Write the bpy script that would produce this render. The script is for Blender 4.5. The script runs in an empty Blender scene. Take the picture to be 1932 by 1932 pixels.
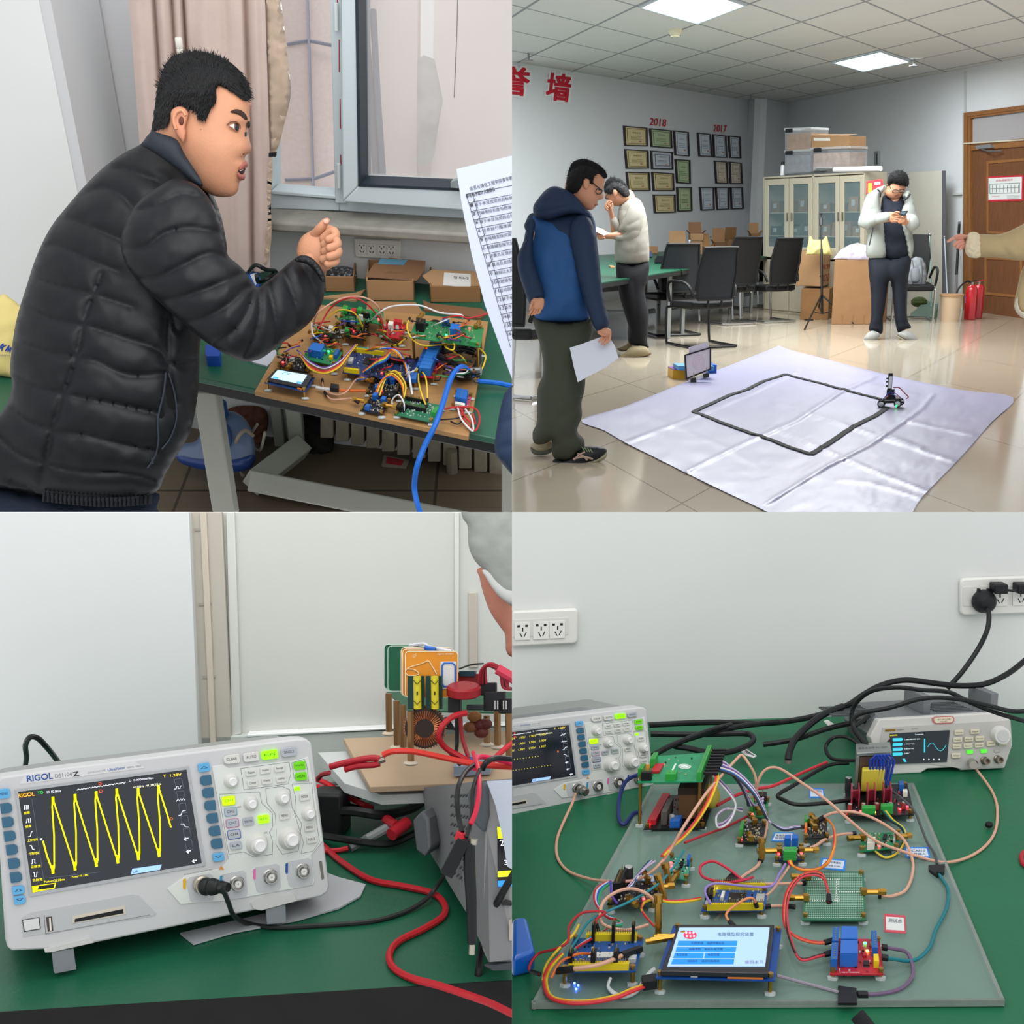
import bpy,bmesh,math,random
import numpy as np
from mathutils import Vector as V,Matrix,noise
from mathutils.geometry import delaunay_2d_cdt
# ---------------------------------------------------------------- camera
F=2400.0;CX=966.0
AP=math.atan(576/2400)
M=Matrix.Translation((0,0,1.42)) @ Matrix.Rotation(-AP,4,'X')
sc=bpy.context.scene
COL=sc.collection
cam=bpy.data.objects.new('camera',bpy.data.cameras.new('camera'))
COL.objects.link(cam)
cam.data.sensor_width=36;cam.data.lens=F*36/1932
cam.data.clip_start=0.05;cam.data.clip_end=200
cam.matrix_world=M @ Matrix.Rotation(math.pi/2,4,'X')
sc.camera=cam
# ---------------------------------------------------------------- world, sun, lamps, exposure
sc.view_settings.view_transform='Standard';sc.view_settings.look='None'
sc.view_settings.gamma=1;sc.view_settings.use_curve_mapping=False
sc.view_settings.exposure=0.0
wd=bpy.data.worlds.new('world');sc.world=wd;wd.use_nodes=True
bg=wd.node_tree.nodes['Background']
bg.inputs[0].default_value=(0.975,0.99,1.0,1);bg.inputs[1].default_value=0.85
def lamp(name,kind,loc,rot,energy,color=(1,1,1),**kw):
 d=bpy.data.lights.new(name,kind);d.energy=energy;d.color=color
 for k,v in kw.items():setattr(d,k,v)
 o=bpy.data.objects.new(name,d);COL.objects.link(o)
 o.location=loc;o.rotation_euler=rot
 return o
lamp('overhead_sun','SUN',(0,-2,6),(math.radians(38),math.radians(8),0),0.8,(1,0.99,0.97),angle=math.radians(40))  # soft sun added from above for downward shading on the indoor sets
# ---------------------------------------------------------------- helpers
def P(px,py,d):return V(((px-CX)/F*d,d,(CX-py)/F*d))
def pix(c):return(CX+c[0]/c[1]*F,CX-c[2]/c[1]*F)
def lin(c):return c/12.92 if c<=.04045 else((c+.055)/1.055)**2.4
def hx(s):
 s=s.lstrip('#');return tuple(lin(int(s[i:i+2],16)/255)for i in(0,2,4))
MC={}
def mat(col,rough=.5,metal=0.,emit=0.,var=0.,vs=20.,bump=0.,bs=60.,alpha=1.,trans=0.,coat=0.,name=None,col2=None,aniso=None):
 key=(col,rough,metal,emit,var,vs,bump,bs,alpha,trans,coat,col2,aniso)
 if key in MC:return MC[key]
 m=bpy.data.materials.new(name or 'surface');m.use_nodes=True
 nt=m.node_tree;b=nt.nodes['Principled BSDF'];c=hx(col)
 b.inputs['Base Color'].default_value=(*c,1)
 b.inputs['Roughness'].default_value=rough;b.inputs['Metallic'].default_value=metal
 b.inputs['Alpha'].default_value=alpha
 b.inputs['Transmission Weight'].default_value=trans
 b.inputs['Coat Weight'].default_value=coat
 if rough>.38 and metal<.3:b.inputs['Specular IOR Level'].default_value=.3
 if emit:b.inputs['Emission Color'].default_value=(*c,1);b.inputs['Emission Strength'].default_value=emit
 if var or bump or col2:
  tc=nt.nodes.new('ShaderNodeTexCoord')
  mp=nt.nodes.new('ShaderNodeMapping');nt.links.new(tc.outputs['Object'],mp.inputs[0])
  if aniso:mp.inputs['Scale'].default_value=aniso
 if var or col2:
  nz=nt.nodes.new('ShaderNodeTexNoise');nz.inputs['Scale'].default_value=vs;nz.inputs['Detail'].default_value=5
  nt.links.new(mp.outputs[0],nz.inputs['Vector'])
  mx=nt.nodes.new('ShaderNodeMix');mx.data_type='RGBA'
  rp=nt.nodes.new('ShaderNodeMapRange');rp.inputs[1].default_value=.3;rp.inputs[2].default_value=.7
  nt.links.new(nz.outputs['Fac'],rp.inputs[0]);nt.links.new(rp.outputs[0],mx.inputs[0])
  ca,cb=(c,hx(col2))if col2 else(tuple(x*(1-var)for x in c),tuple(min(1,x*(1+var))for x in c))
  mx.inputs[6].default_value=(*ca,1);mx.inputs[7].default_value=(*cb,1)
  nt.links.new(mx.outputs[2],b.inputs['Base Color'])
 if bump:
  nz=nt.nodes.new('ShaderNodeTexNoise');nz.inputs['Scale'].default_value=bs;nz.inputs['Detail'].default_value=4
  nt.links.new(mp.outputs[0],nz.inputs['Vector'])
  bp=nt.nodes.new('ShaderNodeBump');bp.inputs['Strength'].default_value=min(1,bump);bp.inputs['Distance'].default_value=.002*max(1,bump)
  nt.links.new(nz.outputs['Fac'],bp.inputs['Height']);nt.links.new(bp.outputs[0],b.inputs['Normal'])
 MC[key]=m
 return m
Q=[0,0]# which side of the optical planes the current room occupies
class Pl:
 def __init__(s,p,n,uref=V((1,0,0))):
  s.p=p;s.n=n.normalized();s.k=s.n.dot(p)
  s.u=(uref-s.n*uref.dot(s.n)).normalized();s.v=s.n.cross(s.u)
 def at(s,px,py,h=0.):
  r=P(px,py,1.);return r*((s.k+h)/s.n.dot(r))
 def loc(s,px,py,h=0.):return s.at(px,py,h)
 def off(s,h):return Pl(s.p+s.n*h,s.n,s.u)
def horizon_plane(hy,py,d,roll=0.):
 """level plane whose horizon is at pixel row hy, passing pixel row py at depth d"""
 a=math.atan((CX-hy)/F)
 n=V((math.sin(roll),-math.sin(a)*math.cos(roll),math.cos(a)*math.cos(roll)))
 return Pl(P(CX,py,d),n)
def wall_plane(a,b,up):
 """upright plane through two points, facing the camera"""
 n=(b-a).cross(up);n.normalize()
 if n.dot(a)>0:n=-n
 return Pl(a,n,(b-a)if(b-a).x>0 else(a-b))
class MB:
 def __init__(s):s.v=[];s.f=[];s.m=[];s.mi=0;s.uv=None
 def add(s,vs,fs):
  o=len(s.v);s.v+=[V(x)for x in vs]
  for f in fs:s.f.append([i+o for i in f]);s.m.append(s.mi)
  return s
 def mt(s,i):s.mi=i;return s
 def poly(s,pts):return s.add(pts,[list(range(len(pts)))])
 def prism(s,top,ext):
  n=len(top);ext=V(ext)
  vs=list(top)+[p+ext for p in top]
  fs=[list(range(n)),list(range(2*n-1,n-1,-1))]
  fs+=[[i,(i+1)%n,(i+1)%n+n,i+n]for i in range(n)]
  return s.add(vs,fs)
 def slab(s,pl,pts,h0,h1):
  """prism with its face at height h1 over plane pl along the pixel outline, down to h0"""
  return s.prism([pl.at(x,y,h1)for x,y in pts],pl.n*(h0-h1))
 def box(s,c,ax,sz):
  """c centre of base, ax three axes, sz sizes (third grows from base)"""
  a,b,n=[V(x)for x in ax];w,d,h=sz
  q=[c+a*(w/2*i)+b*(d/2*j)+n*h for i,j in((-1,-1),(1,-1),(1,1),(-1,1))]
  return s.prism(q,-n*h)
 def cyl(s,p0,p1,r0,r1=None,seg=16,cap=True):
  r1=r0 if r1 is None else r1
  d=(p1-p0).normalized();a=d.orthogonal().normalized();b=d.cross(a)
  vs=[]
  for p,r in((p0,r0),(p1,r1)):
   vs+=[p+(a*math.cos(t)+b*math.sin(t))*r for t in[2*math.pi*i/seg for i in range(seg)]]
  fs=[[i,(i+1)%seg,(i+1)%seg+seg,i+seg]for i in range(seg)]
  if cap:fs+=[list(range(seg-1,-1,-1)),list(range(seg,2*seg))]
  return s.add(vs,fs)
 def lathe(s,base,axis,prof,seg=24):
  """prof: [(radius, height)...] round axis from base"""
  d=V(axis).normalized();a=d.orthogonal().normalized();b=d.cross(a);vs=[]
  for r,h in prof:
   vs+=[base+d*h+(a*math.cos(2*math.pi*i/seg)+b*math.sin(2*math.pi*i/seg))*max(r,1e-5)for i in range(seg)]
  fs=[]
  for k in range(len(prof)-1):
   fs+=[[k*seg+i,k*seg+(i+1)%seg,(k+1)*seg+(i+1)%seg,(k+1)*seg+i]for i in range(seg)]
  fs+=[list(range(seg-1,-1,-1)),list(range((len(prof)-1)*seg,len(prof)*seg))]
  return s.add(vs,fs)
 def ball(s,c,r,seg=12,sc3=None,ax=None):
  ax=ax or(V((1,0,0)),V((0,1,0)),V((0,0,1)));sc3=sc3 or(1,1,1);vs=[];fs=[]
  rg=seg//2
  for j in range(rg+1):
   ph=math.pi*j/rg
   for i in range(seg):
    t=2*math.pi*i/seg;q=(math.sin(ph)*math.cos(t)*sc3[0]*r,math.sin(ph)*math.sin(t)*sc3[1]*r,math.cos(ph)*sc3[2]*r)
    vs.append(c+ax[0]*q[0]+ax[1]*q[1]+ax[2]*q[2])
  for j in range(rg):fs+=[[j*seg+i,j*seg+(i+1)%seg,(j+1)*seg+(i+1)%seg,(j+1)*seg+i]for i in range(seg)]
  return s.add(vs,fs)
 def tube(s,pts,r,seg=8,flat=1.):
  n=len(pts);rr=r if isinstance(r,(list,tuple))else[r]*n
  rr=[rr[min(len(rr)-1,int(i*len(rr)/n))]for i in range(n)]if len(rr)!=n else rr
  vs=[];a=None
  for i,p in enumerate(pts):
   d=(pts[min(i+1,n-1)]-pts[max(i-1,0)])
   if d.length<1e-9:d=V((0,0,1))
   d.normalize()
   a=d.orthogonal()if a is None else a-d*a.dot(d)
   if a.length<1e-6:a=d.orthogonal()
   a.normalize();b=d.cross(a)
   vs+=[p+(a*math.cos(2*math.pi*k/seg)+b*math.sin(2*math.pi*k/seg)*flat)*rr[i]for k in range(seg)]
  fs=[list(range(seg-1,-1,-1)),list(range((n-1)*seg,n*seg))]
  for i in range(n-1):fs+=[[i*seg+k,i*seg+(k+1)%seg,(i+1)*seg+(k+1)%seg,(i+1)*seg+k]for k in range(seg)]
  return s.add(vs,fs)
 def text(s,pl,txt,p0,p1,hgt,h=.0004,up=None,bold=0.):
  """text from pixel p0 (baseline left) to p1 (baseline right), hgt pixels tall, painted h over the plane"""
  vs,fs,(x0,y0,x1,y1)=textmesh(txt)
  if bold:
   e=bold*hgt*.5
   for i,(ax,ay)in enumerate(((-e,0),(e,0),(0,e),(0,-e),(-e,e),(e,-e),(e,e),(-e,-e))):s.text(pl,txt,(p0[0]+ax,p0[1]+ay),(p1[0]+ax,p1[1]+ay),hgt,h+.00002*(i+1),up)
  dx,dy=p1[0]-p0[0],p1[1]-p0[1]
  if up is None:l=math.hypot(dx,dy);up=(dy/l,-dx/l)
  W=max(x1-x0,1e-6);H=max(y1-y0,1e-6)
  pts=[pl.at(p0[0]+dx*(x-x0)/W+up[0]*hgt*(y-y0)/H,p0[1]+dy*(x-x0)/W+up[1]*hgt*(y-y0)/H,h)for x,y in vs]
  return s.add(pts,fs)
 def build(s,name,mats,parent=None,label=None,cat=None,group=None,kind=None,smooth=35,bev=0,sub=0,segs=2,uvf=None,dbl=0):
  if not s.v:return None
  bm=bmesh.new()
  bv=[bm.verts.new(v)for v in s.v]
  for f,mi in zip(s.f,s.m):
   try:fc=bm.faces.new([bv[i]for i in f])
   except ValueError:continue
   fc.material_index=mi
  if dbl:bmesh.ops.remove_doubles(bm,verts=bm.verts,dist=dbl)
  for ax,sg in((0,Q[0]),(2,Q[1])):
   if not sg:continue
   if any(v.co[ax]*sg<-1e-5 for v in bm.verts):
    no=V((0,0,0));no[ax]=-sg;co=V((0,0,0));co[ax]=sg*1e-5
    r=bmesh.ops.bisect_plane(bm,geom=bm.verts[:]+bm.edges[:]+bm.faces[:],plane_co=co,plane_no=no,clear_outer=True)
    ed=[e for e in r['geom_cut']if isinstance(e,bmesh.types.BMEdge)]
    if ed:
     try:bmesh.ops.holes_fill(bm,edges=ed,sides=0)
     except Exception:pass
  if not bm.verts:bm.free();return None
  bmesh.ops.recalc_face_normals(bm,faces=bm.faces)
  for v in bm.verts:v.co=M @ v.co
  if parent is None:
   xs=[v.co for v in bm.verts]
   o3=V(((min(c.x for c in xs)+max(c.x for c in xs))/2,(min(c.y for c in xs)+max(c.y for c in xs))/2,min(c.z for c in xs)))
  else:
   o3=V(parent['org'])
  if uvf:
   L=bm.loops.layers.uv.new('UVMap')
   for f in bm.faces:
    for l in f.loops:l[L].uv=uvf(l.vert.co)
  for v in bm.verts:v.co-=o3
  me=bpy.data.meshes.new(name);bm.to_mesh(me);bm.free()
  for m in(mats if isinstance(mats,(list,tuple))else[mats]):me.materials.append(m)
  if smooth:
   me.polygons.foreach_set('use_smooth',[True]*len(me.polygons))
   me.set_sharp_from_angle(angle=math.radians(smooth))
  o=bpy.data.objects.new(name,me);COL.objects.link(o);o['org']=tuple(o3)
  if parent is None:o.location=o3
  else:o.parent=parent
  if bev:
   b=o.modifiers.new('bevel','BEVEL');b.width=bev;b.segments=segs;b.limit_method='ANGLE';b.angle_limit=math.radians(40)
  if sub:
   b=o.modifiers.new('subd','SUBSURF');b.levels=sub;b.render_levels=sub
  tag(o,label,cat,group,kind)
  return o
def tag(o,label=None,cat=None,group=None,kind=None):
 for k,v in(('label',label),('category',cat),('group',group),('kind',kind)):
  if v:o[k]=v
 return o
def T(name,label,cat,c,group=None):
 """Empty at a thing's base (c in camera space)"""
 o=bpy.data.objects.new(name,None);COL.objects.link(o);o.empty_display_size=.05
 w=M @ V(c);o.location=w;o['org']=tuple(w)
 return tag(o,label,cat,group)
def kids(o):return[c for c in bpy.data.objects if c.parent==o]
def dup(o,loc=None,rotz=0,label=None,scale=None,parent=None):
 c=o.copy();COL.objects.link(c)
 if parent:c.parent=parent
 if loc is not None:c.location=loc
 if rotz:c.rotation_euler=(0,0,rotz)
 if scale:c.scale=scale
 if label:c['label']=label
 for k in kids(o):dup(k,parent=c)
 return c
TM={}
def textmesh(txt):
 bold=0
 if(txt,bold)in TM:return TM[txt,bold]
 cu=bpy.data.curves.new('t','FONT');cu.body=txt;cu.resolution_u=3
 o=bpy.data.objects.new('t',cu);COL.objects.link(o)
 dg=bpy.context.evaluated_depsgraph_get();ev=o.evaluated_get(dg);me=ev.to_mesh()
 vs=[(v.co.x,v.co.y)for v in me.vertices];fs=[list(p.vertices)for p in me.polygons]
 ev.to_mesh_clear();bpy.data.objects.remove(o);bpy.data.curves.remove(cu)
 if not vs:vs=[(0,0),(1,0),(0,1)];fs=[]
 bb=(min(v[0]for v in vs),min(v[1]for v in vs),max(v[0]for v in vs),max(v[1]for v in vs))
 TM[txt,bold]=(vs,fs,bb);return TM[txt,bold]
def spline(pts,n=6,closed=False):
 """Catmull-Rom through tuples or vectors"""
 p=[np.array(tuple(q),float)for q in pts];N=len(p);out=[]
 if N<3:return[tuple(q)for q in p]
 for i in range(N if closed else N-1):
  a,b,c,d=(p[(i-1)%N],p[i],p[(i+1)%N],p[(i+2)%N])if closed else(p[max(i-1,0)],p[i],p[i+1],p[min(i+2,N-1)])
  for k in range(n):
   t=k/n
   out.append(tuple(.5*((2*b)+(-a+c)*t+(2*a-5*b+4*c-d)*t*t+(-a+3*b-3*c+d)*t**3)))
 if not closed:out.append(tuple(p[-1]))
 return out
def rr(x0,y0,x1,y1,r=3,n=3):
 out=[]
 for cx,cy,a in((x1-r,y0+r,-90),(x1-r,y1-r,0),(x0+r,y1-r,90),(x0+r,y0+r,180)):
  out+=[(cx+r*math.cos(math.radians(a+90*i/n)),cy+r*math.sin(math.radians(a+90*i/n)))for i in range(n+1)]
 return out
def inside(poly,X,Y):
 r=np.zeros(X.shape,bool);n=len(poly)
 for i in range(n):
  x0,y0=poly[i];x1,y1=poly[(i+1)%n]
  if y0==y1:continue
  c=((y0>Y)!=(y1>Y))&(X<(x1-x0)*(Y-y0)/(y1-y0)+x0)
  r^=c
 return r
def segdist(X,Y,line,closed=False):
 d=np.full(X.shape,1e9);L=list(line)+([line[0]]if closed else[])
 for(x0,y0),(x1,y1)in zip(L[:-1],L[1:]):
  dx,dy=x1-x0,y1-y0;l=dx*dx+dy*dy+1e-9
  t=np.clip(((X-x0)*dx+(Y-y0)*dy)/l,0,1)
  d=np.minimum(d,np.hypot(X-x0-t*dx,Y-y0-t*dy))
 return d
class Inf:
 """a rounded solid whose outline follows the pixel polygon; D = depth (number or function of px,py)"""
 def __init__(s,poly,D,k=1.,kb=None,step=None,seams=(),amp=0.,sw=9.,sm=True,disp=None,tmax=None,rough=0.):
  if sm:poly=spline(poly,4,True)
  s.D=D if callable(D)else(lambda x,y:D)
  kb=k if kb is None else kb
  pa=np.array(poly);x0,y0=pa.min(0);x1,y1=pa.max(0);S=max(x1-x0,y1-y0)
  g=S/72;nx=int((x1-x0)/g)+5;ny=int((y1-y0)/g)+5;s.g=g;s.x0=x0-2*g;s.y0=y0-2*g
  X,Y=np.meshgrid(s.x0+np.arange(nx)*g,s.y0+np.arange(ny)*g)
  mk=inside(poly,X,Y);u=np.zeros((ny,nx));w=1.9
  ii,jj=np.meshgrid(np.arange(ny),np.arange(nx),indexing='ij')
  ms=[mk[1:-1,1:-1]&(((ii+jj)[1:-1,1:-1]%2)==q)for q in(0,1)]
  for it in range(130):
   for m_ in ms:
    r=(u[:-2,1:-1]+u[2:,1:-1]+u[1:-1,:-2]+u[1:-1,2:]+g*g)/4-u[1:-1,1:-1]
    u[1:-1,1:-1]+=np.where(m_,r*w,0)
  s.t=np.sqrt(np.maximum(0,4*u))
  if tmax:s.t=tmax*np.tanh(s.t/tmax)
  step=step or max(S/34,.6)
  L=0;bp=[]
  n=len(poly)
  for i in range(n):
   a,b=pa[i],pa[(i+1)%n];l=np.hypot(*(b-a));q=max(1,int(round(l/step)))
   if l<step*.35 and i and np.hypot(*(a-bp[-1]))<step*.45:continue
   for j in range(q):bp.append(a+(b-a)*j/q)
  bp=np.array(bp)
  gx,gy=np.meshgrid(np.arange(x0,x1,step),np.arange(y0,y1,step*.87))
  gx=gx+(np.arange(gx.shape[0])%2)[:,None]*step/2
  gx=gx.ravel();gy=gy.ravel();ok=inside(poly,gx,gy)
  gx=gx[ok];gy=gy[ok];ok=segdist(gx,gy,[tuple(q)for q in bp],True)>step*.45
  gx=gx[ok];gy=gy[ok]
  ix=[V(p)for p in bp]+[V((a,b))for a,b in zip(gx,gy)]
  nb=len(bp)
  vo,eo,fo,ov,oe,of=delaunay_2d_cdt(ix,[(i,(i+1)%nb)for i in range(nb)],[],1,1e-4)
  px=np.array([v[0]for v in vo]);py=np.array([v[1]for v in vo])
  isb=segdist(px,py,[tuple(q)for q in bp],True)<1e-3
  t=s.samp(px,py);t[isb]=0
  dd=np.zeros_like(t)
  if seams:
   dm=np.full(px.shape,1e9)
   for sq in seams:dm=np.minimum(dm,segdist(px,py,spline(sq,4)))
   dd+=amp*(np.minimum(1,1-np.exp(-dm/sw)))
  if disp is not None:dd+=np.array([disp(a,b)for a,b in zip(px,py)])
  if rough:dd+=np.array([noise.noise((a/rough[1],b/rough[1],0))*rough[0]for a,b in zip(px,py)])
  fade=np.minimum(1,t/(2.2*(abs(amp)+1e-6)+1e-6))if seams else np.minimum(1,t/4)
  dd*=fade
  N=len(vo);fr=[];bk=[]
  for i in range(N):
   d0=s.D(px[i],py[i])
   fr.append(P(px[i],py[i],d0-(k*t[i]+dd[i])*d0/F));bk.append(P(px[i],py[i],d0+kb*t[i]*d0/F))
  idx={};vs=list(fr)
  for i in range(N):
   if isb[i]:idx[i]=i
   else:idx[i]=len(vs);vs.append(bk[i])
  s.vs=vs;s.fs=[list(f)for f in fo]+[[idx[i]for i in reversed(f)]for f in fo]
  s.k=k
 def samp(s,px,py):
  ny,nx=s.t.shape;fx=np.clip((np.asarray(px)-s.x0)/s.g,0,nx-1.001);fy=np.clip((np.asarray(py)-s.y0)/s.g,0,ny-1.001)
  i=fx.astype(int);j=fy.astype(int);a=fx-i;b=fy-j;t=s.t
  return t[j,i]*(1-a)*(1-b)+t[j,i+1]*a*(1-b)+t[j+1,i]*(1-a)*b+t[j+1,i+1]*a*b
 def front(s,px,py,lift=0.):
  d=s.D(px,py);return d-s.k*float(s.samp(px,py))*d/F-lift
 def mb(s,m=None):
  m=m or MB();m.add(s.vs,s.fs);return m
def decal(S,poly,lift=.0005,k=.3,sm=True,step=None,m=None,kb=0.1):
 return Inf(poly,lambda x,y:S.front(x,y,lift),k,kb,step=step,sm=sm).mb(m)
def limb(m,pts,seg=10):
 """tapered round limb; pts [(px,py,depth,radius_px)...]"""
 sp=spline(pts,5);m.tube([P(a,b,d)for a,b,d,r in sp],[max(r,.3)*d/F for a,b,d,r in sp],seg);
 for a,b,d,r in(sp[0],sp[-1]):m.ball(P(a,b,d),r*d/F,seg)
 return m
HS=[1.]
def wire(pl,pts,col,r=.0012,name='jumper_wire',label=None,cat='wire',group=None,parent=None,ends=None,rough=.45,seg=7,n=6):
 """pts pixel x, y, height over plane (metres)"""
 sp=spline(pts,n);m=MB();q=[pl.at(a,b,h*HS[0])for a,b,h in sp]
 m.tube(q,r,seg)
 mats=[mat(col,rough)]
 if ends:
  mats.append(mat(ends[0],.4,ends[2]if len(ends)>2 else 0.));m.mt(1);L=ends[1];L=max(2,L)
  k=min(L,len(q)-1)
  m.tube(q[:k],r*1.9,6);m.tube(q[-k:],r*1.9,6)
 return m.build(name,mats,parent,label,cat if label else None,group)
class Quad:
 """bilinear patch over a pixel quad (near-left, near-right, far-right, far-left) at height h on plane pl"""
 def __init__(s,pl,q,h=0.):
  s.pl=pl;s.h=h;s.q=q;s.c=[pl.at(x,y,h)for x,y in q]
  s.u=(s.c[1]-s.c[0]).normalized();s.n=pl.n;s.v=s.n.cross(s.u)
 def at(s,u,v,h=0.):
  a,b,c,d=s.c
  return(a*(1-u)+b*u)*(1-v)+(d*(1-u)+c*u)*v+s.n*h
 def W(s):return(s.c[1]-s.c[0]).length
 def L(s):return(s.c[3]-s.c[0]).length
 def box(s,m,u,v,w,d,h,h0=0.):
  q=[s.at(u+i*w/2,v+j*d/2,h0+h)for i,j in((-1,-1),(1,-1),(1,1),(-1,1))]
  m.prism(q,-s.n*h);return m
# ================================================================ shared electronics builders
BRS=mat('#b08a45',.3,.85);GOLD=mat('#b98d3c',.25,.9);STL=mat('#b4b4ae',.25,.9);BLKP=mat('#17181a',.5);GLUE=mat('#c9d2d2',.3,alpha=.8)
def standoffs(Q_,h,t,us=((.05,.06),(.95,.06),(.95,.94),(.05,.94)),r=.0024,glue=True,col=None):
 for u,v in us:
  p=Q_.at(u,v,.001);b=p-Q_.n*(h)
  m=MB();m.cyl(b,p+Q_.n*.002,r,seg=6);m.cyl(p+Q_.n*.002,p+Q_.n*.004,r*1.3,seg=10);s=m.build('standoff',col or BRS,t)
  if glue:MB().ball(b,r*2.3,7,(1.3,1.0,.6)).build('glue_blob',GLUE,s)
KCOL={'chip':'#18191b','term':'#2e9a3f','blueterm':'#1f5fb0','relay':'#1f67b8','hdr':'#141416','yhdr':'#d6c01d','cap':'#2a2b2d','trim':'#1c5fb5','white':'#d6d4c8','sma':'b','led':'r','coil':'#8a5a30','metal':'#a7a8a4','orange':'#d2752a','red':'#b32430','green':'#2a8a4a','yellow':'#dcbf20','usb':'#b2b4b4'}
PN={'chip':'chip','term':'terminal_block','blueterm':'terminal_block','relay':'relay','hdr':'pin_header','yhdr':'pin_header','cap':'capacitor','trim':'trimmer','white':'connector','led':'led','coil':'inductor','metal':'metal_can','orange':'capacitor','red':'component','green':'connector','yellow':'jumper_block','usb':'usb_port','sma':'coax_connector'}
def comp(Q_,t,k,u,v,w,d,h,col=None,em=None):
 m=MB();W_=Q_.W();L_=Q_.L()
 if k=='sma':
  p=Q_.at(u,v,.004);ax=Q_.u*w+Q_.v*d;ax=ax.normalized()if ax.length>0 else Q_.n
  m.box(p-ax*.003-Q_.n*.003,(Q_.u,Q_.v,Q_.n),(.007,.007,.007));m.cyl(p,p+ax*h*.6,.0036,seg=8);m.cyl(p+ax*h*.6,p+ax*h,.0044,seg=6);m.build('coax_connector',GOLD,t);return
 if k=='led':
  p=Q_.at(u,v,.0015);c={'r':'#ff2b30','g':'#2bff70','b':'#2a50ff','w':'#e8f4ff','y':'#ffb340'}[em or 'r']
  m.box(p-Q_.n*.001,(Q_.u,Q_.v,Q_.n),(.003,.002,.0018));m.build('led',mat(c,.3,emit=14),t);return
 if k in('cap','orange')and h>.006 and w<.02:
  p=Q_.at(u,v);m.lathe(p,Q_.n,[(w,0),(w,h*.92),(w*.88,h)],14);m.mt(1);m.lathe(p+Q_.n*h,Q_.n,[(w*.85,0),(w*.8,.0004)],12);m.build('capacitor',[mat(col or KCOL[k],.4),mat('#b9bbbb',.3,.6)],t);return
 if k=='coil':
  p=Q_.at(u,v,h*.5);m.lathe(p-Q_.n*h*.5,Q_.n,[(w*.4,0),(w,0),(w,h),(w*.4,h)],16);m.build('inductor',mat(col or KCOL[k],.4,.3),t);return
 Q_.box(m,u,v,w,d,h)
 if k in('hdr','yhdr'):
  m.mt(1);n=max(2,min(26,int(max(w*W_,d*L_)/.00254)))
  for i in range(n):
   a=(i+.5)/n-.5;p=Q_.at(u+(a*w if w*W_>d*L_ else 0),v+(a*d if d*L_>=w*W_ else 0),h);m.box(p,(Q_.u,Q_.v,Q_.n),(.0007,.0007,.005))
  m.build('pin_header',[mat(col or KCOL[k],.5),mat('#b9a060',.3,.8)],t);return
 if k in('term','blueterm'):
  m.mt(1);n=max(2,int(max(w*W_,d*L_)/.005))
  for i in range(n):
   a=(i+.5)/n-.5;p=Q_.at(u+(a*w if w*W_>d*L_ else 0),v+(a*d if d*L_>=w*W_ else 0),h);m.cyl(p,p+Q_.n*.0004,.0014,seg=8)
  m.build('terminal_block',[mat(col or KCOL[k],.45),mat('#6f7a70',.4,.5)],t,bev=.0004);return
 if k=='chip':
  m.mt(1)
  for i in range(8):
   for s in(-1,1):Q_.box(m,u+w*((i+.5)/8-.5),v+s*d*.56,w*.05,d*.16,h*.4)
  m.build('chip',[mat(col or KCOL[k],.4),mat('#a9aaa8',.3,.7)],t);return
 m.build(PN[k],mat(col or KCOL[k],.42),t,bev=.0004)
def module(pl,name,label,q,h,col,comps=(),legs=True,glue=True,seed=1,n=40,cat='circuit board',group=None,silk='#d9dcd8',thick=.0016,us=None,spark=None):
 h*=HS[0];Q_=Quad(pl,q,h);t=T(name,label,cat,pl.at(sum(p[0]for p in q)/4,sum(p[1]for p in q)/4,0),group)
 m=MB();c=[Q_.at(u,v)for u,v in((0,0),(1,0),(1,1),(0,1))];m.prism(c,-Q_.n*thick);m.build('circuit_board',mat(col,.4,var=.12,vs=90),t)
 if legs:standoffs(Q_,h,t,glue=glue,**({'us':us}if us else{}))
 for k in comps:comp(Q_,t,*k)
 rn=random.Random(seed);m=MB()
 cols=spark or['#b9b9b2','#17181a','#8f8a7a','#c9b27a','#5a5d60']
 for i in range(n):
  m.mt(rn.randrange(len(cols)));Q_.box(m,rn.uniform(.08,.92),rn.uniform(.08,.92),rn.uniform(.02,.05)*.05/max(.03,Q_.W()),rn.uniform(.02,.05)*.05/max(.03,Q_.L()),rn.uniform(.0008,.0025))
 if n:m.build('solder_parts',[mat(x,.4)for x in cols],t,kind='stuff',smooth=0)
 return Q_,t
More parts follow.
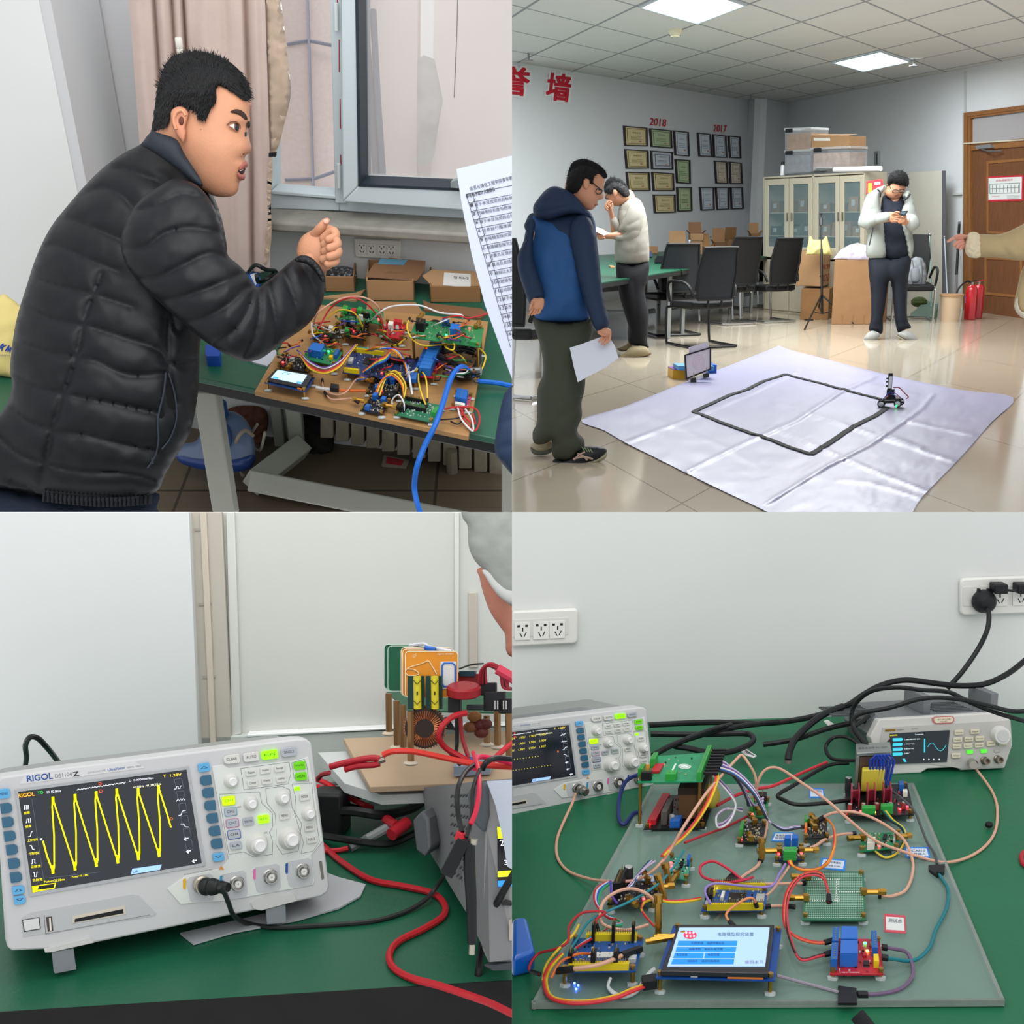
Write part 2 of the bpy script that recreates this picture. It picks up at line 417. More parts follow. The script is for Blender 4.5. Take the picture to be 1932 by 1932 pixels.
# ================================================================ ROOM WITH THE HONOUR WALL (upper right)
Q[:]=[1,1]
UP=V((0,-math.sin(AP),math.cos(AP)))
FL=Pl(UP*-1.42,UP);CE=Pl(UP*1.87,UP)
MI=M.inverted()
def grid_mat(base,line,lw,rough,uvs,off,var=.03,coat=0.,bump=0.):
 """square pattern from the UV map: joints of width lw (in cells)"""
 m=bpy.data.materials.new('grid');m.use_nodes=True;nt=m.node_tree;b=nt.nodes['Principled BSDF']
 N=nt.nodes.new;L=nt.links.new
 uv=N('ShaderNodeUVMap');sp=N('ShaderNodeSeparateXYZ');L(uv.outputs[0],sp.inputs[0]);ds=[]
 for k in(0,1):
  a=N('ShaderNodeMath');a.operation='MULTIPLY_ADD';a.inputs[1].default_value=uvs[k];a.inputs[2].default_value=off[k];L(sp.outputs[k],a.inputs[0])
  f=N('ShaderNodeMath');f.operation='PINGPONG';f.inputs[1].default_value=.5;L(a.outputs[0],f.inputs[0])
  g=N('ShaderNodeMath');g.operation='LESS_THAN';g.inputs[1].default_value=lw[k];L(f.outputs[0],g.inputs[0]);ds.append(g)
 mx=N('ShaderNodeMath');mx.operation='MAXIMUM';L(ds[0].outputs[0],mx.inputs[0]);L(ds[1].outputs[0],mx.inputs[1])
 nz=N('ShaderNodeTexNoise');nz.inputs['Scale'].default_value=3;tc=N('ShaderNodeTexCoord');L(tc.outputs['Object'],nz.inputs[0])
 c=hx(base);m0=N('ShaderNodeMix');m0.data_type='RGBA';L(nz.outputs[0],m0.inputs[0])
 m0.inputs[6].default_value=(*[x*(1-var)for x in c],1);m0.inputs[7].default_value=(*[min(1,x*(1+var))for x in c],1)
 m1=N('ShaderNodeMix');m1.data_type='RGBA';L(mx.outputs[0],m1.inputs[0]);L(m0.outputs[2],m1.inputs[6]);m1.inputs[7].default_value=(*hx(line),1)
 L(m1.outputs[2],b.inputs['Base Color']);b.inputs['Roughness'].default_value=rough;b.inputs['Coat Weight'].default_value=coat;b.inputs['Coat Roughness'].default_value=.08
 return m
ceX=np.array([[1.94823847,14.18955035],[.75597215,1.20243865],[.30450395,-1.34039735]])
ceI=np.linalg.inv(ceX[1:].T)
def uv_ce(w):q=ceI @ (np.array([w.x,w.y])-ceX[0]);return(q[0],q[1])
flI=np.linalg.inv(np.array([[.474,.265],[.881,-.964]]))
def uv_fl(w):q=flI @ np.array([w.x,w.y]);return((q[0]-5.36)/1.85,(q[1]+3.12)/1.42)
wallm=mat('#dcdfe2',.75,var=.015,vs=1.5,bump=.25,bs=30)
# shell corners on the ceiling
cp=[CE.at(*p)for p in((940,112),(1413,190),(1436,186),(1487,194),(2010,93))]
def down(c):return FL.at(*pix(c))if False else c-UP*3.29
pilm=mat('#d3d6d9',.75,var=.015,vs=1.5)
for i,nm in enumerate(('wall_left','wall_pillar','wall_recess','wall_back')):
 a,b=cp[i],cp[i+1]
 bk=(b-a).cross(UP);bk.normalize()
 if bk.dot(a)<0:bk=-bk
 MB().prism([a,b,down(b),down(a)],bk*.12).build(nm,wallm,kind='structure')
tcm=grid_mat('#c9cac8','#84888c',(.018,.016),.85,(1,1),(0,0),.02)
def flat(c,z):return MI @ V((c[0],c[1],z))
MB().prism([flat((-.2,5.5),3.29),flat((12,5.5),3.29),flat((12,20),3.29),flat((6.6,27),3.29),flat((-.2,27),3.29)],UP*.05).build('ceiling',tcm,kind='structure',uvf=uv_ce,smooth=0)
flm=grid_mat('#b9ae9b','#8d8471',(.004,.005),.12,(1,1),(0,0),.035,.3)
MB().prism([flat((0,5),0),flat((9,5),0),flat((9,26),0),flat((0,26),0)],UP*-.06).build('floor',flm,kind='structure',uvf=uv_fl,smooth=0)
# ceiling light panels (cells of the grid), detector, sprinklers
for(i,j),lab in(((-1,0),'square white LED ceiling panel cut off by the top of the room picture'),((3,0),'square white LED ceiling panel farther back, above the man with the phone')):
 q=[]
 for a,b in((0,0),(1,0),(1,1),(0,1)):
  e=.025;aa=i+(e if a==0 else 1-e);bb=j+(e if b==0 else 1-e)
  p=ceX[0]+aa*ceX[1]+bb*ceX[2];q.append(flat(p,3.285))
 c=(q[0]+q[2])/2;t=T('ceiling_light',lab,'light',c,'ceiling panel lights')
 m=MB()
 for k in range(4):
  a,b=q[k],q[(k+1)%4];ca,cb=c-a,c-b;m.prism([a,b,b+cb*.05,a+ca*.05],UP*-.015)
 m.build('frame',mat('#c8d2d8',.4),t)
 MB().prism([p+(c-p)*.05 for p in q],UP*-.004).build('diffuser',mat('#e6f7ff',.5,emit=3.2),t)
 wl=M @ (c-UP*.06);lamp('panel_light','AREA',wl,(0,0,0),45,(.93,.98,1),size=1.1)
lamp('room_fill','AREA',(2.6,13.5,3.22),(0,0,0),500,(.97,.99,1),size=4)  # added fill under the ceiling to brighten the walls, no fixture
t=T('smoke_detector','round cream smoke detector on the ceiling below the near light panel','smoke detector',CE.at(1274,54))
MB().lathe(CE.at(1274,55),-UP,[(.075,0),(.075,.03),(.062,.055),(.045,.075),(.02,.08)]).build('body',mat('#ddd9bd',.5),t)
m=MB()
for k in range(6):a=k*math.pi/3;m.ball(CE.at(1274,55)-UP*.062+V((math.cos(a)*.055,math.sin(a)*.055,0)),.008,6)
m.build('vent_slot',mat('#2a2a28',.6),t)
for x,y,lab in((997,98,'small sprinkler head in the ceiling above the red characters'),(1417,177,'small sprinkler head in the ceiling near the pillar'),(1725,109,'small sprinkler head in the ceiling right of the farther light panel')):
 c=CE.at(x,y+2);t=T('sprinkler',lab,'sprinkler',c,'ceiling sprinklers')
 MB().cyl(c,c-UP*.09,.014).build('stem',mat('#8a8d8f',.35,.8),t)
 MB().lathe(c-UP*.09,UP,[(.06,0),(.06,.006),(.02,.012)]).build('deflector',mat('#8a8d8f',.35,.8),t)
# ---- left wall: characters, years and framed certificates
WL=wall_plane(cp[0],cp[1],UP)
red=mat('#c8142d',.5)
for txt,a,b,h,bo,lab in(('誉',(938,176),(996,181),52,.045,'large red wall character with white rim, cut off at the left edge'),('墙',(1030,187),(1073,192),50,.045,'large red wall character with white rim, the complete one'),
      ('2018',(1226,236),(1256.5,239),14,.02,'red number 2018 above the larger left group of certificates'),('2017',(1346,248),(1370.5,250),13,.02,'red number 2017 above the right group of certificates near the pillar')):
 t=T('wall_character' if len(txt)==1 else 'wall_number',lab,'sign',WL.at(*a))
 MB().text(WL,txt,(a[0]-.5,a[1]+.5),(b[0]+.5,b[1]+.5),h+1,.008,bold=bo*4).build('white_rim',mat('#ececec',.5),t,smooth=0)
 MB().text(WL,txt,a,b,h,.016,bold=bo).build('red_face',red,t,smooth=0)
FR=[('A1',1178,237,1222,241,1223,276,1180,275,'g'),('A2',1180,281,1224,284,1225,318,1183,318,'g'),('A3',1183,324,1226,325,1228,360,1186,360,'g'),
 ('B1',1227,242,1268,246,1269,280,1230,277,'n'),('B2',1229,284,1270,287,1271,320,1231,319,'b'),('B3',1231,324,1272,327,1273,360,1234,360,'g'),('B4',1234,367,1275,367,1276,401,1236,402,'g'),
 ('C1',1272,246,1300,249,1302,295,1275,293,'w'),('C2',1275,300,1303,302,1304,347,1278,345,'n'),('C3',1278,353,1306,353,1307,398,1280,399,'n'),
 ('D1',1317,250,1342,253,1345,296,1320,295,'w'),('E1',1346,253,1371,256,1373,298,1348,297,'w'),('F1',1375,256,1398,258,1399,299,1378,298,'w'),
 ('E2',1349,303,1373,305,1375,347,1352,346,'c'),('F2',1377,305,1400,307,1402,347,1379,347,'c'),
 ('D3',1321,353,1348,353,1349,396,1324,397,'w'),('E3',1351,353,1376,353,1377,395,1354,396,'w'),('F3',1379,353,1402,353,1404,394,1381,395,'w')]
FC={'g':('#dccd9c','gold','#6d5a2a'),'n':('#b8cba2','green','#58724a'),'b':('#c9ccd6','lilac-white','#6a7184'),'w':('#dfe6ec','white and blue','#7590ab'),'c':('#e6dfcc','cream','#a98b5a')}
row={'1':'top row','2':'second row','3':'third row','4':'bottom row'}
colw={'A':'first column under 2018','B':'second column under 2018','C':'third column under 2018','D':'first column under 2017','E':'middle column under 2017','F':'last column under 2017'}
for f in FR:
 q=[(f[1],f[2]),(f[3],f[4]),(f[5],f[6]),(f[7],f[8])];c,cn,ink=FC[f[9]]
 t=T('framed_certificate','dark-framed %s certificate, %s, %s'%(cn,colw[f[0][0]],row[f[0][1]]if f[0][0]<'D' or f[0][1]!='3' else 'bottom row'),'certificate',WL.at(*q[3]),'framed certificates on the honour wall')
 cx=sum(p[0]for p in q)/4;cy=sum(p[1]for p in q)/4
 def ins(k):return[(cx+(x-cx)*(1-k/abs(f[3]-f[1])),cy+(y-cy)*(1-k/abs(f[8]-f[2])))for x,y in q]
 i1=ins(4);m=MB()
 for k in range(4):
  a,b,c2,d2=q[k],q[(k+1)%4],i1[(k+1)%4],i1[k];m.slab(WL,[a,b,c2,d2],0,.03)
 m.build('frame',mat('#2b2224',.35),t)
 MB().slab(WL,i1,0,.012).build('certificate_sheet',mat(c,.4),t)
 m=MB();i2=ins(9 if f[9]!='b' else 12)
 for k in range(4):a,b=i2[k],i2[(k+1)%4];e=ins(10.5 if f[9]!='b' else 15);m.slab(WL,[a,b,e[(k+1)%4],e[k]],0,.0135)
 w=(f[3]-f[1])
 def tp(u,v):return((q[0][0]*(1-u)+q[1][0]*u)*(1-v)+(q[3][0]*(1-u)+q[2][0]*u)*v,(q[0][1]*(1-u)+q[1][1]*u)*(1-v)+(q[3][1]*(1-u)+q[2][1]*u)*v)
 m.text(WL,'荣誉证书' if f[9]in 'gb' else '获奖证书',tp(.33,.36),tp(.67,.36),3,.014)
 for v in(.5,.57,.64):m.slab(WL,[tp(.25,v),tp(.25+.45+.05*(v>.6),v),tp(.7,v+.018),tp(.25,v+.018)],0,.0135)
 m.build('printed_text',mat(ink,.6),t,smooth=0)
 MB().slab(WL,[tp(.66+.06*math.cos(a),.76+.045*math.sin(a))for a in[i*.785 for i in range(8)]],0,.0138).build('seal',mat('#c58a72',.6),t)
for x,y,lab in((1339,447,'white socket plate on the wall behind the box stack on the far table'),):
 t=T('wall_socket',lab,'socket',WL.at(x,y));MB().slab(WL,rr(1329,442,1348,452,1.5),0,.02).build('plate',mat('#e2e3e4',.4),t)
 m=MB()
 for k in range(4):m.slab(WL,rr(1331.5+k*4.2,445.5,1333.5+k*4.2,449,.5),0,.021)
 m.build('socket_hole',mat('#666a6e',.5),t)
# ---- lab tables along the left wall
TB=FL.off(.75)
fl_,fr_,br_,bl_=(1010,553),(1500,475),(1480,463),(1010,487)
def lerp(a,b,t):return(a[0]+(b[0]-a[0])*t,a[1]+(b[1]-a[1])*t)
TQ=Quad(TB,[fl_,fr_,br_,bl_])
for k,(a,b)in enumerate(((0,.40),(.403,.72),(.723,1))):
 lab=['green-topped lab table behind the standing men','green-topped lab table behind the two near mesh chairs','green-topped lab table nearest the steel cabinets'][k]
 t=T('lab_table',lab,'table',TQ.at((a+b)/2,.5),'lab tables along the honour wall')
 top=[TQ.at(a,0),TQ.at(b,0),TQ.at(b,1),TQ.at(a,1)]
 MB().prism(top,-UP*.012).build('table_surface',mat('#12503a',.35,var=.06,vs=4),t)
 MB().prism([p-UP*.013 for p in top],-UP*.04).build('table_edge',mat('#17191a',.5),t)
 for u in(a+.02,b-.03):
  for v in(.08,.92):
   m=MB();TQ.box(m,u,v,.012,.05,-.69,-.055);m.build('leg',mat('#8e9595',.4,.2),t)
 m=MB();TQ.box(m,(a+b)/2,.5,b-a-.06,.05,.04,-.66);m.build('stretcher',mat('#7b8282',.4,.2),t)
 m=MB();TQ.box(m,(a+b)/2,.93,b-a-.05,.02,.35,-.5);m.build('back_panel',mat('#a3a9a8',.5),t)
def upbox(m,pl,x0,x1,yb,yt,dep,tw=0.):
 """upright box: base front edge at pixel row yb, spanning x0..x1, top front edge at row yt"""
 c=pl.at((x0+x1)/2,yb);d=c.y;a=V((1,0,0));n=pl.n;b=n.cross(a)
 if tw:R=Matrix.Rotation(tw,3,n);a=R @ a;b=R @ b
 w=(x1-x0)*d/F;r=P((x0+x1)/2,yt,1);h=(pl.at((x0+x1)/2,yb));
 # height: intersect column through base with the ray row
 e=(CX-yt)/F;hh=(e*c.y-c.z)/(n.z-e*n.y)
 m.box(c+b*dep/2,(a,b,n),(w,dep,hh));return c,a,b,n,w,hh
card=lambda k=0:mat(('#94704e','#87643f','#a07e5a','#74543a')[k%4],.75,var=.06,vs=8)
def carton(x0,x1,yb,yt,lab,pl=TB,dep=.2,open_=0,k=0,tw=0.,group=None,name='cardboard_box'):
 m=MB();c,a,b,n,w,h=upbox(m,pl,x0,x1,yb,yt,dep,tw)
 t=T(name,lab,'box',c,group)
 if open_==0:m.build('body',card(k),t,bev=.003)
 else:
  m=MB();th=.006
  for s in(-1,1):
   m.box(c+b*dep/2+a*(s*(w/2-th/2)),(a,b,n),(th,dep,h));m.box(c+b*(dep/2+s*(dep/2-th/2)),(a,b,n),(w,th,h))
  m.box(c+b*dep/2,(a,b,n),(w,dep,th));m.build('body',card(k),t)
 if open_:
  f=MB();an=math.radians(open_ if open_!=1 else 100);p=c+b*dep+n*h;e=(b*math.cos(an)+n*math.sin(an))*dep*.95
  f.prism([p-a*w/2,p+a*w/2,p+a*w*.48+e,p-a*w*.48+e],a.cross(e).normalized()*.004);f.build('lid',card(k+1),t)
  for s in(-1,1):
   g=MB();p0=c+b*dep*.5+a*(s*w/2)+n*h;g.prism([p0-b*dep/2,p0+b*dep/2,p0+b*dep*.45+a*s*.04+n*.05,p0-b*dep*.45+a*s*.04+n*.05],V((0,.002,.002)));g.build('side_flap',card(k+1),t)
 else:
  g=MB();g.box(c+b*dep/2+n*h,(a,b,n),(w*.99,.012,.001));g.build('tape',mat('#c2a878',.3),t)
 return t,c,a,b,n,w,h
gx='small cartons on the far tables'
for args in((1222,1241,478,465,'small flat carton on the table edge right of the grey sweater man'),(1266,1298,479,464,'open dark carton on the table beside the water bottle',TB,.25,60,1),(1281,1301,463,452,'small open carton behind the dark open carton at the wall',TB,.2,100),
   (1303,1325,480,456,'upright brown carton just right of the water bottle',TB,.22,0),(1327,1344,478,466,'low open carton right of the upright brown carton',TB,.25,50),(1348,1372,472,458,'dark open carton in the middle of the far table',TB,.25,70,3),
   (1370,1392,469,453,'open carton with tall raised lid left of the black adapter pile',TB,.22,100),(1411,1438,470,459,'wide carton at the right end of the far table, lower one of two',TB,.22)):
 carton(*args[:5],*(args[5:]if len(args)>5 else()),group=gx)
tt=carton(1416,1434,459,441,'small open carton stacked on the wide carton at the table end',TB.off(.1),.18,80,1,group=gx)
carton(1302,1327,455,441,'open carton balanced on top of the upright brown carton',TB.off(.17),.2,60,2,group=gx)
t=T('water_bottle','clear water bottle with blue label standing between the cartons on the far table','bottle',TB.at(1300,480))
c=TB.at(1300,480);MB().lathe(c,UP,[(.032,0),(.033,.07),(.031,.13),(.014,.17),(.014,.185)]).build('body',mat('#dfe8ee',.1,trans=.6),t)
MB().lathe(c+UP*.05,UP,[(.0345,0),(.0345,.06)]).build('bottle_label',mat('#2f6fb5',.4),t);MB().cyl(c+UP*.185,c+UP*.205,.015).build('cap',mat('#e9eef2',.4),t)
rnd=random.Random(5)
for(x,y,w,col,lab)in((1245,497,20,'#15171a','black plastic device on the table edge left of the mesh chairs'),(1225,486,10,'#3c4a66','dark blue instrument beside the black device at the table edge'),(1402,469,22,'#1a1a1d','pile of black power adapters left of the end cartons'),(1345,481,12,'#3a2c22','small dark circuit board lying among the cartons'),(1282,484,14,'#cfd3d2','flat white plastic bag of parts in front of the open dark carton')):
 m=MB();c0=TB.at(x,y);d=c0.y
 if col=='#1a1a1d':
  for i in range(9):m.box(c0+V((rnd.uniform(-.07,.07),rnd.uniform(-.04,.1),0))+UP*rnd.uniform(0,.05),(V((1,.3*rnd.random(),0)),V((-.2,1,0)),UP),(.05,.07,.03))
 else:
  m.box(c0,(V((1,0,0)),V((0,1,0)),UP),(w*d/F,.12,.05));m.box(c0+UP*.05,(V((1,0,0)),V((0,1,0)),UP),(w*d/F*.7,.08,.03))
 m.build('table_device' if col!='#1a1a1d' else 'adapter_pile',mat(col,.4),label=lab,cat='device')
for k,(pts,col)in enumerate((([(1240,492,.02),(1256,489,.05),(1270,480,.02),(1290,484,.01)],'#16181a'),([(1346,480,.02),(1362,470,.08),(1378,474,.03),(1398,468,.06),(1412,472,.01)],'#1c1c1e'),([(1350,483,.02),(1375,478,.05),(1400,476,.04),(1420,474,.02)],'#8b5b28'))):
 wire(TB,pts,col,.006,'cable',['black cable curling from the table-edge device past the mesh chairs','black cable looping over the middle cartons on the far table','brown cable lying in front of the cartons on the far table'][k],'cable')
t=carton(1152,1160,506,503,'flat carton tray on the near table left of the grey sweater man',TB,.3,k=2)
m=MB();upbox(m,FL,1146,1184,641,588,.3);m.build('storage_bin',mat('#aeb6ba',.15,trans=.55,alpha=.75),label='clear plastic bin under the table behind the man in grey',cat='bin')
# ---- chairs
def xf(o,rz,s):
 R=Matrix.Translation(o) @ Matrix.Rotation(rz,4,'Z') @ Matrix.Scale(s,4)
 return lambda x,y,z:MI @ (R @ V((x,y,z)))
def chair(px,py,rz,s,label,kind,group='meeting chairs'):
 c=FL.at(px,py);o=M @ c;f=xf(o,rz,s);t=T('office_chair',label,'chair',c,group)
 blk=mat('#0e0f11',.55);msh=mat('#202327',.8,var=.2,vs=300,bump=.5,bs=400);met=mat('#b9bcbd',.18,.95)if kind else mat('#141517',.35,.3)
 # seat faces +y; backrest at -y side
 m=MB();pr=[]
 for i in range(9):
  x=-.24+.06*i
  pr.append((x,.03*(abs(x)/.24)**2))
 top=[(x,-.24,.47+b*.3)for x,b in pr]+[(x,.25,.455+b*.2)for x,b in reversed(pr)]
 m.prism([f(*p)for p in top],(f(0,0,-.075)-f(0,0,0)));m.build('seat',blk,t,bev=.02*s)
 m=MB();g=[[None]*5 for _ in range(7)]
 vs=[];hh=.52 if not kind else .56
 for j in range(7):
  z=.50+hh*j/6;w=.23-.03*abs(j-3)/3+(.0 if kind else-.012*j/6)
  for i in range(5):
   x=(i-2)/2*w;y=-.27-.10*j/6+.03*(1-(x/w)**2)*-1+.02*math.sin(j/6*3)
   vs.append((x,y,z))
 n=len(vs);P1=[f(*v)for v in vs]+[f(v[0],v[1]+.022,v[2])for v in vs];fs=[]
 for j in range(6):
  for i in range(4):
   a=j*5+i;fs+=[[a,a+1,a+6,a+5],[a+n,a+5+n,a+6+n,a+1+n]]
 for j in range(6):fs+=[[j*5,j*5+5,j*5+5+n,j*5+n],[j*5+4,j*5+4+n,j*5+9+n,j*5+9]]
 for i in range(4):fs+=[[i,i+n,i+1+n,i+1],[30+i,31+i,31+i+n,30+i+n]]
 m.add(P1,fs);m.build('backrest',blk if kind else msh,t)
 m=MB();ed=[vs[j*5]for j in range(7)]+[vs[30+i]for i in range(1,5)]+[vs[j*5+4]for j in range(5,-1,-1)]+[vs[i]for i in range(3,-1,-1)]
 m.tube([f(*v)for v in ed],.014*s,6);m.build('back_frame',blk,t)
 for sx in(-1,1):
  x=sx*.27
  m=MB();arm=[(x*.9,-.26,.52),(x,-.22,.62),(x,-.1,.665),(x,.1,.67),(x,.2,.655)]+([(x,.23,.6),(x*.95,.2,.45)]if True else[])
  m.tube([f(*p)for p in spline(arm,4)],.016*s,7);m.build('armrest',blk,t)
  m=MB()
  if kind:leg=[(sx*.2,-.2,.4),(sx*.24,.2,.42),(sx*.25,.27,.36),(sx*.25,.24,.04),(sx*.25,.2,.015),(sx*.25,-.25,.015)]
  else:leg=[(sx*.2,-.15,.4),(sx*.25,.2,.4),(sx*.26,.27,.34),(sx*.26,.25,.05),(sx*.26,.18,.018),(sx*.26,-.3,.018)]
  m.tube([f(*p)for p in spline(leg,4)],.0135*s,8);m.build('leg_frame',met,t)
 m=MB();m.tube([f(*p)for p in((-.25,-.25-.05*(not kind),.017),(0,-.27-.05*(not kind),.017),(.25,-.25-.05*(not kind),.017))],.0135*s,8);m.build('floor_bar',met,t)
 m=MB()
 for sx in(-.08,.08):m.tube([f(sx,-.1,.42),f(sx,-.27,.43),f(sx,-.29,.6)],.012*s,6)
 m.build('back_bracket',blk,t)
 return t
chair(1320,652,math.radians(22),1.0,'black mesh-back chair with black sled legs, nearest on the right of its pair',0)
chair(1262,630,math.radians(14),1.0,'black mesh-back chair with black sled legs, left one close to the grey sweater man',0)
chair(1372,610,math.radians(26),1.0,'black chair with chrome sled legs, just right of the two mesh chairs',1)
chair(1448,606,math.radians(28),.98,'black chair with chrome legs and armrests beside the carton stack',1)
chair(984,742,math.radians(-35),1.12,'large black chair with chrome legs at the left edge behind the blue jacket man',1)
chair(1716,604,math.radians(170),1.0,'black chair with chrome legs holding the grey backpack behind the phone man',1)
chair(1418,580,math.radians(20),.95,'black chair tucked under the far table between two chrome-leg chairs',1)
# ---- steel cabinets
ca,cb=FL.at(1447,586),FL.at(1630,603);WC=wall_plane(ca,cb,UP);bkv=-WC.n
cm=mat('#b0ab97',.45,.1)
def wq(pl,q,h0,h1,m):m.slab(pl,q,h0,h1)
topn=FL.off(1.78)
for k,(xa,xb)in enumerate(((1440,1534),(1534,1632))):
 def yt(x):return 334-(x-1440)*.052
 def yb(x):return 586+(x-1447)*.093
 t=T('filing_cabinet',['beige steel cabinet with glass doors, the left one behind the carton stack','beige steel cabinet with glass doors, the right one beside the man with the phone'][k],'cabinet',WC.at(xa,yb(xa)),'steel cabinets with glass doors')
 q=[(xa,yt(xa)),(xb,yt(xb)),(xb,yb(xb)),(xa,yb(xa))]
 A_,B_,C_,D_=[WC.at(*p)for p in q];dp=.42;m=MB();th=.02
 bw=bkv*dp
 m.prism([A_,B_,B_+bw,A_+bw],(D_-A_)*.012);m.prism([D_,C_,C_+bw,D_+bw],(A_-D_)*.05)
 m.prism([A_,D_,D_+bw,A_+bw],(B_-A_)*.02);m.prism([B_,C_,C_+bw,B_+bw],(A_-B_)*.02);m.prism([A_+bw,B_+bw,C_+bw,D_+bw],-bkv*.01)
 m.build('body',cm,t)
 m=MB()
 for sv in(.27,.44,.58,.75):
  a2,b2=A_+(D_-A_)*sv,B_+(C_-B_)*sv;m.prism([a2+bkv*.03,b2+bkv*.03,b2+bw,a2+bw],UP*.012)
 m.build('shelf',mat('#a9a694',.5),t)
 mid=(xa+xb)/2+1
 for dx0,dx1,hd in((xa+2,mid-.7,1),(mid+.7,xb-2,0)):
  m=MB();w=7.5
  yq=lambda x,v:yt(x)+(yb(x)-yt(x))*v
  v0,v1=.02,.60
  o=[(dx0,yq(dx0,v0)),(dx1,yq(dx1,v0)),(dx1,yq(dx1,v1)),(dx0,yq(dx0,v1))]
  i_=[(dx0+w,yq(dx0+w,.065)),(dx1-w,yq(dx1-w,.065)),(dx1-w,yq(dx1-w,.52)),(dx0+w,yq(dx0+w,.52))]
  for e in range(4):m.slab(WC,[o[e],o[(e+1)%4],i_[(e+1)%4],i_[e]],0,.018)
  d=m.build('glass_door',cm,t,bev=.003)
  MB().slab(WC,i_,.004,.008).build('pane',mat('#7f9aa0',.03,alpha=.22),d)
  hx_=dx1-3.5 if hd else dx0+3.5
  MB().slab(WC,rr(hx_-1,yq(hx_,.27),hx_+1,yq(hx_,.33),.8),.018,.04).build('handle',mat('#8e8b7b',.3,.7),d)
 m=MB();MB
 for dx0,dx1 in((xa+2,mid-.7),(mid+.7,xb-2)):
  MB().slab(WC,[(dx0,yt(dx0)+(yb(dx0)-yt(dx0))*.615),(dx1,yt(dx1)+(yb(dx1)-yt(dx1))*.615),(dx1,yb(dx1)-3),(dx0,yb(dx0)-3)],0,.018).build('lower_door',cm,t,bev=.003)
 # devices inside
 r2=random.Random(k+3);names=['box','power_supply']
 for sv,n in((.27,3),(.44,4),(.58,3)):
  for i in range(n):
   u=.12+.8*i/n+r2.uniform(0,.05);b0=A_+(D_-A_)*(sv-.003)+(B_-A_)*u+bkv*.2
   hh=r2.uniform(.11,.2);a=(B_-A_).normalized();m=MB();m.box(b0,(a,bkv,UP),(.16,.2,hh));m.mt(1)
   m.box(b0-bkv*.101+UP*hh*.4,(a,bkv,UP),(.06,.004,hh*.4))
   cc=('#3a4044','#565c60','#84653f','#2c3033')[r2.randrange(4)]if sv>.3 else('#8f6e47','#7a5b3a')[r2.randrange(2)]
   lab='%s %s on the %s shelf of the %s steel cabinet'%({'#3a4044':'dark grey','#565c60':'grey','#84653f':'brown','#2c3033':'black','#8f6e47':'light brown','#7a5b3a':'brown'}[cc],'carton' if cc in('#84653f','#8f6e47','#7a5b3a')else 'instrument',{.27:'upper',.44:'middle',.58:'lower'}[sv],['left','right'][k])
   m.build('stored_box' if 'carton' in lab else 'stored_instrument',[mat(cc,.6),mat('#aab0b2',.5)],label=lab,cat='box' if 'carton' in lab else 'instrument',group=lab)
a_,b_=(cb-ca).normalized(),bkv
CT=Pl((WC.at(1447,333.6)+WC.at(1630,324))/2,UP)
def binx(x0,x1,yb_,yt_,name,lab,kind):
 c=CT.at((x0+x1)/2,yb_)if False else None
def cabbox(x0,x1,xs,y0b,y0t,base_h,lab,name,col,dep=.33,lid=None,k=0):
 """box on the cabinets: front face spans x0..x1, on the cabinet front plane"""
 pl=WC.off(-.04);A_=pl.at(x0,y0t);B_=pl.at(x1,y0t+xs);C_=pl.at(x1,y0b+xs);D_=pl.at(x0,y0b)
 t=T(name,lab,'box',D_)
 if name=='storage_bin':
  m=MB();th=.01;bw=bkv*dep
  m.prism([D_,C_,C_+bw,D_+bw],UP*.01);m.prism([A_,D_,D_+bw,A_+bw],a_*.006);m.prism([B_,C_,C_+bw,B_+bw],-a_*.006);m.prism([A_,B_,C_,D_],bkv*.006);m.prism([A_+bw,B_+bw,C_+bw,D_+bw],-bkv*.006)
  m.build('body',mat('#c6ccd2',.15,alpha=.12),t)
  MB().prism([A_-bkv*.01-a_*.01,B_-bkv*.01+a_*.01,B_+bw+a_*.01,A_+bw-a_*.01],UP*.03).build('lid',mat('#d6dadd',.2,alpha=.45),t,bev=.004)
  MB().box((A_*.8+B_*.2)-bkv*.02-UP*.03,(a_,bkv,UP),(.13,.015,.05)).build('lid_clip',mat('#1b1c1e',.4),t,bev=.005)
  g=D_*.5+C_*.5+bkv*dep*.5+UP*.012;MB().box(g,(a_,bkv,UP),((B_-A_).length*.93,dep*.93,(A_-D_).length*.78)).build('contents',mat(col,.7,var=.25,vs=12),t)
 else:
  MB().prism([A_,B_,C_,D_],bkv*dep).build('body',card(k),t,bev=.004)
  MB().prism([A_,B_,B_+bkv*dep*.5+UP*.02,A_+bkv*dep*.5+UP*.02],UP*.004).build('flap',card(k+2),t)
  pl2=WC.off(-.038);m=MB();w_=x1-x0
  m.slab(pl2,[(x0+w_*.06,y0t+4+xs*.06),(x0+w_*.5,y0t+4+xs*.5),(x0+w_*.5,y0t+10+xs*.5),(x0+w_*.06,y0t+10+xs*.06)],0,.002);m.build('shipping_label',mat('#d4d1c8',.5),t)
cabbox(1481,1530,-1.5,286,246,0,'upper clear plastic bin with black clips on the left cabinet, packed with cartons','storage_bin','#8f6c4a')
cabbox(1481,1530,-2.5,328,288,0,'lower clear plastic bin on the left cabinet, beside the spray can','storage_bin','#70757a')
cabbox(1530,1603,-3,324,283,0,'clear plastic bin on the right cabinet full of bagged parts','storage_bin','#a48f80')
cabbox(1531,1601,0,281,256,0,'brown printed carton lying on the right-hand plastic bin','cardboard_box','',k=2)
c=(WC.off(-.06)).at(1476,331);t=T('spray_can','small white spray can with black cap left of the plastic bins','can',c)
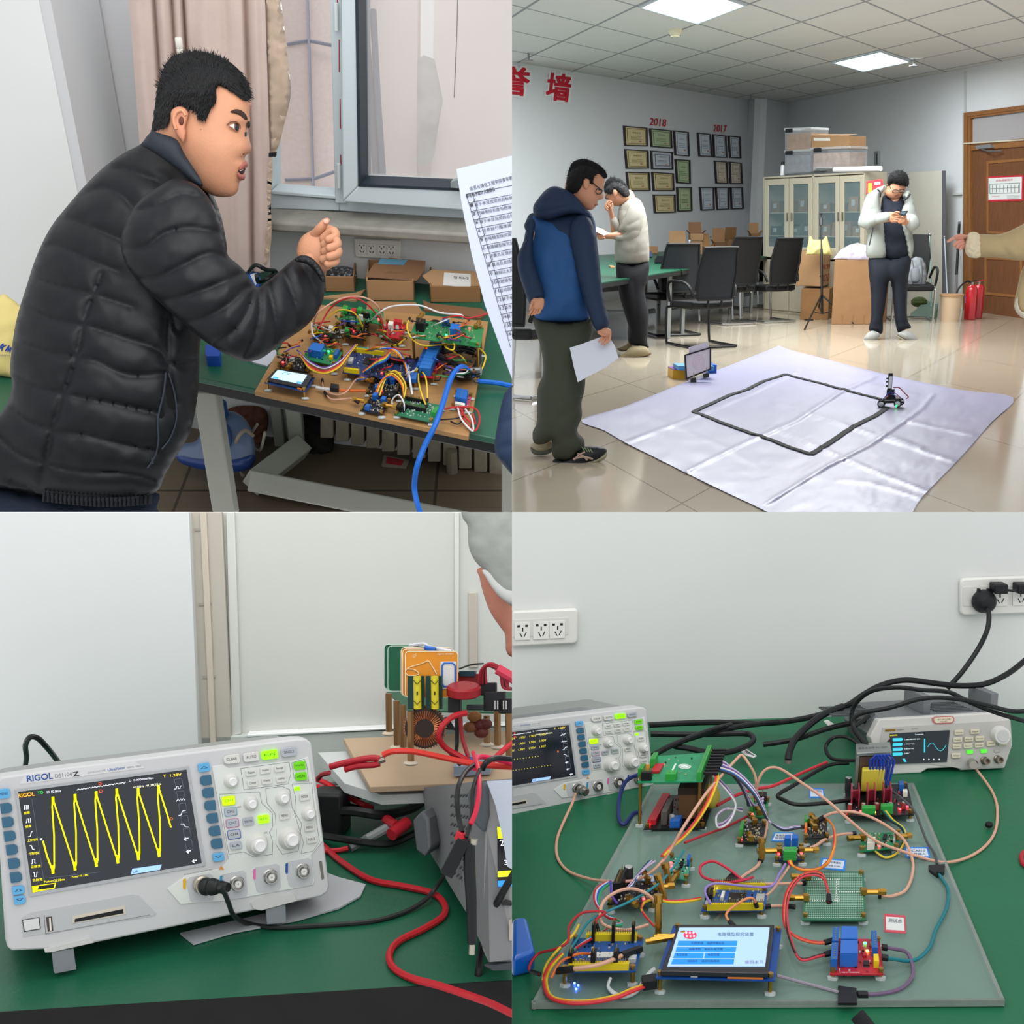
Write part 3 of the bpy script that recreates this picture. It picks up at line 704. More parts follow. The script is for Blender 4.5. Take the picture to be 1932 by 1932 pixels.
MB().lathe(c,UP,[(.03,0),(.03,.12),(.02,.14)]).build('body',mat('#cfd2d6',.3),t);MB().cyl(c+UP*.14,c+UP*.18,.024).build('cap',mat('#16171a',.4),t)
a1,a2=WC.off(.0).at(1574,320),WC.off(.02).at(1662,318);d_=(a2-a1)
t=T('paper_roll','long white roll of paper lying along the front of the right cabinet top','roll',a1)
MB().cyl(a1,a2,.033).build('sheet',mat('#e4e5e8',.5),t);MB().cyl(a1-d_*.004,a1+d_*.001,.018).build('core',mat('#2b2c2e',.6),t)
m=MB()
for i in range(5):p=WC.off(-.02+.015*i).at(1535,322-i*1.2);q=WC.off(-.02+.015*i).at(1572,319-i*.6);m.prism([p,q,q+bkv*.2,p+bkv*.2],UP*.004)
m.build('paper_stack',mat('#c9cfd4',.5),label='loose white sheets poking out between the bin and the paper roll',cat='paper')
# ---- cartons, bags, tripod in front of the cabinets
def bigcarton(x0,x1,xr,yb_,yt_,lab,k,txt=None,ybr=None):
 """front face x0..x1 and receding right side to xr"""
 m=MB();c=FL.at((x0+x1)/2,yb_);n=UP
 A0,B0=FL.at(x0,yb_),FL.at(x1,yb_);h=lambda c,y:(((CX-y)/F)*c.y-c.z)/(n.z-(CX-y)/F*n.y)
 H=h(A0,yt_);a=(B0-A0);b=n.cross(a.normalized());dp=.45
 if xr:b=(FL.at(xr,yb_-6)-B0);dp=b.length;b=b.normalized()
 t=T('cardboard_box',lab,'box',c)
 m.prism([A0+n*H,B0+n*H,B0+n*H+b*dp,A0+n*H+b*dp],-n*H);m.build('body',card(k),t,bev=.006)
 MB().prism([A0+n*(H+.001)+a*.0+b*dp*.48,B0+n*(H+.001)+b*dp*.48,B0+n*(H+.001)+b*dp*.53,A0+n*(H+.001)+b*dp*.53],n*.001).build('tape',mat('#b99768',.35),t)
 for u in(.25,.5,.75):MB().prism([A0+a*(u-.02)-b*.001,A0+a*(u+.02)-b*.001,A0+a*(u+.02)-b*.001+n*H*.15,A0+a*(u-.02)-b*.001+n*H*.15],b*-.001).build('tape_tab',mat('#8d683f',.6),t)
 return A0,B0,H,b,dp,t,n
bigcarton(1509,1562,1570,603,545,'brown carton on the floor, under the lettered carton behind the tripod',1)
# upper carton
pT=FL.off(FL.n.dot(FL.at(1535,598))*0+.42)
A0,B0=FL.at(1497,600)+UP*.42,FL.at(1548,603)+UP*.42
C0=FL.at(1570,592)+UP*.42;H=.44
t=T('cardboard_box','brown carton with red lettering on its side, stacked behind the tripod','box',A0)
bb=C0-B0;MB().prism([A0+UP*H,B0+UP*H,B0+bb+UP*H,A0+bb+UP*H],-UP*H).build('body',card(2),t,bev=.006)
sp_=Pl(B0,bb.cross(UP)*(1 if bb.cross(UP).dot(B0)<0 else-1),bb)
MB().text(sp_,'3033',(1549,533),(1569,528),13,.003,bold=.02).text(sp_,'南京',(1551,509),(1568,506),9,.003,bold=.02).build('red_lettering',mat('#8f2f22',.7),t,smooth=0)
bigcarton(1568,1650,1672,612,490,'large plain brown carton between the tripod and the man with the phone',0)
cc=FL.at(1535,604)
def softbag(name,poly,d,k,col,lab,extra=None,rough=.6):
 t=T(name,lab,'bag',P(poly[0][0],max(p[1]for p in poly),d));I=Inf(poly,d,k,sm=False,rough=(3,9));I.mb().build('body',mat(col,rough,var=.05,vs=6),t,smooth=60);return t,I
t,I=softbag('tote_bag',[(1520,481),(1527,445),(1531,446),(1534,452),(1553,452),(1558,445),(1561,448),(1570,481)],FL.at(1540,607).y*1.0-.1,.5,'#d8cc86','pale yellow tote bag standing on the lettered carton')
t,I=softbag('plastic_bag',[(1572,489),(1585,472),(1602,462),(1618,458),(1640,464),(1655,478),(1655,492),(1600,491)],FL.at(1600,614).y,.6,'#c9c3dc','crumpled white and lilac plastic bag on the large brown carton',rough=.3)
# tripod
b0=FL.at(1551,611);t=T('light_stand','thin black tripod light stand in front of the cartons','tripod',b0)
topp=P(1550,402,b0.y);bk_=mat('#121315',.4,.3)
MB().tube([P(1551,592,b0.y),P(1550,470,b0.y)],.016,8).build('column',bk_,t);MB().tube([P(1550,470,b0.y),P(1549,408,b0.y)],.010,8).build('extension',bk_,t)
MB().cyl(P(1549,425,b0.y),P(1549,412,b0.y),.022).ball(P(1549,404,b0.y),.02,8).build('head',mat('#3b3c3e',.3,.5),t)
for x,y in((1518,623),(1610,612),(1541,598)):
 MB().tube([P(1550,556,b0.y),FL.at(x,y)+UP*.01],.011,7).build('leg',bk_,t)
 MB().tube([P(1551,592,b0.y),(P(1550,556,b0.y)+FL.at(x,y))/2],.007,6).build('brace',bk_,t)
MB().lathe(FL.at(1526,604),UP,[(.06,0),(.06,.01)]).build('foot_pad',bk_,t)
# ---- back wall: whiteboard panel, conduit, door
WB=wall_plane(cp[3],cp[4],UP)
t=T('leaning_board','tall off-white board leaning against the wall behind the phone man','board',WB.at(1745,590))
WBp=WB.off(.25)
MB().slab(WBp,[(1714,325),(1778,322),(1779,602),(1714,590)],-.03,0).build('board_face',mat('#d6d2c4',.5,var=.03,vs=3),t);MB().slab(WBp,[(1777,322),(1780,322),(1781,602),(1778,602)],-.03,.006).build('metal_edge',mat('#8b90a0',.3,.6),t)
m=MB().slab(WB,[(1818.6,135),(1820.6,134),(1820.6,213),(1818.6,213)],0,.03);m.slab(WB,[(1815.5,212),(1818,212),(1818,560),(1815.5,560)],0,.03)
m.slab(WB,[(1796,364),(1817,363),(1817,367),(1796,368)],0,.04);m.build('trim_1',mat('#c9cbcb',.5),kind='structure')
m=MB().slab(WB,[(1649,286),(1656,285),(1656,312),(1649,313)],0,.05);m.mt(1);m.slab(WB,[(1653,290),(1655,290),(1655,310),(1653,310)],0,.055)
m.build('wall_bracket',[mat('#a7abad',.4,.4),mat('#4d4f52',.5)],label='narrow grey metal strip fixed to the wall above the paper roll',cat='bracket')
wood=mat('#6f482e',.4,var=.22,vs=5,aniso=(14,14,1));wood2=mat('#8d6038',.4,var=.15,vs=6,aniso=(12,12,1))
m=MB()
def frameslab(m,pl,o,i_,h0,h1):
 for e in range(len(o)):m.slab(pl,[o[e],o[(e+1)%len(o)],i_[(e+1)%len(o)],i_[e]],h0,h1)
m.slab(WB,[(1818,213),(1950,196),(1950,208),(1831,223)],0,.05);m.slab(WB,[(1818,213),(1831,223),(1831,595),(1816,592)],0,.05)
m.slab(WB,[(1822,217),(1950,200),(1950,203),(1825,220)],.05,.062);m.slab(WB,[(1821,217),(1825,220),(1825,594),(1820,593)],.05,.062)
m.slab(WB,[(1831,272),(1950,259),(1950,275),(1831,284)],0,.04)
m.build('door_1_frame',wood2,kind='structure')
MB().slab(WB,[(1833,225),(1950,211),(1950,260),(1833,272)],.01,.016).build('window_1',mat('#a9a6a8',.1),kind='structure')
m=MB().slab(WB,[(1833,284),(1950,275),(1950,606),(1831,593)],.004,.02)
d=m.build('door_1',wood,kind='structure')
m=MB()
for o,i_ in(([(1861,304),(1950,297),(1950,446),(1861,440)],[(1865,309),(1950,302),(1950,440),(1865,436)]),([(1857,485),(1928,488),(1928,562),(1857,556)],[(1861,489),(1924,492),(1924,557),(1861,551)])):frameslab(m,WB,o,i_,.02,.028)
m.build('raised_panel',wood2,d)
m=MB().slab(WB,[(1840,275),(1867,272),(1870,279),(1842,281)],.04,.09);c=m.build('door_closer',mat('#b4b9bd',.3,.7),d)
m=MB().tube([WB.at(1853,282,.08),WB.at(1864,285,.12),WB.at(1890,285,.06)],.009,6);m.build('closer_arm',mat('#a2a7ab',.3,.8),c)
wire(WB,[(1819,271,.06),(1835,270,.07),(1860,268.5,.06),(1932,264,.05)],'#cfc8b4',.01,'trunk_wire','pale cable running across the door transom bar','cable')
t=T('door_notice','red-bordered white evacuation notice on the wooden door','sign',WB.at(1895,355))
MB().slab(WB,[(1860,333),(1931,330),(1930,379),(1861,381)],.02,.026).build('red_border',mat('#bf2b3c',.5),t)
MB().slab(WB,[(1864,336),(1928,333.5),(1927,375.5),(1864.5,377)],.02,.028).build('sheet',mat('#dde0df',.5),t)
m=MB().text(WB,'应急疏散图示',(1879,343),(1911,341),4,.03);m.text(WB,'安全出口',(1872,372),(1886,371.5),2.5,.03);m.build('red_heading',mat('#c24b52',.5),t,smooth=0)
m=MB();frameslab(m,WB,[(1867,347),(1924,344.5),(1924,364),(1867,366)],[(1868,348),(1923,345.5),(1923,363),(1868,365)],.028,.03)
for x in range(1872,1922,7):m.slab(WB,[(x,349),(x+.8,349),(x+.8,363),(x,363)],.028,.03)
m.slab(WB,[(1868,355.6),(1923,353.5),(1923,354.3),(1868,356.4)],.028,.03)
for y in(368.5,371,373.5):m.slab(WB,[(1900,y),(1924,y-.8),(1924,y-.2),(1900,y+.6)],.028,.03)
m.build('floor_plan',mat('#6f8482',.5),t,smooth=0)
t=T('wall_poster','red and yellow poster on the wall behind the phone man\'s head','poster',WB.at(1650,355));WP=WC.off(.0)
WPp=Pl(P(1650,360,14.6),V((-.1,-1,.1)))
MB().slab(WPp,[(1635,342),(1650,340),(1650,339),(1665,338),(1667,352),(1652,360),(1634,366)],-.01,0).build('red_sheet',mat('#b8202c',.5),t);MB().slab(WPp,[(1638,346),(1645,345),(1645,363),(1638,364)],0,.004).build('yellow_sheet',mat('#d9c31f',.5),t);MB().slab(WPp,[(1650,344),(1661,343),(1661,348),(1650,349)],0,.004).build('white_label',mat('#d8cdd0',.5),t)
# ---- cleaning corner
c=FL.at(1792,606);t=T('waste_bin','beige plastic waste bin in front of the mop handles','bin',c);s=c.y/F
MB().lathe(c,UP,[(16.5*s,0),(19.5*s,42*s),(20*s,46*s),(21.5*s,47*s),(21.5*s,50*s),(18*s,50*s),(15*s,3*s)],28).build('body',mat('#c2a98c',.5),t)
MB().lathe(c+UP*47*s,UP,[(21.8*s,0),(21.8*s,3.6*s),(20*s,3.8*s)],28).build('rim',mat('#a9855f',.5),t)
for x,y,lab,hs in((1829,603,'red fire extinguisher in front, blue label, beside the door frame',65),(1842,600,'red fire extinguisher standing behind the blue-labelled one',63)):
 c=FL.at(x,y);s=c.y/F;t=T('fire_extinguisher',lab,'fire extinguisher',c,'fire extinguishers')
 MB().lathe(c,UP,[(9.5*s,0),(10.6*s,1*s),(10.6*s,56*s),(8.5*s,61*s),(3*s,hs*s)],20).build('cylinder',mat('#b3141f',.25,coat=.4),t)
 n=V((-.2,-1,0)).normalized()
 pl=Pl(c+n*10.8*s,n);m=MB().slab(pl,rr(x-8,y-47,x+4,y-30,2),0,.002)if x<1835 else MB().slab(pl,rr(x+1,y-45,x+7,y-24,2),0,.002)
 m.build('printed_label',mat('#2b4f9a' if x<1835 else '#c9aeb0',.5),t)
 p=c+UP*hs*s;MB().cyl(p,p+UP*5*s,2.6*s).build('valve',mat('#9c9a94',.3,.8),t)
 MB().tube([p+UP*4*s+V((-4*s,0,0)),p+UP*7*s+V((4*s,0,0)),p+UP*8*s+V((12*s,0,0))],1.1*s,6).build('handle',mat('#27211f' if x<1835 else '#a32a33',.4),t)
 if x<1835:MB().tube([P(*q,c.y)for q in spline([(1832,533),(1824,531),(1812,540),(1804,554),(1802,560)],5)],1.6*s,7).build('hose',mat('#141414',.5),t)
def pole(x0,y0,x1,y1,r,col,lab,name='mop_handle',grip=None):
 a=FL.at(x0,y0);b=P(x1,y1,a.y+.3);t=T(name,lab,'mop',a);MB().tube([a,b],r,8).build('handle',mat(col,.3,.4),t)
 if grip:p=a+(b-a)*grip[0];q=a+(b-a)*grip[1];MB().tube([p,q],r*1.8,8).build('grip',mat('#1b1c1e',.5),t)
 MB().ball(b,r*2,8).build('end_cap',mat('#8e9296',.3,.5),t);return t
pole(1801,590,1810,420,.011,'#77706c','dark mop handle with steel knob rising from behind the waste bin',grip=(.42,.98))
pole(1789,590,1782,448,.010,'#b9c6cf','thin pale mop handle left of the dark one behind the waste bin')
pole(1807,588,1806,470,.009,'#8a8f94','short grey mop handle nearest the door frame')
t=pole(1757,588,1754,443,.014,'#86a39b','tall grey-green dustpan pole beside the chair','dustpan')
a=[FL.at(x,y)for x,y in((1716,597),(1764,601),(1768,586),(1745,578))]
MB().prism([a[0]+UP*.01,a[1]+UP*.01,a[2]+UP*.09,a[3]+UP*.09],-UP*.01).build('pan',mat('#5b7468',.5),t);MB().prism([a[1]+UP*.1,a[2]+UP*.11,a[2],a[1]],V((.01,0,0))).build('pan_side',mat('#5b7468',.5),t)
t,I=softbag('backpack',[(1713,540),(1712,505),(1718,489),(1728,484),(1740,487),(1747,500),(1749,520),(1746,541),(1735,545)],FL.at(1716,604).y-.15,.7,'#8b9095','grey backpack standing on the chair seat behind the phone man')
m=MB()
for x in(1722,1738):m.tube([P(*q,I.front(q[0],q[1],.01))for q in spline([(x,491),(x+2,510),(x+1,528),(x-2,540)],4)],.012,6,.4)
m.build('strap',mat('#6d7277',.7),t);decal(I,[(1719,508),(1734,507),(1735,530),(1720,531)],.004,.4).build('front_pocket',mat('#7c8186',.6),t)
m=MB().ball(FL.at(1733,583)+UP*.1,.11,10,(1.1,.8,.7));m.build('dust_rag',mat('#4e5a35',.9,var=.4,vs=40,bump=1,bs=90),label='dark green rag hanging under the chair with the backpack',cat='rag')
# ---- floor cloth with tape track
clp=[(1097,792),(1180,766),(1290,722),(1380,688),(1458,657),(1470,652),(1490,660),(1553,676),(1670,706),(1810,735),(1912,750),(1870,797),(1812,863),(1740,937),(1690,992),(1520,1010),(1448,966),(1370,929),(1290,890),(1230,860),(1180,835),(1140,812)]
cre=[([(1180,835),(1300,790),(1410,745),(1505,700)],.010),([(1295,890),(1400,838),(1500,795),(1590,737),(1650,712)],.014),([(1449,948),(1560,880),(1640,840),(1740,770),(1760,745)],.014),
 ([(1450,805),(1560,850),(1660,893),(1770,935)],.010),([(1460,760),(1560,790),(1680,830),(1800,870)],.010),([(1580,905),(1640,910),(1740,940)],.008),([(1510,690),(1620,720),(1730,745)],.006),([(1180,770),(1260,800),(1360,840),(1430,880)],.005),
 ([(1700,790),(1760,805),(1840,820)],.012),([(1660,815),(1700,830),(1740,845)],.012)]
def clh(x,y):
 h=.006+.004*(.5+noise.noise((x/40,y/18,1)))+.0015*noise.noise((x/11,y/6,5))
 for ln,a in cre:
  d=float(segdist(np.array([x]),np.array([y]),ln)[0]);h+=.65*a*math.exp(-(d/3.2)**2)
 return max(h,.003)
bp=[]
cl2=spline(clp,4,True)
for i in range(len(cl2)):
 a,b=np.array(cl2[i]),np.array(cl2[(i+1)%len(cl2)]);n=max(1,int(np.hypot(*(b-a))/6));bp+=[tuple(a+(b-a)*j/n)for j in range(n)]
gx,gy=np.meshgrid(np.arange(1098,1912,5.),np.arange(655,1000,3.5));gx=gx.ravel();gy=gy.ravel()
ok=inside(bp,gx,gy);gx,gy=gx[ok],gy[ok];ok=segdist(gx,gy,bp,True)>2.2;gx,gy=gx[ok],gy[ok]
vo,eo,fo,*_=delaunay_2d_cdt([V(p)for p in bp]+[V((a,b))for a,b in zip(gx,gy)],[(i,(i+1)%len(bp))for i in range(len(bp))],[],1,1e-4)
m=MB();n=len(vo);m.v=[FL.at(v[0],v[1],clh(v[0],v[1]))for v in vo]
m.f=[list(f)for f in fo];m.m=[0]*len(m.f)
nb=len(bp);bi=[i for i in range(nb)]
vb=[FL.at(vo[i][0],vo[i][1],0.)for i in bi];m.v+=vb
for i in range(nb):m.f.append([i,(i+1)%nb,n+(i+1)%nb,n+i]);m.m.append(0)
m.build('floor_cloth',mat('#9492ae',.36,var=.02,vs=2,bump=.25,bs=14),label='large creased white vinyl sheet spread on the tiled floor',cat='cloth',smooth=60)
tape=[(1309,780),(1340,765),(1380,747),(1410,738),(1440,722),(1482,709),(1520,719),(1555,727),(1590,738),(1640,750),(1668,758)],[(1674,772),(1652,787),(1622,802),(1600,815),(1576,831),(1552,848),(1529,861),(1490,848),(1450,832),(1415,821),(1370,804),(1309,780)]
m=MB()
for ln in tape:
 sp=[lerp(p,q,k/4)for p,q in zip(ln[:-1],ln[1:])for k in range(4)]+[ln[-1]];c=[FL.at(x,y,0)for x,y in sp];hs=[clh(x,y)+.008 for x,y in sp]
 for i in range(len(c)-1):
  d=(c[i+1]-c[i]).normalized();s_=UP.cross(d)*.02;q=[c[i]-d*.004-s_,c[i+1]+d*.004-s_,c[i+1]+d*.004+s_,c[i]-d*.004+s_]
  hh=[hs[i],hs[i+1],hs[i+1],hs[i]];m.prism([p+UP*h for p,h in zip(q,hh)],-UP*.002)
m.build('tape_track',mat('#151214',.8),label='black tape rectangle stuck on the white floor sheet',cat='tape')
# ---- target stand with books
c=FL.at(1320,722);dd=c.y
t=T('target_stand','black-framed target card held upright by binder clips before the book boxes','target board',c)
tp=Pl(P(1317,690,dd),V((.25,-1,.12)));q=[(1292,669),(1342,654),(1342,697),(1294,716)];i_=[(1294.5,671),(1339.5,657.5),(1339.5,695),(1296.5,712.5)]
m=MB();frameslab(m,tp,q,i_,-.01,.006);m.build('black_frame',mat('#1d1c24',.5),t);MB().slab(tp,i_,-.01,0).build('target_card',mat('#d9d0dc',.5),t)
m=MB()
for r in(3,6,9,12):
 ring=[(1318+r*math.cos(a),684+r*1.15*math.sin(a))for a in[k*.35 for k in range(18)]]
 for k in range(18):x0,x1=ring[k],ring[(k+1)%18];m.slab(tp,[x0,x1,(x1[0]*.97+1318*.03,x1[1]*.97+684*.03),(x0[0]*.97+1318*.03,x0[1]*.97+684*.03)],0,.001)
m.build('ring_print',mat('#c79da8',.6),t)
MB().slab(tp,[(1300,655),(1337,645),(1337,660),(1300,668)],-.03,-.02).build('rear_card',mat('#d5cfe2',.5),t)
MB().slab(tp,[(1300,716),(1338,703),(1338,709),(1301,722)],-.01,.01).build('foot_card',mat('#d6d6e4',.5),t)
for x,y in((1309,717),(1333,708)):
 MB().slab(tp,[(x-4.5,y-3),(x+4,y-4.5),(x+5,y+3),(x-4.5,y+5)],.01,.03).build('binder_clip',mat('#16171a',.35),t)
 MB().tube([tp.at(x-1.5,y-4,.02),tp.at(x-.5,y-15,.02),tp.at(x+2,y-4,.02)],.003,5).build('clip_wire',mat('#a8adb2',.3,.8),t)
for(x0,x1,yb_,yt_,col,lab,h0)in((1269,1296,715,700,'#c99a25','yellow and purple book box, lower left behind the target',0),(1336,1352,706,689,'#1d55b5','blue book box at the right behind the target',0),(1279,1348,699,690,'#4f8fc0','light blue book lying on the two book boxes',.08)):
 c=FL.at((x0+x1)/2,yb_,h0);a=V((1,.1,0)).normalized();b=UP.cross(a);w=(x1-x0)*c.y/F;m=MB();hb=.03 if h0 else .075
 m.box(c+b*.1,(a,b,UP),(w,.2,hb));m.mt(1);m.box(c+b*.1+UP*hb,(a,b,UP),(w*1.01,.205,.006));m.build('book_box',[mat(col,.5),mat('#6d2b78' if x0==1269 else col,.5)],label=lab,cat='book')
# ---- robot car
c=FL.at(1681,768,.012);s=c.y/F;t=T('robot_car','small wheeled robot car with upright camera arm on the tape track','robot car',c)
ax=(V((.93,-.35,0)),UP.cross(V((.93,-.35,0)))*1,UP);blk=mat('#17181b',.45)
def cpos(x,y,z):return c+ax[0]*x*s+ax[1]*y*s+UP*z*s
MB().box(cpos(0,6,8),(ax[0],ax[1],UP),(44*s,24*s,3*s)).build('chassis',blk,t)
MB().box(cpos(0,6,14),(ax[0],ax[1],UP),(34*s,22*s,2*s)).build('upper_deck',mat('#25262b',.4),t)
for x,y in((-18,-6),(12,-7),(-18,18),(16,18)):
 w=MB().lathe(cpos(x,y,7),-ax[1],[(7*s,-2*s),(7.2*s,0),(7*s,2*s)],18).build('wheel',mat('#1d1d1f',.7),t)
 MB().lathe(cpos(x,y,7),-ax[1],[(5*s,2*s),(4*s,2.4*s),(1*s,2.6*s)],14).build('hub',mat('#b3b7ba',.3,.7),w)
MB().lathe(cpos(-2,6,16),UP,[(9*s,0),(9*s,3*s),(7*s,5*s),(7*s,7*s)],18).build('turntable',blk,t)
MB().box(cpos(-3,6,24),(ax[0],ax[1],UP),(14*s,8*s,9*s)).build('servo',blk,t)
MB().box(cpos(-5,4,30),(ax[0],ax[1],UP),(8*s,4*s,34*s)).build('camera_arm',mat('#1c1d20',.5),t)
MB().box(cpos(-4.5,1,36),(ax[0],ax[1],UP),(6*s,2*s,22*s)).build('camera_board',mat('#d6d8d9',.4),t)
for z in(40,48,54):MB().cyl(cpos(-9,3,z),cpos(-12,2,z),1.6*s).build('lens',blk,t)
MB().tube([cpos(*q)for q in spline([(2,5,36),(12,3,36),(22,3,26),(30,4,18),(26,6,14)],5)],1*s,6).build('arm_cable',mat('#8d2a25',.5),t)
r3=random.Random(9)
for k,col in enumerate(('#c2541e','#b51f2a','#6a2a86','#2a5fae','#d39b1c','#c9cdd0')):
 p0=(r3.uniform(-16,-8),r3.uniform(-4,8),16);p1=(r3.uniform(6,22),r3.uniform(-4,10),16)
 MB().tube([cpos(*q)for q in spline([p0,((p0[0]+p1[0])/2,p0[1],22+r3.uniform(0,8)),p1],5)],.7*s,5).build('wire',mat(col,.5),t)
MB().ball(cpos(10,-12,3),1.6*s,8).build('led',mat('#22ff66',.3,emit=8),t)
# ---- people
skin=mat('#c08a6c',.55,var=.05,vs=20);hairm=mat('#0b0b0d',.8,bump=1.,bs=220)
def part(poly,D,k,mt_,name,par,sm=True,**kw):
 I=Inf(poly,D,k,sm=sm,**kw);I.mb().build(name,mt_,par,smooth=60);return I
def hairtex(I,poly,n,ln,par,seed=1,d=(1,.3),r=.35):
 """short hair strands over the front of I"""
 rn=random.Random(seed);xs=[p[0]for p in poly];ys=[p[1]for p in poly];m=MB();k=0
 while k<n:
  x,y=rn.uniform(min(xs),max(xs)),rn.uniform(min(ys),max(ys))
  if not inside(poly,np.array([x]),np.array([y]))[0]:continue
  k+=1;cx,cy=sum(xs)/len(xs),sum(ys)/len(ys);vx,vy=(x-cx)+d[0]*10,(y-cy)*1.0+d[1]*10;l=math.hypot(vx,vy)+1e-6;vx,vy=vx/l*ln,vy/l*ln
  D0=I.front(x,y,.001);D1=I.front(x,y)-rn.uniform(.0,.008)
  a,b=P(x,y,D0),P(x+vx,y+vy,D1);w=V((-vy,0,-vx)).normalized()*r*D0/F
  m.add([a-w,a+w,b],[[0,1,2]])
 m.build('hair_strands',hairm,par,kind='stuff',smooth=0)
# man A
dA=FL.at(1075,870).y;t=T('person','man in two-tone blue hooded jacket and dark green trousers holding a blank sheet','person',FL.at(1075,872))
m=MB();H=Inf([(1128,323),(1141,337),(1139,350),(1137,362),(1139,371),(1136,376),(1129,378),(1127,384),(1124,390),(1117,396),(1107,396),(1101,394),(1090,385),(1068,372),(1066,352),(1075,325),(1100,312)],dA,.8);H.mb(m)
limb(m,[(1080,362,dA+.03,16),(1065,420,dA+.02,22),(1060,520,dA+.1,20),(1062,595,dA+.12,14)],12);limb(m,[(1045,620,dA+.12,11),(1038,700,dA+.08,10),(1030,830,dA+.08,7)]);limb(m,[(1080,620,dA+.12,11),(1075,700,dA+.08,10),(1070,855,dA+.02,7)])
limb(m,[(1090,440,dA-.1,9),(1110,540,dA-.15,8),(1137,612,dA-.2,6)]);limb(m,[(1003,440,dA-.12,7),(992,500,dA-.16,7),(1010,568,dA-.2,6)])
Inf([(1003,566),(1024,562),(1027,572),(1024,583),(1015,589),(1004,586)],dA-.22,.6).mb(m)
for p in([(1004,584),(1001,590,),(998,594)],[(1009,586),(1006,591),(1003,594)],[(1014,587),(1010,592),(1008,593)],[(1019,585),(1017,590),(1013,591)],[(1004,572),(1001,579),(1000,584)]):limb(m,[(p[0][0],p[0][1],dA-.24,2.6),(p[1][0],p[1][1],dA-.25,2.2),(p[2][0],p[2][1],dA-.25,1.8)],7)
Inf([(1127,625),(1140,618),(1152,622),(1153,632),(1146,641),(1136,640),(1133,632)],dA-.2,.6).mb(m)
for p in([(1140,636),(1134,640),(1130,645)],[(1143,638),(1138,644),(1135,649)],[(1147,637),(1144,645),(1140,650)],[(1151,632),(1150,640),(1146,646)],[(1130,628),(1137,632),(1142,633)]):limb(m,[(p[0][0],p[0][1],dA-.24,2.8),(p[1][0],p[1][1],dA-.26,2.4),(p[2][0],p[2][1],dA-.26,1.8)],7)
b=m.build('body',skin,t,smooth=60)
Inf([(1101,340),(1107,336),(1112,340),(1111,350),(1106,357),(1101,352)],H.front(1106,347)-.005,.5).mb().build('ear',skin,t,smooth=60)
decal(H,[(1129,357),(1134,356),(1136,358),(1131,359.5)],.002,.3).build('eye',mat('#2a1d1a',.3),t);decal(H,[(1122,386),(1127,384),(1128,387),(1122,389)],.002,.5).build('mouth',mat('#96604f',.5),t)
hp=[(1068,352),(1070,332),(1078,309),(1091,301),(1106,300),(1126,308),(1141,321),(1146,333),(1140,337),(1130,328),(1121,334),(1117,348),(1103,336),(1098,350),(1090,362),(1078,366),(1066,360)]
I=part(hp,lambda x,y:H.front(x,y,.003),.35,hairm,'hair',t,kb=.6,rough=(1.5,3));hairtex(I,hp,420,7,t,2)
m=MB();G=lambda x,y,l=.012:P(x,y,H.front(x,y,l))
m.tube([G(1112,338),G(1124,350),G(1137,360)],.003,6);rim=[(1130+6*math.cos(a),361+5.5*math.sin(a))for a in[k*.5 for k in range(13)]];m.tube([G(x,y)for x,y in rim],.0028,5)
m.build('glasses',mat('#141416',.3),t)
navy=mat('#1a2c47',.7,bump=.5,bs=25);blue=mat('#1f4c80',.7,bump=.5,bs=25,var=.05,vs=6)
sB=[[(1003,470),(1030,480)],[(1030,560),(1060,520),(1070,470)],[(1010,580),(1060,590),(1100,585)]]
I=part([(1003,402),(1045,406),(1103,396),(1120,412),(1125,440),(1128,480),(1125,520),(1115,560),(1110,603),(1085,608),(1045,609),(1014,605),(1007,590),(1000,540),(990,500),(988,460),(994,425)],dA,.75,blue,'jacket',t,seams=[[(1040,470),(1050,530),(1045,600)],[(1075,500),(1070,560),(1080,600)]],amp=3,sw=8,rough=(2.5,22))
decal(I,[(994,420),(1003,402),(1045,406),(1103,396),(1118,412),(1120,440),(1100,452),(1078,455),(1060,440),(1040,425),(1015,414)],.006,.12).build('jacket_yoke',navy,t,smooth=60)
part([(1046,351),(1064,356),(1086,370),(1104,392),(1117,409),(1103,410),(1085,404),(1060,408),(1040,415),(1020,414),(1008,406),(1006,390),(1015,375),(1030,358)],dA-.08,1.,navy,'hood',t,seams=[[(1010,400),(1045,395),(1085,385)],[(1015,385),(1050,375)]],amp=4,sw=5)
part([(1078,415),(1100,405),(1116,417),(1126,455),(1132,505),(1137,550),(1144,585),(1149,611),(1138,622),(1127,625),(1118,612),(1108,585),(1098,555),(1085,515),(1077,480),(1070,445)],lambda x,y:dA-.12-.0003*(y-410),.9,navy,'sleeve',t,seams=[[(1080,480),(1105,470)],[(1088,510),(1115,505),(1130,515)],[(1105,560),(1135,550)],[(1118,600),(1140,590)]],amp=2.5,sw=6)
part([(998,410),(989,425),(992,440),(984,465),(976,485),(978,512),(988,545),(1001,575),(1015,567),(1027,563),(1024,540),(1013,510),(1006,485),(1006,450),(1010,420)],dA-.16,.9,navy,'sleeve',t,seams=[[(980,490),(1003,480)],[(982,520),(1010,510)],[(995,560),(1020,545)]],amp=2.5,sw=6)
trs=mat('#363a2e',.75,bump=.4,bs=40)
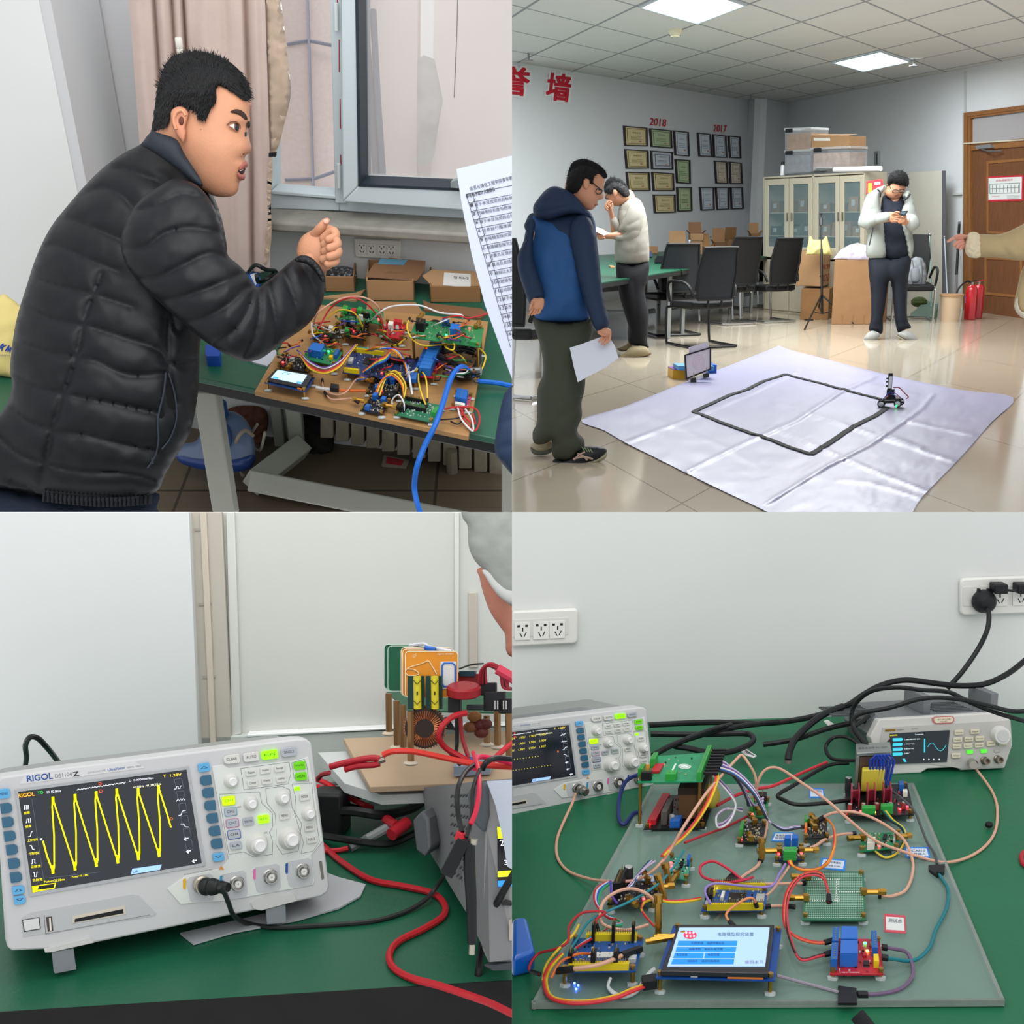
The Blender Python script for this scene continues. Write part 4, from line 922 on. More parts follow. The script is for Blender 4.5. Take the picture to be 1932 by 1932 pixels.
part([(1007,596),(1045,606),(1085,606),(1117,598),(1119,625),(1113,660),(1106,700),(1103,735),(1097,760),(1098,785),(1089,812),(1101,828),(1102,845),(1085,862),(1070,871),(1048,866),(1041,853),(1041,832),(1026,838),(1008,836),(1005,815),(1013,795),(1014,735),(1025,703),(1021,658),(1011,625)],dA,.7,trs,'trousers',t,seams=[[(1040,640),(1046,700),(1043,760),(1041,850)],[(1050,700),(1080,695),(1100,700)],[(1060,830),(1090,822)],[(1050,790),(1090,770)]],amp=4,sw=6,rough=(2,20))
def shoe(poly,sole,d,up_,so,par,k=.9,extra=None):
 I=Inf(poly,d,k);o=I.mb().build('shoe',up_,par,smooth=60);Inf(sole,d-.006,k*1.05).mb().build('sole',so,o,smooth=60);return I,o
I,o=shoe([(1046,866),(1062,869),(1082,860),(1101,843),(1125,842),(1142,846),(1144,854),(1130,868),(1095,878),(1050,884),(1042,876)],[(1042,873),(1060,872),(1100,869),(1130,860),(1144,853),(1143,864),(1125,874),(1098,882),(1060,888),(1044,885)],dA-.02,mat('#16181b',.6),mat('#8b8a72',.6),t)
m=MB()
for q in([(1082,868),(1095,857),(1104,853)],[(1082,866),(1100,862),(1118,866)],[(1090,856),(1102,862),(1108,868)]):m.tube([P(x,y,I.front(x,y,.004))for x,y in spline(q,3)],.006,5)
m.build('side_stripes',mat('#a08a7c',.5),o);m=MB()
for k in range(4):m.tube([P(1098+k*5,844+k*1,I.front(1098+k*5,846,.006)),P(1103+k*5,851+k,I.front(1103+k*5,851,.006))],.004,5)
m.build('laces',mat('#6b7a5c',.6),o)
shoe([(1001,843),(1008,834),(1038,830),(1044,840),(1038,850),(1015,853)],[(1001,843),(1015,850),(1040,843),(1044,848),(1036,856),(1018,859),(1004,855)],dA+.15,mat('#9a937a',.6),mat('#5c5f58',.6),t)
pp=Pl(P(1120,675,dA-.22),V((-.25,-1,.25)));m=MB()
pc=[(1075,656),(1095,650),(1133,636),(1150,637),(1160,652),(1167,676),(1140,695),(1112,709),(1090,721),(1082,690)]
m.slab(pp,pc,-.001,.001);m.build('paper_sheet',mat('#c6cbd8',.6),label='blank white sheet held low by the man in the blue jacket',cat='paper')
# man B
dB=FL.at(1195,672).y;t=T('person','man in light grey sweater and black trousers, hand raised to his face','person',FL.at(1195,672))
m=MB();H=Inf([(1140,358),(1142,367),(1141,372),(1146,379),(1152,386),(1162,389),(1172,388),(1183,380),(1188,374),(1180,352),(1160,344)],dB,.9);H.mb(m)
limb(m,[(1185,370,dB+.1,12),(1194,420,dB+.02,15),(1194,490,dB+.12,9)],12);limb(m,[(1192,510,dB+.1,8),(1195,580,dB+.06,7),(1206,645,dB+.03,6)]);limb(m,[(1176,405,dB,5),(1162,440,dB,7),(1155,410,dB-.05,5),(1150,392,dB-.1,5)])
limb(m,[(1200,400,dB,8),(1185,440,dB-.1,7),(1150,445,dB-.15,6),(1133,442,dB-.15,6)])
for p in([(1148,388),(1146,382),(1150,379)],[(1151,390),(1149,384),(1153,381)],[(1147,392),(1143,388),(1145,383)],[(1153,395),(1155,390),(1155,385)],[(1146,396),(1143,393),(1142,389)]):limb(m,[(q[0],q[1],dB-.14,2.2)for q in p],6)
for p in([(1138,440),(1130,437),(1125,436)],[(1138,443),(1130,441),(1125,440)],[(1138,446),(1131,446),(1126,445)],[(1140,449),(1133,450),(1129,449)],[(1142,438),(1136,434),(1131,433)]):limb(m,[(q[0],q[1],dB-.18,2.4)for q in p],6)
m.build('body',skin,t,smooth=60)
hp=[(1140,362),(1140,350),(1146,338),(1158,333),(1173,338),(1184,352),(1188,368),(1178,372),(1168,364),(1160,357),(1154,366),(1148,366)]
I=part(hp,lambda x,y:H.front(x,y,.005),.4,hairm,'hair',t,kb=.6,rough=(1,3));hairtex(I,hp,160,5,t,5);Inf([(1157,358),(1163,359),(1165,365),(1160,372),(1157,366)],H.front(1161,364)-.01,.5).mb().build('ear',skin,t)
MB().tube([P(1157,362,H.front(1157,362,.02)),P(1144,368,H.front(1146,368,.02)),P(1142,374,dB-.03),P(1147,375,H.front(1147,375,.02))],.004,5).build('glasses',mat('#3a3a3c',.3),t)
gr=mat('#98958a',.85,bump=.8,bs=60)
part([(1170,388),(1178,380),(1190,373),(1203,374),(1213,386),(1220,410),(1224,445),(1225,484),(1221,495),(1191,500),(1162,496),(1160,480),(1160,455),(1165,430),(1165,405)],dB,.8,gr,'sweater',t,seams=[[(1165,470),(1190,478),(1220,472)],[(1175,395),(1205,410)],[(1190,495),(1220,485)]],amp=2,sw=5,rough=(2,14))
part([(1166,440),(1184,395),(1198,385),(1211,398),(1213,425),(1205,448),(1190,456),(1158,452),(1157,438),(1180,437)],dB-.12,.8,gr,'sleeve',t,seams=[[(1185,425),(1205,415)],[(1180,445),(1195,435),(1210,435)],[(1175,440),(1176,452)]],amp=2,sw=4)
part([(1152,416),(1160,409),(1167,415),(1172,428),(1166,440),(1158,430)],dB-.05,.9,gr,'sleeve',t)
part([(1163,495),(1192,499),(1223,493),(1222,528),(1216,548),(1224,592),(1221,643),(1224,656),(1206,654),(1186,646),(1187,620),(1178,590),(1168,553)],dB,.8,mat('#0d0e12',.8),'trousers',t,seams=[[(1195,530),(1200,580),(1198,640)]],amp=3,sw=6)
tan=mat('#8d8163',.7,bump=.5,bs=80)
shoe([(1167,674),(1178,666),(1192,653),(1216,653),(1226,664),(1222,671),(1195,678),(1172,680)],[(1167,673),(1195,673),(1226,665),(1225,671),(1195,680),(1170,681)],dB-.05,tan,mat('#6f563d',.7),t)
shoe([(1164,658),(1178,652),(1190,645),(1194,655),(1180,662)],[(1164,657),(1180,658),(1194,653),(1192,660),(1172,663)],dB+.1,tan,mat('#5f533f',.7),t)
MB().slab(Pl(P(1130,433,dB-.2),V((0,-1,1))),[(1113,432),(1128,429),(1150,440),(1140,444)],-.001,.001).build('paper_sheet',mat('#cfd4dc',.5),label='folded white sheet in the lowered hand of the man in grey',cat='paper')
# man C
dC=FL.at(1680,640).y;t=T('person','man in open pale grey jacket and glasses looking down at his phone','person',FL.at(1680,642))
m=MB();H=Inf([(1675,344),(1673,356),(1668,364),(1676,373),(1688,377),(1699,372),(1706,363),(1709,354),(1709,345),(1700,335),(1685,335)],dC,.9);H.mb(m)
limb(m,[(1688,365,dC+.02,9),(1685,400,dC+.06,14),(1682,480,dC+.15,9)],12);limb(m,[(1664,510,dC+.1,7),(1656,560,dC+.03,8),(1652,620,dC+.02,6)]);limb(m,[(1695,510,dC+.1,7),(1698,560,dC+.03,8),(1704,618,dC+.02,6)])
limb(m,[(1645,385,dC,6),(1636,417,dC-.1,5),(1680,412,dC-.3,6)]);limb(m,[(1713,385,dC,6),(1722,420,dC-.15,5),(1705,418,dC-.3,6)])
Inf([(1675,402),(1684,400),(1692,403),(1697,412),(1692,419),(1680,419)],dC-.32,.6).mb(m);Inf([(1700,408),(1709,408),(1711,416),(1704,422),(1696,418)],dC-.32,.6).mb(m)
for p in([(1684,404),(1692,404),(1699,407)],[(1685,408),(1694,409),(1701,411)],[(1685,412),(1693,413),(1700,415)],[(1686,416),(1692,417),(1697,419)],[(1686,402),(1692,400),(1697,401)],[(1709,410),(1702,413),(1696,415)],[(1708,413),(1701,417),(1696,418)],[(1706,417),(1700,420),(1696,420)],[(1709,408),(1706,404),(1704,402)]):limb(m,[(q[0],q[1],dC-.36,1.9)for q in p],6)
m.build('body',skin,t,smooth=60)
hp=[(1675,350),(1675,338),(1679,329),(1688,322),(1700,321),(1710,327),(1715,338),(1714,350),(1709,352),(1702,351),(1692,350),(1684,346),(1679,352)]
I=part(hp,dC-.05,1.,hairm,'hair',t,rough=(1,3));hairtex(I,hp,160,6,t,4,d=(0,1))
m=MB();m.tube([P(1676,346,dC-.02),P(1681,356,H.front(1684,358,.03))],.004,5)
for cx in(1689,1701):m.tube([P(cx+6*math.cos(a),361+3*math.sin(a)-(cx-1689)*.08,H.front(min(cx,1700),360,.02))for a in[k*.7 for k in range(10)]],.005,5)
m.build('glasses',mat('#18181a',.3),t)
decal(H,[(1688,369),(1694,367),(1695,369.5),(1689,371)],.002,.5).build('mouth',mat('#8f5a4c',.5),t)
decal(H,[(1693,361),(1696,360),(1697,366),(1693,366)],.002,.9).build('nose',skin,t)
part([(1668,368),(1688,378),(1702,368),(1708,390),(1710,430),(1716,486),(1668,488),(1662,430),(1662,390)],dC+.02,.7,mat('#191e2a',.85),'shirt',t,rough=(2,15))
jk=mat('#949994',.6,bump=.5,bs=30,var=.03,vs=5)
part([(1664,351),(1649,358),(1636,368),(1629,384),(1622,410),(1619,425),(1632,432),(1637,445),(1635,484),(1671,486),(1670,440),(1667,415),(1662,395),(1661,372),(1672,352)],dC-.04,.7,jk,'jacket',t,seams=[[(1640,430),(1655,425),(1665,428)],[(1634,400),(1648,395)],[(1640,460),(1650,430)]],amp=2.5,sw=4)
part([(1702,368),(1714,359),(1722,374),(1730,400),(1735,424),(1722,436),(1724,465),(1720,485),(1714,484),(1708,455),(1700,425),(1699,400),(1708,380)],dC-.04,.7,jk,'jacket',t,seams=[[(1705,440),(1722,432)],[(1710,400),(1728,405)]],amp=2.5,sw=4)
part([(1619,424),(1626,402),(1645,404),(1676,400),(1677,416),(1650,424),(1636,432)],lambda x,y:dC-.1-(x-1619)*.0035,.8,jk,'sleeve',t,seams=[[(1640,405),(1645,425)],[(1655,405),(1652,420)]],amp=2,sw=4)
part([(1735,425),(1730,408),(1718,404),(1709,410),(1708,428),(1722,436)],dC-.22,.8,jk,'sleeve',t,seams=[[(1718,408),(1716,430)]],amp=2,sw=4)
MB().tube([P(*q,dC-.13)for q in spline([(1655,357),(1660,362),(1661,372)],4)],.008,5).tube([P(*q,dC-.13)for q in spline([(1717,366),(1711,374),(1703,378)],4)],.012,5).build('zip_edge',mat('#17181b',.5),t)
MB().tube([P(*q,dC-.22)for q in((1648,429),(1644,445),(1640,463))],.007,5).build('pocket_zip',mat('#25272a',.5),t)
part([(1640,482),(1680,488),(1718,482),(1713,530),(1711,583),(1713,605),(1719,618),(1706,622),(1695,628),(1689,608),(1685,570),(1682,535),(1676,535),(1670,580),(1666,600),(1665,628),(1652,627),(1639,622),(1643,600),(1643,555)],dC,.75,mat('#121722',.8),'trousers',t,seams=[[(1679,500),(1679,545)],[(1645,615),(1665,612)],[(1692,612),(1713,608)]],amp=2.5,sw=5)
wh=mat('#8f908c',.6,var=.1,vs=30)
shoe([(1629,641),(1637,628),(1648,624),(1660,630),(1656,640),(1645,646)],[(1629,640),(1645,642),(1658,637),(1655,643),(1644,648),(1630,646)],dC-.05,wh,mat('#9c917c',.6),t)
shoe([(1693,632),(1699,626),(1712,624),(1722,630),(1731,640),(1727,645),(1712,643)],[(1692,633),(1712,640),(1731,640),(1731,646),(1712,646),(1698,640)],dC-.05,wh,mat('#9c917c',.6),t)
t2=T('smartphone','dark smartphone held in both hands by the man in the open jacket','phone',P(1704,403,dC-.4));pq=Pl(P(1704,403,dC-.4),V((.3,-.8,.6)))
MB().slab(pq,[(1696,403),(1699,398.5),(1713,397.5),(1713,400),(1707,407)],-.012,0).build('case',mat('#20262b',.3),t2);MB().slab(pq,[(1698,402.5),(1700,399.5),(1711,398.8),(1706,405)],0,.002).build('screen',mat('#49565e',.15),t2)
# pointing arm at the right edge
dD=6.2;t=T('person','outstretched arm in beige fleece pointing left from the right edge','person',P(1900,470,dD))
m=MB();limb(m,[(1935,460,dD,16),(1880,462,dD,15),(1835,457,dD,11),(1822,455,dD,10)],12)
Inf([(1812,446),(1822,443),(1834,446),(1834,464),(1822,468),(1810,464)],dD,.7).mb(m)
for p in([(1815,449,5),(1803,449,4.2),(1795,452,3.2),(1788,456,2.3)],[(1815,456,5),(1806,458,4.6),(1801,462,4)],[(1817,460,5),(1808,463,4.4),(1806,466,3.6)],[(1820,464,4.6),(1813,467,4),(1812,469,3.4)],[(1820,447,4.6),(1810,445,4),(1803,447,3.2)]):limb(m,[(q[0],q[1],dD-.03-.01*i,q[2])for i,q in enumerate(p)],8)
m.build('body',mat('#c98f7c',.55),t,smooth=60)
fle=mat('#ab9771',.95,bump=1,bs=35,var=.06,vs=10)
part([(1950,414),(1928,424),(1906,435),(1884,442),(1850,442),(1836,444),(1833,465),(1838,483),(1880,486),(1950,487)],dD,.85,fle,'sleeve',t,seams=[[(1880,443),(1890,465),(1905,484)],[(1905,435),(1920,470)]],amp=4,sw=8)
part([(1828,440),(1846,440),(1852,460),(1850,484),(1832,486),(1822,478),(1821,462)],dD-.04,.85,mat('#cdbfa2',.95,bump=1,bs=40),'cuff',t,rough=(3,6))
part([(1955,484),(1930,505),(1919,545),(1913,578),(1925,597),(1955,604)],dD+.1,.8,fle,'coat_body',t)
decal(Inf([(1955,484),(1930,505),(1919,545),(1913,578),(1925,597),(1955,604)],dD+.1,.8),[(1920,560),(1914,578),(1925,597),(1950,603),(1950,592),(1928,588),(1921,575)],.01,.4).build('coat_hem',mat('#cfc5b0',.95),t)
# ================================================================ ROOM WITH THE WINDOW BENCH (upper left)
Q[:]=[-1,1]
T1=horizon_plane(-700,780,2.1);U1=T1.n;F1=T1.off(-.40)
W1=wall_plane(T1.at(500,508),T1.at(966,548),U1)
w1m=mat('#cfd2d3',.7,var=.015,vs=2);w1d=mat('#c6c7c9',.7)  # w1d: shade of the wall return put into a greyer wall colour
def up_to(pl,pts,h,m):m.slab(pl,pts,-h,0)
# floor, walls
MB().slab(F1,[(-400,1500),(1400,1500),(1300,700),(-300,700)],-.03,0).build('floor_1',grid_mat('#5f5343','#3a3229',(.006,.006),.35,(1.9,1.9),(.3,.12),.12),kind='structure',smooth=0,uvf=lambda w:(w.x,w.y))
m=MB();m.slab(W1,[(255,380),(515,392),(990,436),(990,1000),(260,1000)],-.06,0);m.build('wall_1',w1m,kind='structure')
cA=T1.at(186,560);cL=T1.at(-120,560);cW=W1.at(278,500)
def vert(a,b,n,name,m_,th=.08,z0=-.6,z1=1.1):
 bk=(b-a).cross(n);bk.normalize()
 if bk.dot(a)<0:bk=-bk
 MB().prism([a+n*z1,b+n*z1,b+n*z0,a+n*z0],bk*th).build(name,m_,kind='structure')
vert(cL,cA,U1,'wall_left_1',mat('#d6d8d7',.7,var=.02,vs=3));vert(cA+V((.02,.0,0)),W1.at(270,500)+V((0,.02,0)),U1,'wall_return_1',w1d,.05)
vert(W1.at(240,500)+V((0,.03,0)),W1.at(470,510)+V((0,.03,0)),U1,'wall_side_1',w1d)
lamp('window_bench_fill','AREA',M @ P(560,-500,1.3),(math.radians(50),0,0),9,(1,.99,.97),size=1.2)  # added overhead fill to brighten the window recess, no lamp there
# outside; outdoor brightness and haze put into the base colours
def card_(d,pts,th,m_,name,**kw):Pq=Pl(P(600,200,d),V((0,-1,.25)));return MB().slab(Pq,pts,-th,0).build(name,m_,kind='structure',**kw)
pk=mat('#bdaaa3',.9,var=.05,vs=60);pk2=mat('#d4c3bc',.9,var=.05,vs=60)
card_(5.2,[(470,-40),(579,-40),(592,390),(470,390)],.3,pk,'trim_2');card_(5.25,[(580,-40),(660,-40),(668,390),(593,390)],.3,pk2,'trim_3')
m=MB();Pj=Pl(P(600,200,5.19),V((0,-1,.25)))
for a,b in(((541,80),(580,73)),((537,336),(592,334)),((505,365),(537,353)),((582,73),(626,82)),((592,334),(630,321)),((536,-20),(536,-20))):
 if a!=b:m.slab(Pj,[a,b,(b[0],b[1]+2),(a[0],a[1]+2)],-.01,.01)
m.slab(Pj,[(577,-40),(580.5,-40),(593.5,390),(590.5,390)],-.01,.012);m.build('trim_4',mat('#858596',.8),kind='structure')
card_(6.5,[(640,-60),(789,-60),(786,420),(640,420)],.2,mat('#d8ccc6',.9,var=.04,vs=4),'trim_5');card_(6.4,[(820,-60),(1100,-60),(1100,420),(812,420)],.2,mat('#e0d5d1',.9,var=.04,vs=3),'trim_6')
card_(7.0,[(640,300),(1100,300),(1100,460),(640,460)],.2,mat('#d8cec9',.9),'trim_7')
m=MB();Inf([(787,112),(800,104),(820,112),(836,190),(830,220),(818,300),(800,314),(786,312)],6.2,.5,sm=False,rough=(6,14)).mb(m)
m.build('garden_tree',mat('#a3a8a3',.95,var=.3,vs=8),label='hazy grey-green tree seen through the window in the gap between buildings',cat='tree')
for n_,(a,b,c_)in enumerate(((700,694,'#6d7278'),(712,707,'#5a6573'))):
 pole_=MB().tube([P(a-12+(n_*4),20,4.4),P(a,180,4.3),P(b+16,345,4.2)],.012,6);pole_.build('leaning_pole',mat(c_,.5),label=['left dark rod leaning outside behind the window glass','right bluish rod leaning outside behind the window glass'][n_],cat='rod')
# window
FWm=mat('#c0ccd1',.45,var=.01,vs=5);Wn=W1
m=MB();m.slab(Wn,[(500,365),(640,378),(640,398),(500,394)],-.05,.004);m.slab(Wn,[(500,-60),(511,-60),(513,366),(500,366)],-.05,.004)
m.slab(Wn,[(621,-60),(642,-60),(654,384),(632,384)],-.05,.012);m.slab(Wn,[(640,378),(980,402),(980,420),(640,398)],-.05,.004)
m.slab(Wn,[(511,360),(634,369),(634,376),(511,367)],-.03,.012)
wf=m.build('window_1_frame',FWm,kind='structure',bev=.002)
m=MB();o=[(643,-60),(1000,-60),(1000,409),(645,380)];i_=[(671,-60),(1000,-60),(1000,364),(677,350)]
m.slab(Wn,[(643,-60),(671,-60),(677,350),(646,381)],-.02,.045);m.slab(Wn,[(646,381),(677,350),(1000,366),(1000,406)],-.02,.045)
sash=m.build('window_2',FWm,kind='structure',bev=.003)
m=MB();m.slab(Wn,[(669,-60),(675,-60),(681,347),(676,352)],0,.047);m.slab(Wn,[(676,347),(1000,361),(1000,366),(676,352)],0,.047);m.build('gasket',mat('#26313a',.5),sash)
m=MB();m.slab(Wn,[(677,-60),(689,-60),(692,350),(682,348)],-.03,.0);m.build('inner_track',mat('#5b6873',.4),sash)
MB().slab(Wn,[(676,-60),(1000,-60),(1000,362),(680,348)],-.012,-.01).build('insect_screen',mat('#dcd6d5',.9,alpha=.34,name='screen'),sash)
MB().slab(Wn,[(512,-60),(630,-60),(633,368),(512,364)],-.02,-.016).build('pane',mat('#dfe6ea',.03,alpha=.08),wf)
MB().slab(Wn,[(850,344),(862,340),(875,342),(875,356),(850,354)],.045,.06).build('latch',mat('#8f999d',.4,.3),sash)
for y0,y1 in((6,57),(309,354)):
 x=634+y0*.017;c0,c1=Wn.at(x,y0,.02),Wn.at(x+.8,y1,.02)
 MB().cyl(c0,c1,.0035,seg=10).build('hinge',mat('#d3d8da',.35),sash)
m=MB()
for x,y0,y1 in((636,-5,8),(639.5,75,136),(641.3,187,243),(642.5,292,311)):m.slab(Wn,[(x-.6,y0),(x+.8,y0),(x+1.6,y1),(x-.4,y1)],.012,.0132)
m.build('red_paint_marks',mat('#9e2733',.6),sash,smooth=0)
wire(Wn,[(864,-20,.052),(862,60,.052),(857,184,.052)],'#77787a',.0009,'blind_cord','thin grey cord hanging in front of the window glass','cord')
m=MB().prism([W1.at(505,391),W1.at(990,415),W1.at(990,448,.085),W1.at(505,417,.085)],-U1*.022);m.build('window_sill',mat('#85837b',.55,var=.14,vs=30,bump=.4,bs=60),kind='structure',bev=.006)
t=T('wall_socket','white four-gang socket plate on the wall under the window sill','socket',W1.at(710,485))
MB().slab(W1,[(667,450),(755,455),(756,491),(670,485)],0,.008).build('plate',mat('#d8d7d2',.4),t,bev=.002)
for k in range(4):
 x=675+17.8*k+(2 if k>1 else 0);y=459+k*1.1;g=MB().slab(W1,[(x,y),(x+15.5,y+.8),(x+16.5,y+21),(x+1,y+20)],.008,.010).build('socket_face',mat('#e0dfdb',.4),t)
 m=MB()
 for a,b,c_,d_ in((3,3,4,5),(11,3.3,12,5.5),(7,6,7,10),(4,13,7,17),(12,13.5,10,17.5)):
  m.slab(W1,[(x+a-.9,y+b),(x+a+.9,y+b),(x+c_+.9,y+d_),(x+c_-.9,y+d_)],.010,.0103)
 m.build('pin_hole',mat('#232427',.5),g)
# curtains
cu=mat('#c3b0a8',.8,var=.03,vs=40,bump=.2,bs=200)
def curt(xs,L,R,yb,d,amp,name,m_,par,nx=90,ny=16):
 m=MB();vs=[]
 for j in range(ny+1):
  y=-40+(yb+40)*j/ny
  for i in range(nx+1):
   u=i/nx;x=L(y)*(1-u)+R(y)*u;s=0
   for c0,w0,a0 in xs:s-=a0*math.exp(-((u-c0)/w0)**2)
   s+=.25*math.sin(u*37)*.3+noise.noise((u*9,j*.3,3))*.35
   base=Wn.at(x,y,.1+d+amp*s);vs.append(base)
 n=len(vs);vs+=[v+V((0,.006,0))for v in vs];fs=[]
 for j in range(ny):
  for i in range(nx):a=j*(nx+1)+i;fs+=[[a,a+1,a+nx+2,a+nx+1],[a+n,a+nx+1+n,a+nx+2+n,a+1+n]]
 m.add(vs,fs);m.build(name,m_,par,smooth=80)
t=T('curtain','beige full-length curtain gathered at the left of the window','curtain',W1.at(400,508,.1),None)
curt([(.19,.018,1.3),(.245,.04,-.5),(.315,.014,1.2),(.40,.016,1.5),(.55,.06,-.4),(.86,.02,1.3),(.93,.03,-.4),(.7,.03,.3),(.08,.05,-.4)],lambda y:243+y*.075,lambda y:500+min(y,300)*.03,512,.0,.016,'drape',cu,t)
sat=mat('#b7a28f',.32,bump=.4,bs=30)
Inf([(499,-30),(524,-30),(535,40),(543,110),(549,165),(545,200),(535,240),(526,275),(514,292),(509,285),(506,200),(500,60)],lambda x,y:Wn.at(x,y,.09).y,.35,seams=[[(505,20),(520,60),(545,130)],[(512,120),(528,200),(522,270)],[(516,-10),(508,55),(530,110)]],amp=5,sw=4,rough=(5,12)).mb().build('satin_lining',sat,t,smooth=60)
Inf([(506,300),(513,296),(514,330),(511,380),(512,450),(500,508),(484,508),(500,450)],lambda x,y:Wn.at(x,y,.1).y,.4,rough=(4,10)).mb().build('lower_lining',sat,t,smooth=60)
MB().slab(Pl(Wn.at(512,290,.12),Wn.n),[(507,289),(521,288),(520,296),(507,296)],0,.004).build('tie_band',mat('#17181a',.5),t)
c0=Wn.at(341,100,.15);t=T('curtain_wand','white plastic wand end above the crouching man\'s hair in front of the curtain','rod',c0)
MB().lathe(Wn.at(341,104,.14),U1,[(.004,0),(.004,.006),(.006,.006),(.006,.01),(.0045,.011),(.0062,.014),(.0062,.028),(.005,.03)]).build('tip',mat('#dad8cf',.4),t)
# table
t=T('lab_table','green-topped lab table under the window carrying the wooden circuit board','table',T1.at(700,700))
tq=[(300,696),(1000,841),(1000,552),(300,492)]
gt=mat('#17543f',.35,var=.07,vs=10);MB().slab(T1,tq,-.012,0).build('table_surface',gt,t,bev=.002)
fe=[T1.at(300,696,-.012),T1.at(1000,841,-.012)];bk_=V((0,.03,0));MB().prism([fe[0],fe[1],fe[1]+bk_,fe[0]+bk_],-U1*.028).build('table_edge',mat('#191918',.45),t)
wm=mat('#9b9c92',.5,var=.04,vs=12)
def beam(a,b,r,name='leg',m_=None,r2=None):
 d=(b-a).normalized();s=d.cross(V((0,1,0))).normalized()if abs(d.y)<.9 else V((1,0,0));e=d.cross(s)
 MB().prism([a-s*r-e*r,a+s*r-e*r,a+s*r+e*r,a-s*r+e*r],b-a).build(name,m_ or wm,t,bev=.003)
l0=T1.at(377,724,-.04)+V((0,.05,0));beam(l0,l0-U1*.43,.021)
l1=W1.at(528,700,.1);
def onF(x,y,h=0):return F1.at(x,y,h)
a=onF(563,850);beam(a,a+U1*.38,.016);a2=onF(530,838);beam(a2,a2+U1*.38,.012,'rear_leg')
beam(onF(568,842,.03),onF(478,912,.03),.022,'foot_beam');beam(onF(478,908,.03),onF(1010,1012,.03),.022,'long_stretcher')
b=onF(966,985,0);beam(b,b+U1*.4,.02)
t2=T('lab_table','second green tabletop at the far left, holding the yellow tote bag','table',T1.at(0,740))
MB().slab(T1,[(-80,690),(60,700),(90,800),(-80,840)],-.02,0).build('table_surface',gt,t2)
# radiator
t=T('radiator','old off-white ribbed radiator on the wall below the green table','radiator',F1.at(800,860))
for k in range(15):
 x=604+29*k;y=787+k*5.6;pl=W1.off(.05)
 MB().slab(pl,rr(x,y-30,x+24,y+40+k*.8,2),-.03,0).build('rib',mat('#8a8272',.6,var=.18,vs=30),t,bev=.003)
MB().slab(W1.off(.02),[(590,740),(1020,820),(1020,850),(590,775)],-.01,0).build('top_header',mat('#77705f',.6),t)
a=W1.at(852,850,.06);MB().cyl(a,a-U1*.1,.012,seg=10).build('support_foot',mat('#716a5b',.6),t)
# blue jug, dark things, red card under the table
dj=F1.at(410,886).y-.05;t=T('chemical_jug','translucent blue plastic jug with blue screw cap under the table','jug',P(410,888,dj))
I=Inf([(384,790),(395,779),(410,778),(440,776),(462,790),(476,815),(482,850),(476,878),(460,888),(410,890),(370,884),(340,872),(332,858),(345,838),(372,830)],dj,.5);I.mb().build('body',mat('#5f7090',.35,var=.12,vs=9),t,smooth=60)
decal(I,[(335,860),(372,866),(440,868),(480,858),(476,880),(455,889),(405,890),(345,876)],.002,.2).build('blue_liquid',mat('#1d3a78',.3),t)
decal(I,[(392,812),(405,798),(428,800),(437,822),(432,845),(400,848)],.002,.4).build('label_emboss',mat('#34538f',.4),t)
c=P(413,783,dj-.02);MB().lathe(c,U1,[(.021,0),(.021,.004),(.019,.005),(.019,.028),(.016,.03)],20).build('screw_cap',mat('#23457f',.4),t);MB().cyl(c+U1*.028,c+U1*.065,.006).build('tube_stub',mat('#cfd6da',.4),t)
for pts,col,r,lab in(([(478,822,.1),(462,812,.12),(447,830,.1),(444,860,.03),(458,897,.02)],'#8a7f70',.004,'grey rubber hose curling beside the blue jug'),([(486,800,.1),(470,830,.06),(490,850,.05),(500,815,.1)],'#a8a294',.003,'pale cable loop hanging behind the table leg')):
 wire(F1,pts,col,r,'hose',lab,'hose')
m=MB();Inf([(430,772),(470,765),(500,772),(506,800),(490,840),(460,815),(440,800)],dj+.12,.5,rough=(5,10)).mb(m);m.build('cloth_bundle',mat('#5a3526',.8,var=.3,vs=15),label='brown bundle hanging under the table behind the jug',cat='bundle')
m=MB();Inf([(560,790),(585,780),(625,790),(628,850),(600,862),(575,850)],F1.at(600,862).y+.02,.5,rough=(4,9)).mb(m);m.build('dark_bag',mat('#1b1816',.8,var=.2,vs=15),label='black bag slumped in shadow at the left end of the radiator',cat='bag')
m=MB().slab(F1,[(724,858),(772,868),(766,882),(720,878)],0,.003);m.mt(1);m.slab(F1,[(730,862),(762,868),(758,878),(728,874)],.003,.004);m.build('plastic_card',[mat('#8f8478',.3),mat('#a03036',.5)],label='red and white card in a clear sleeve on the floor below the table',cat='card')
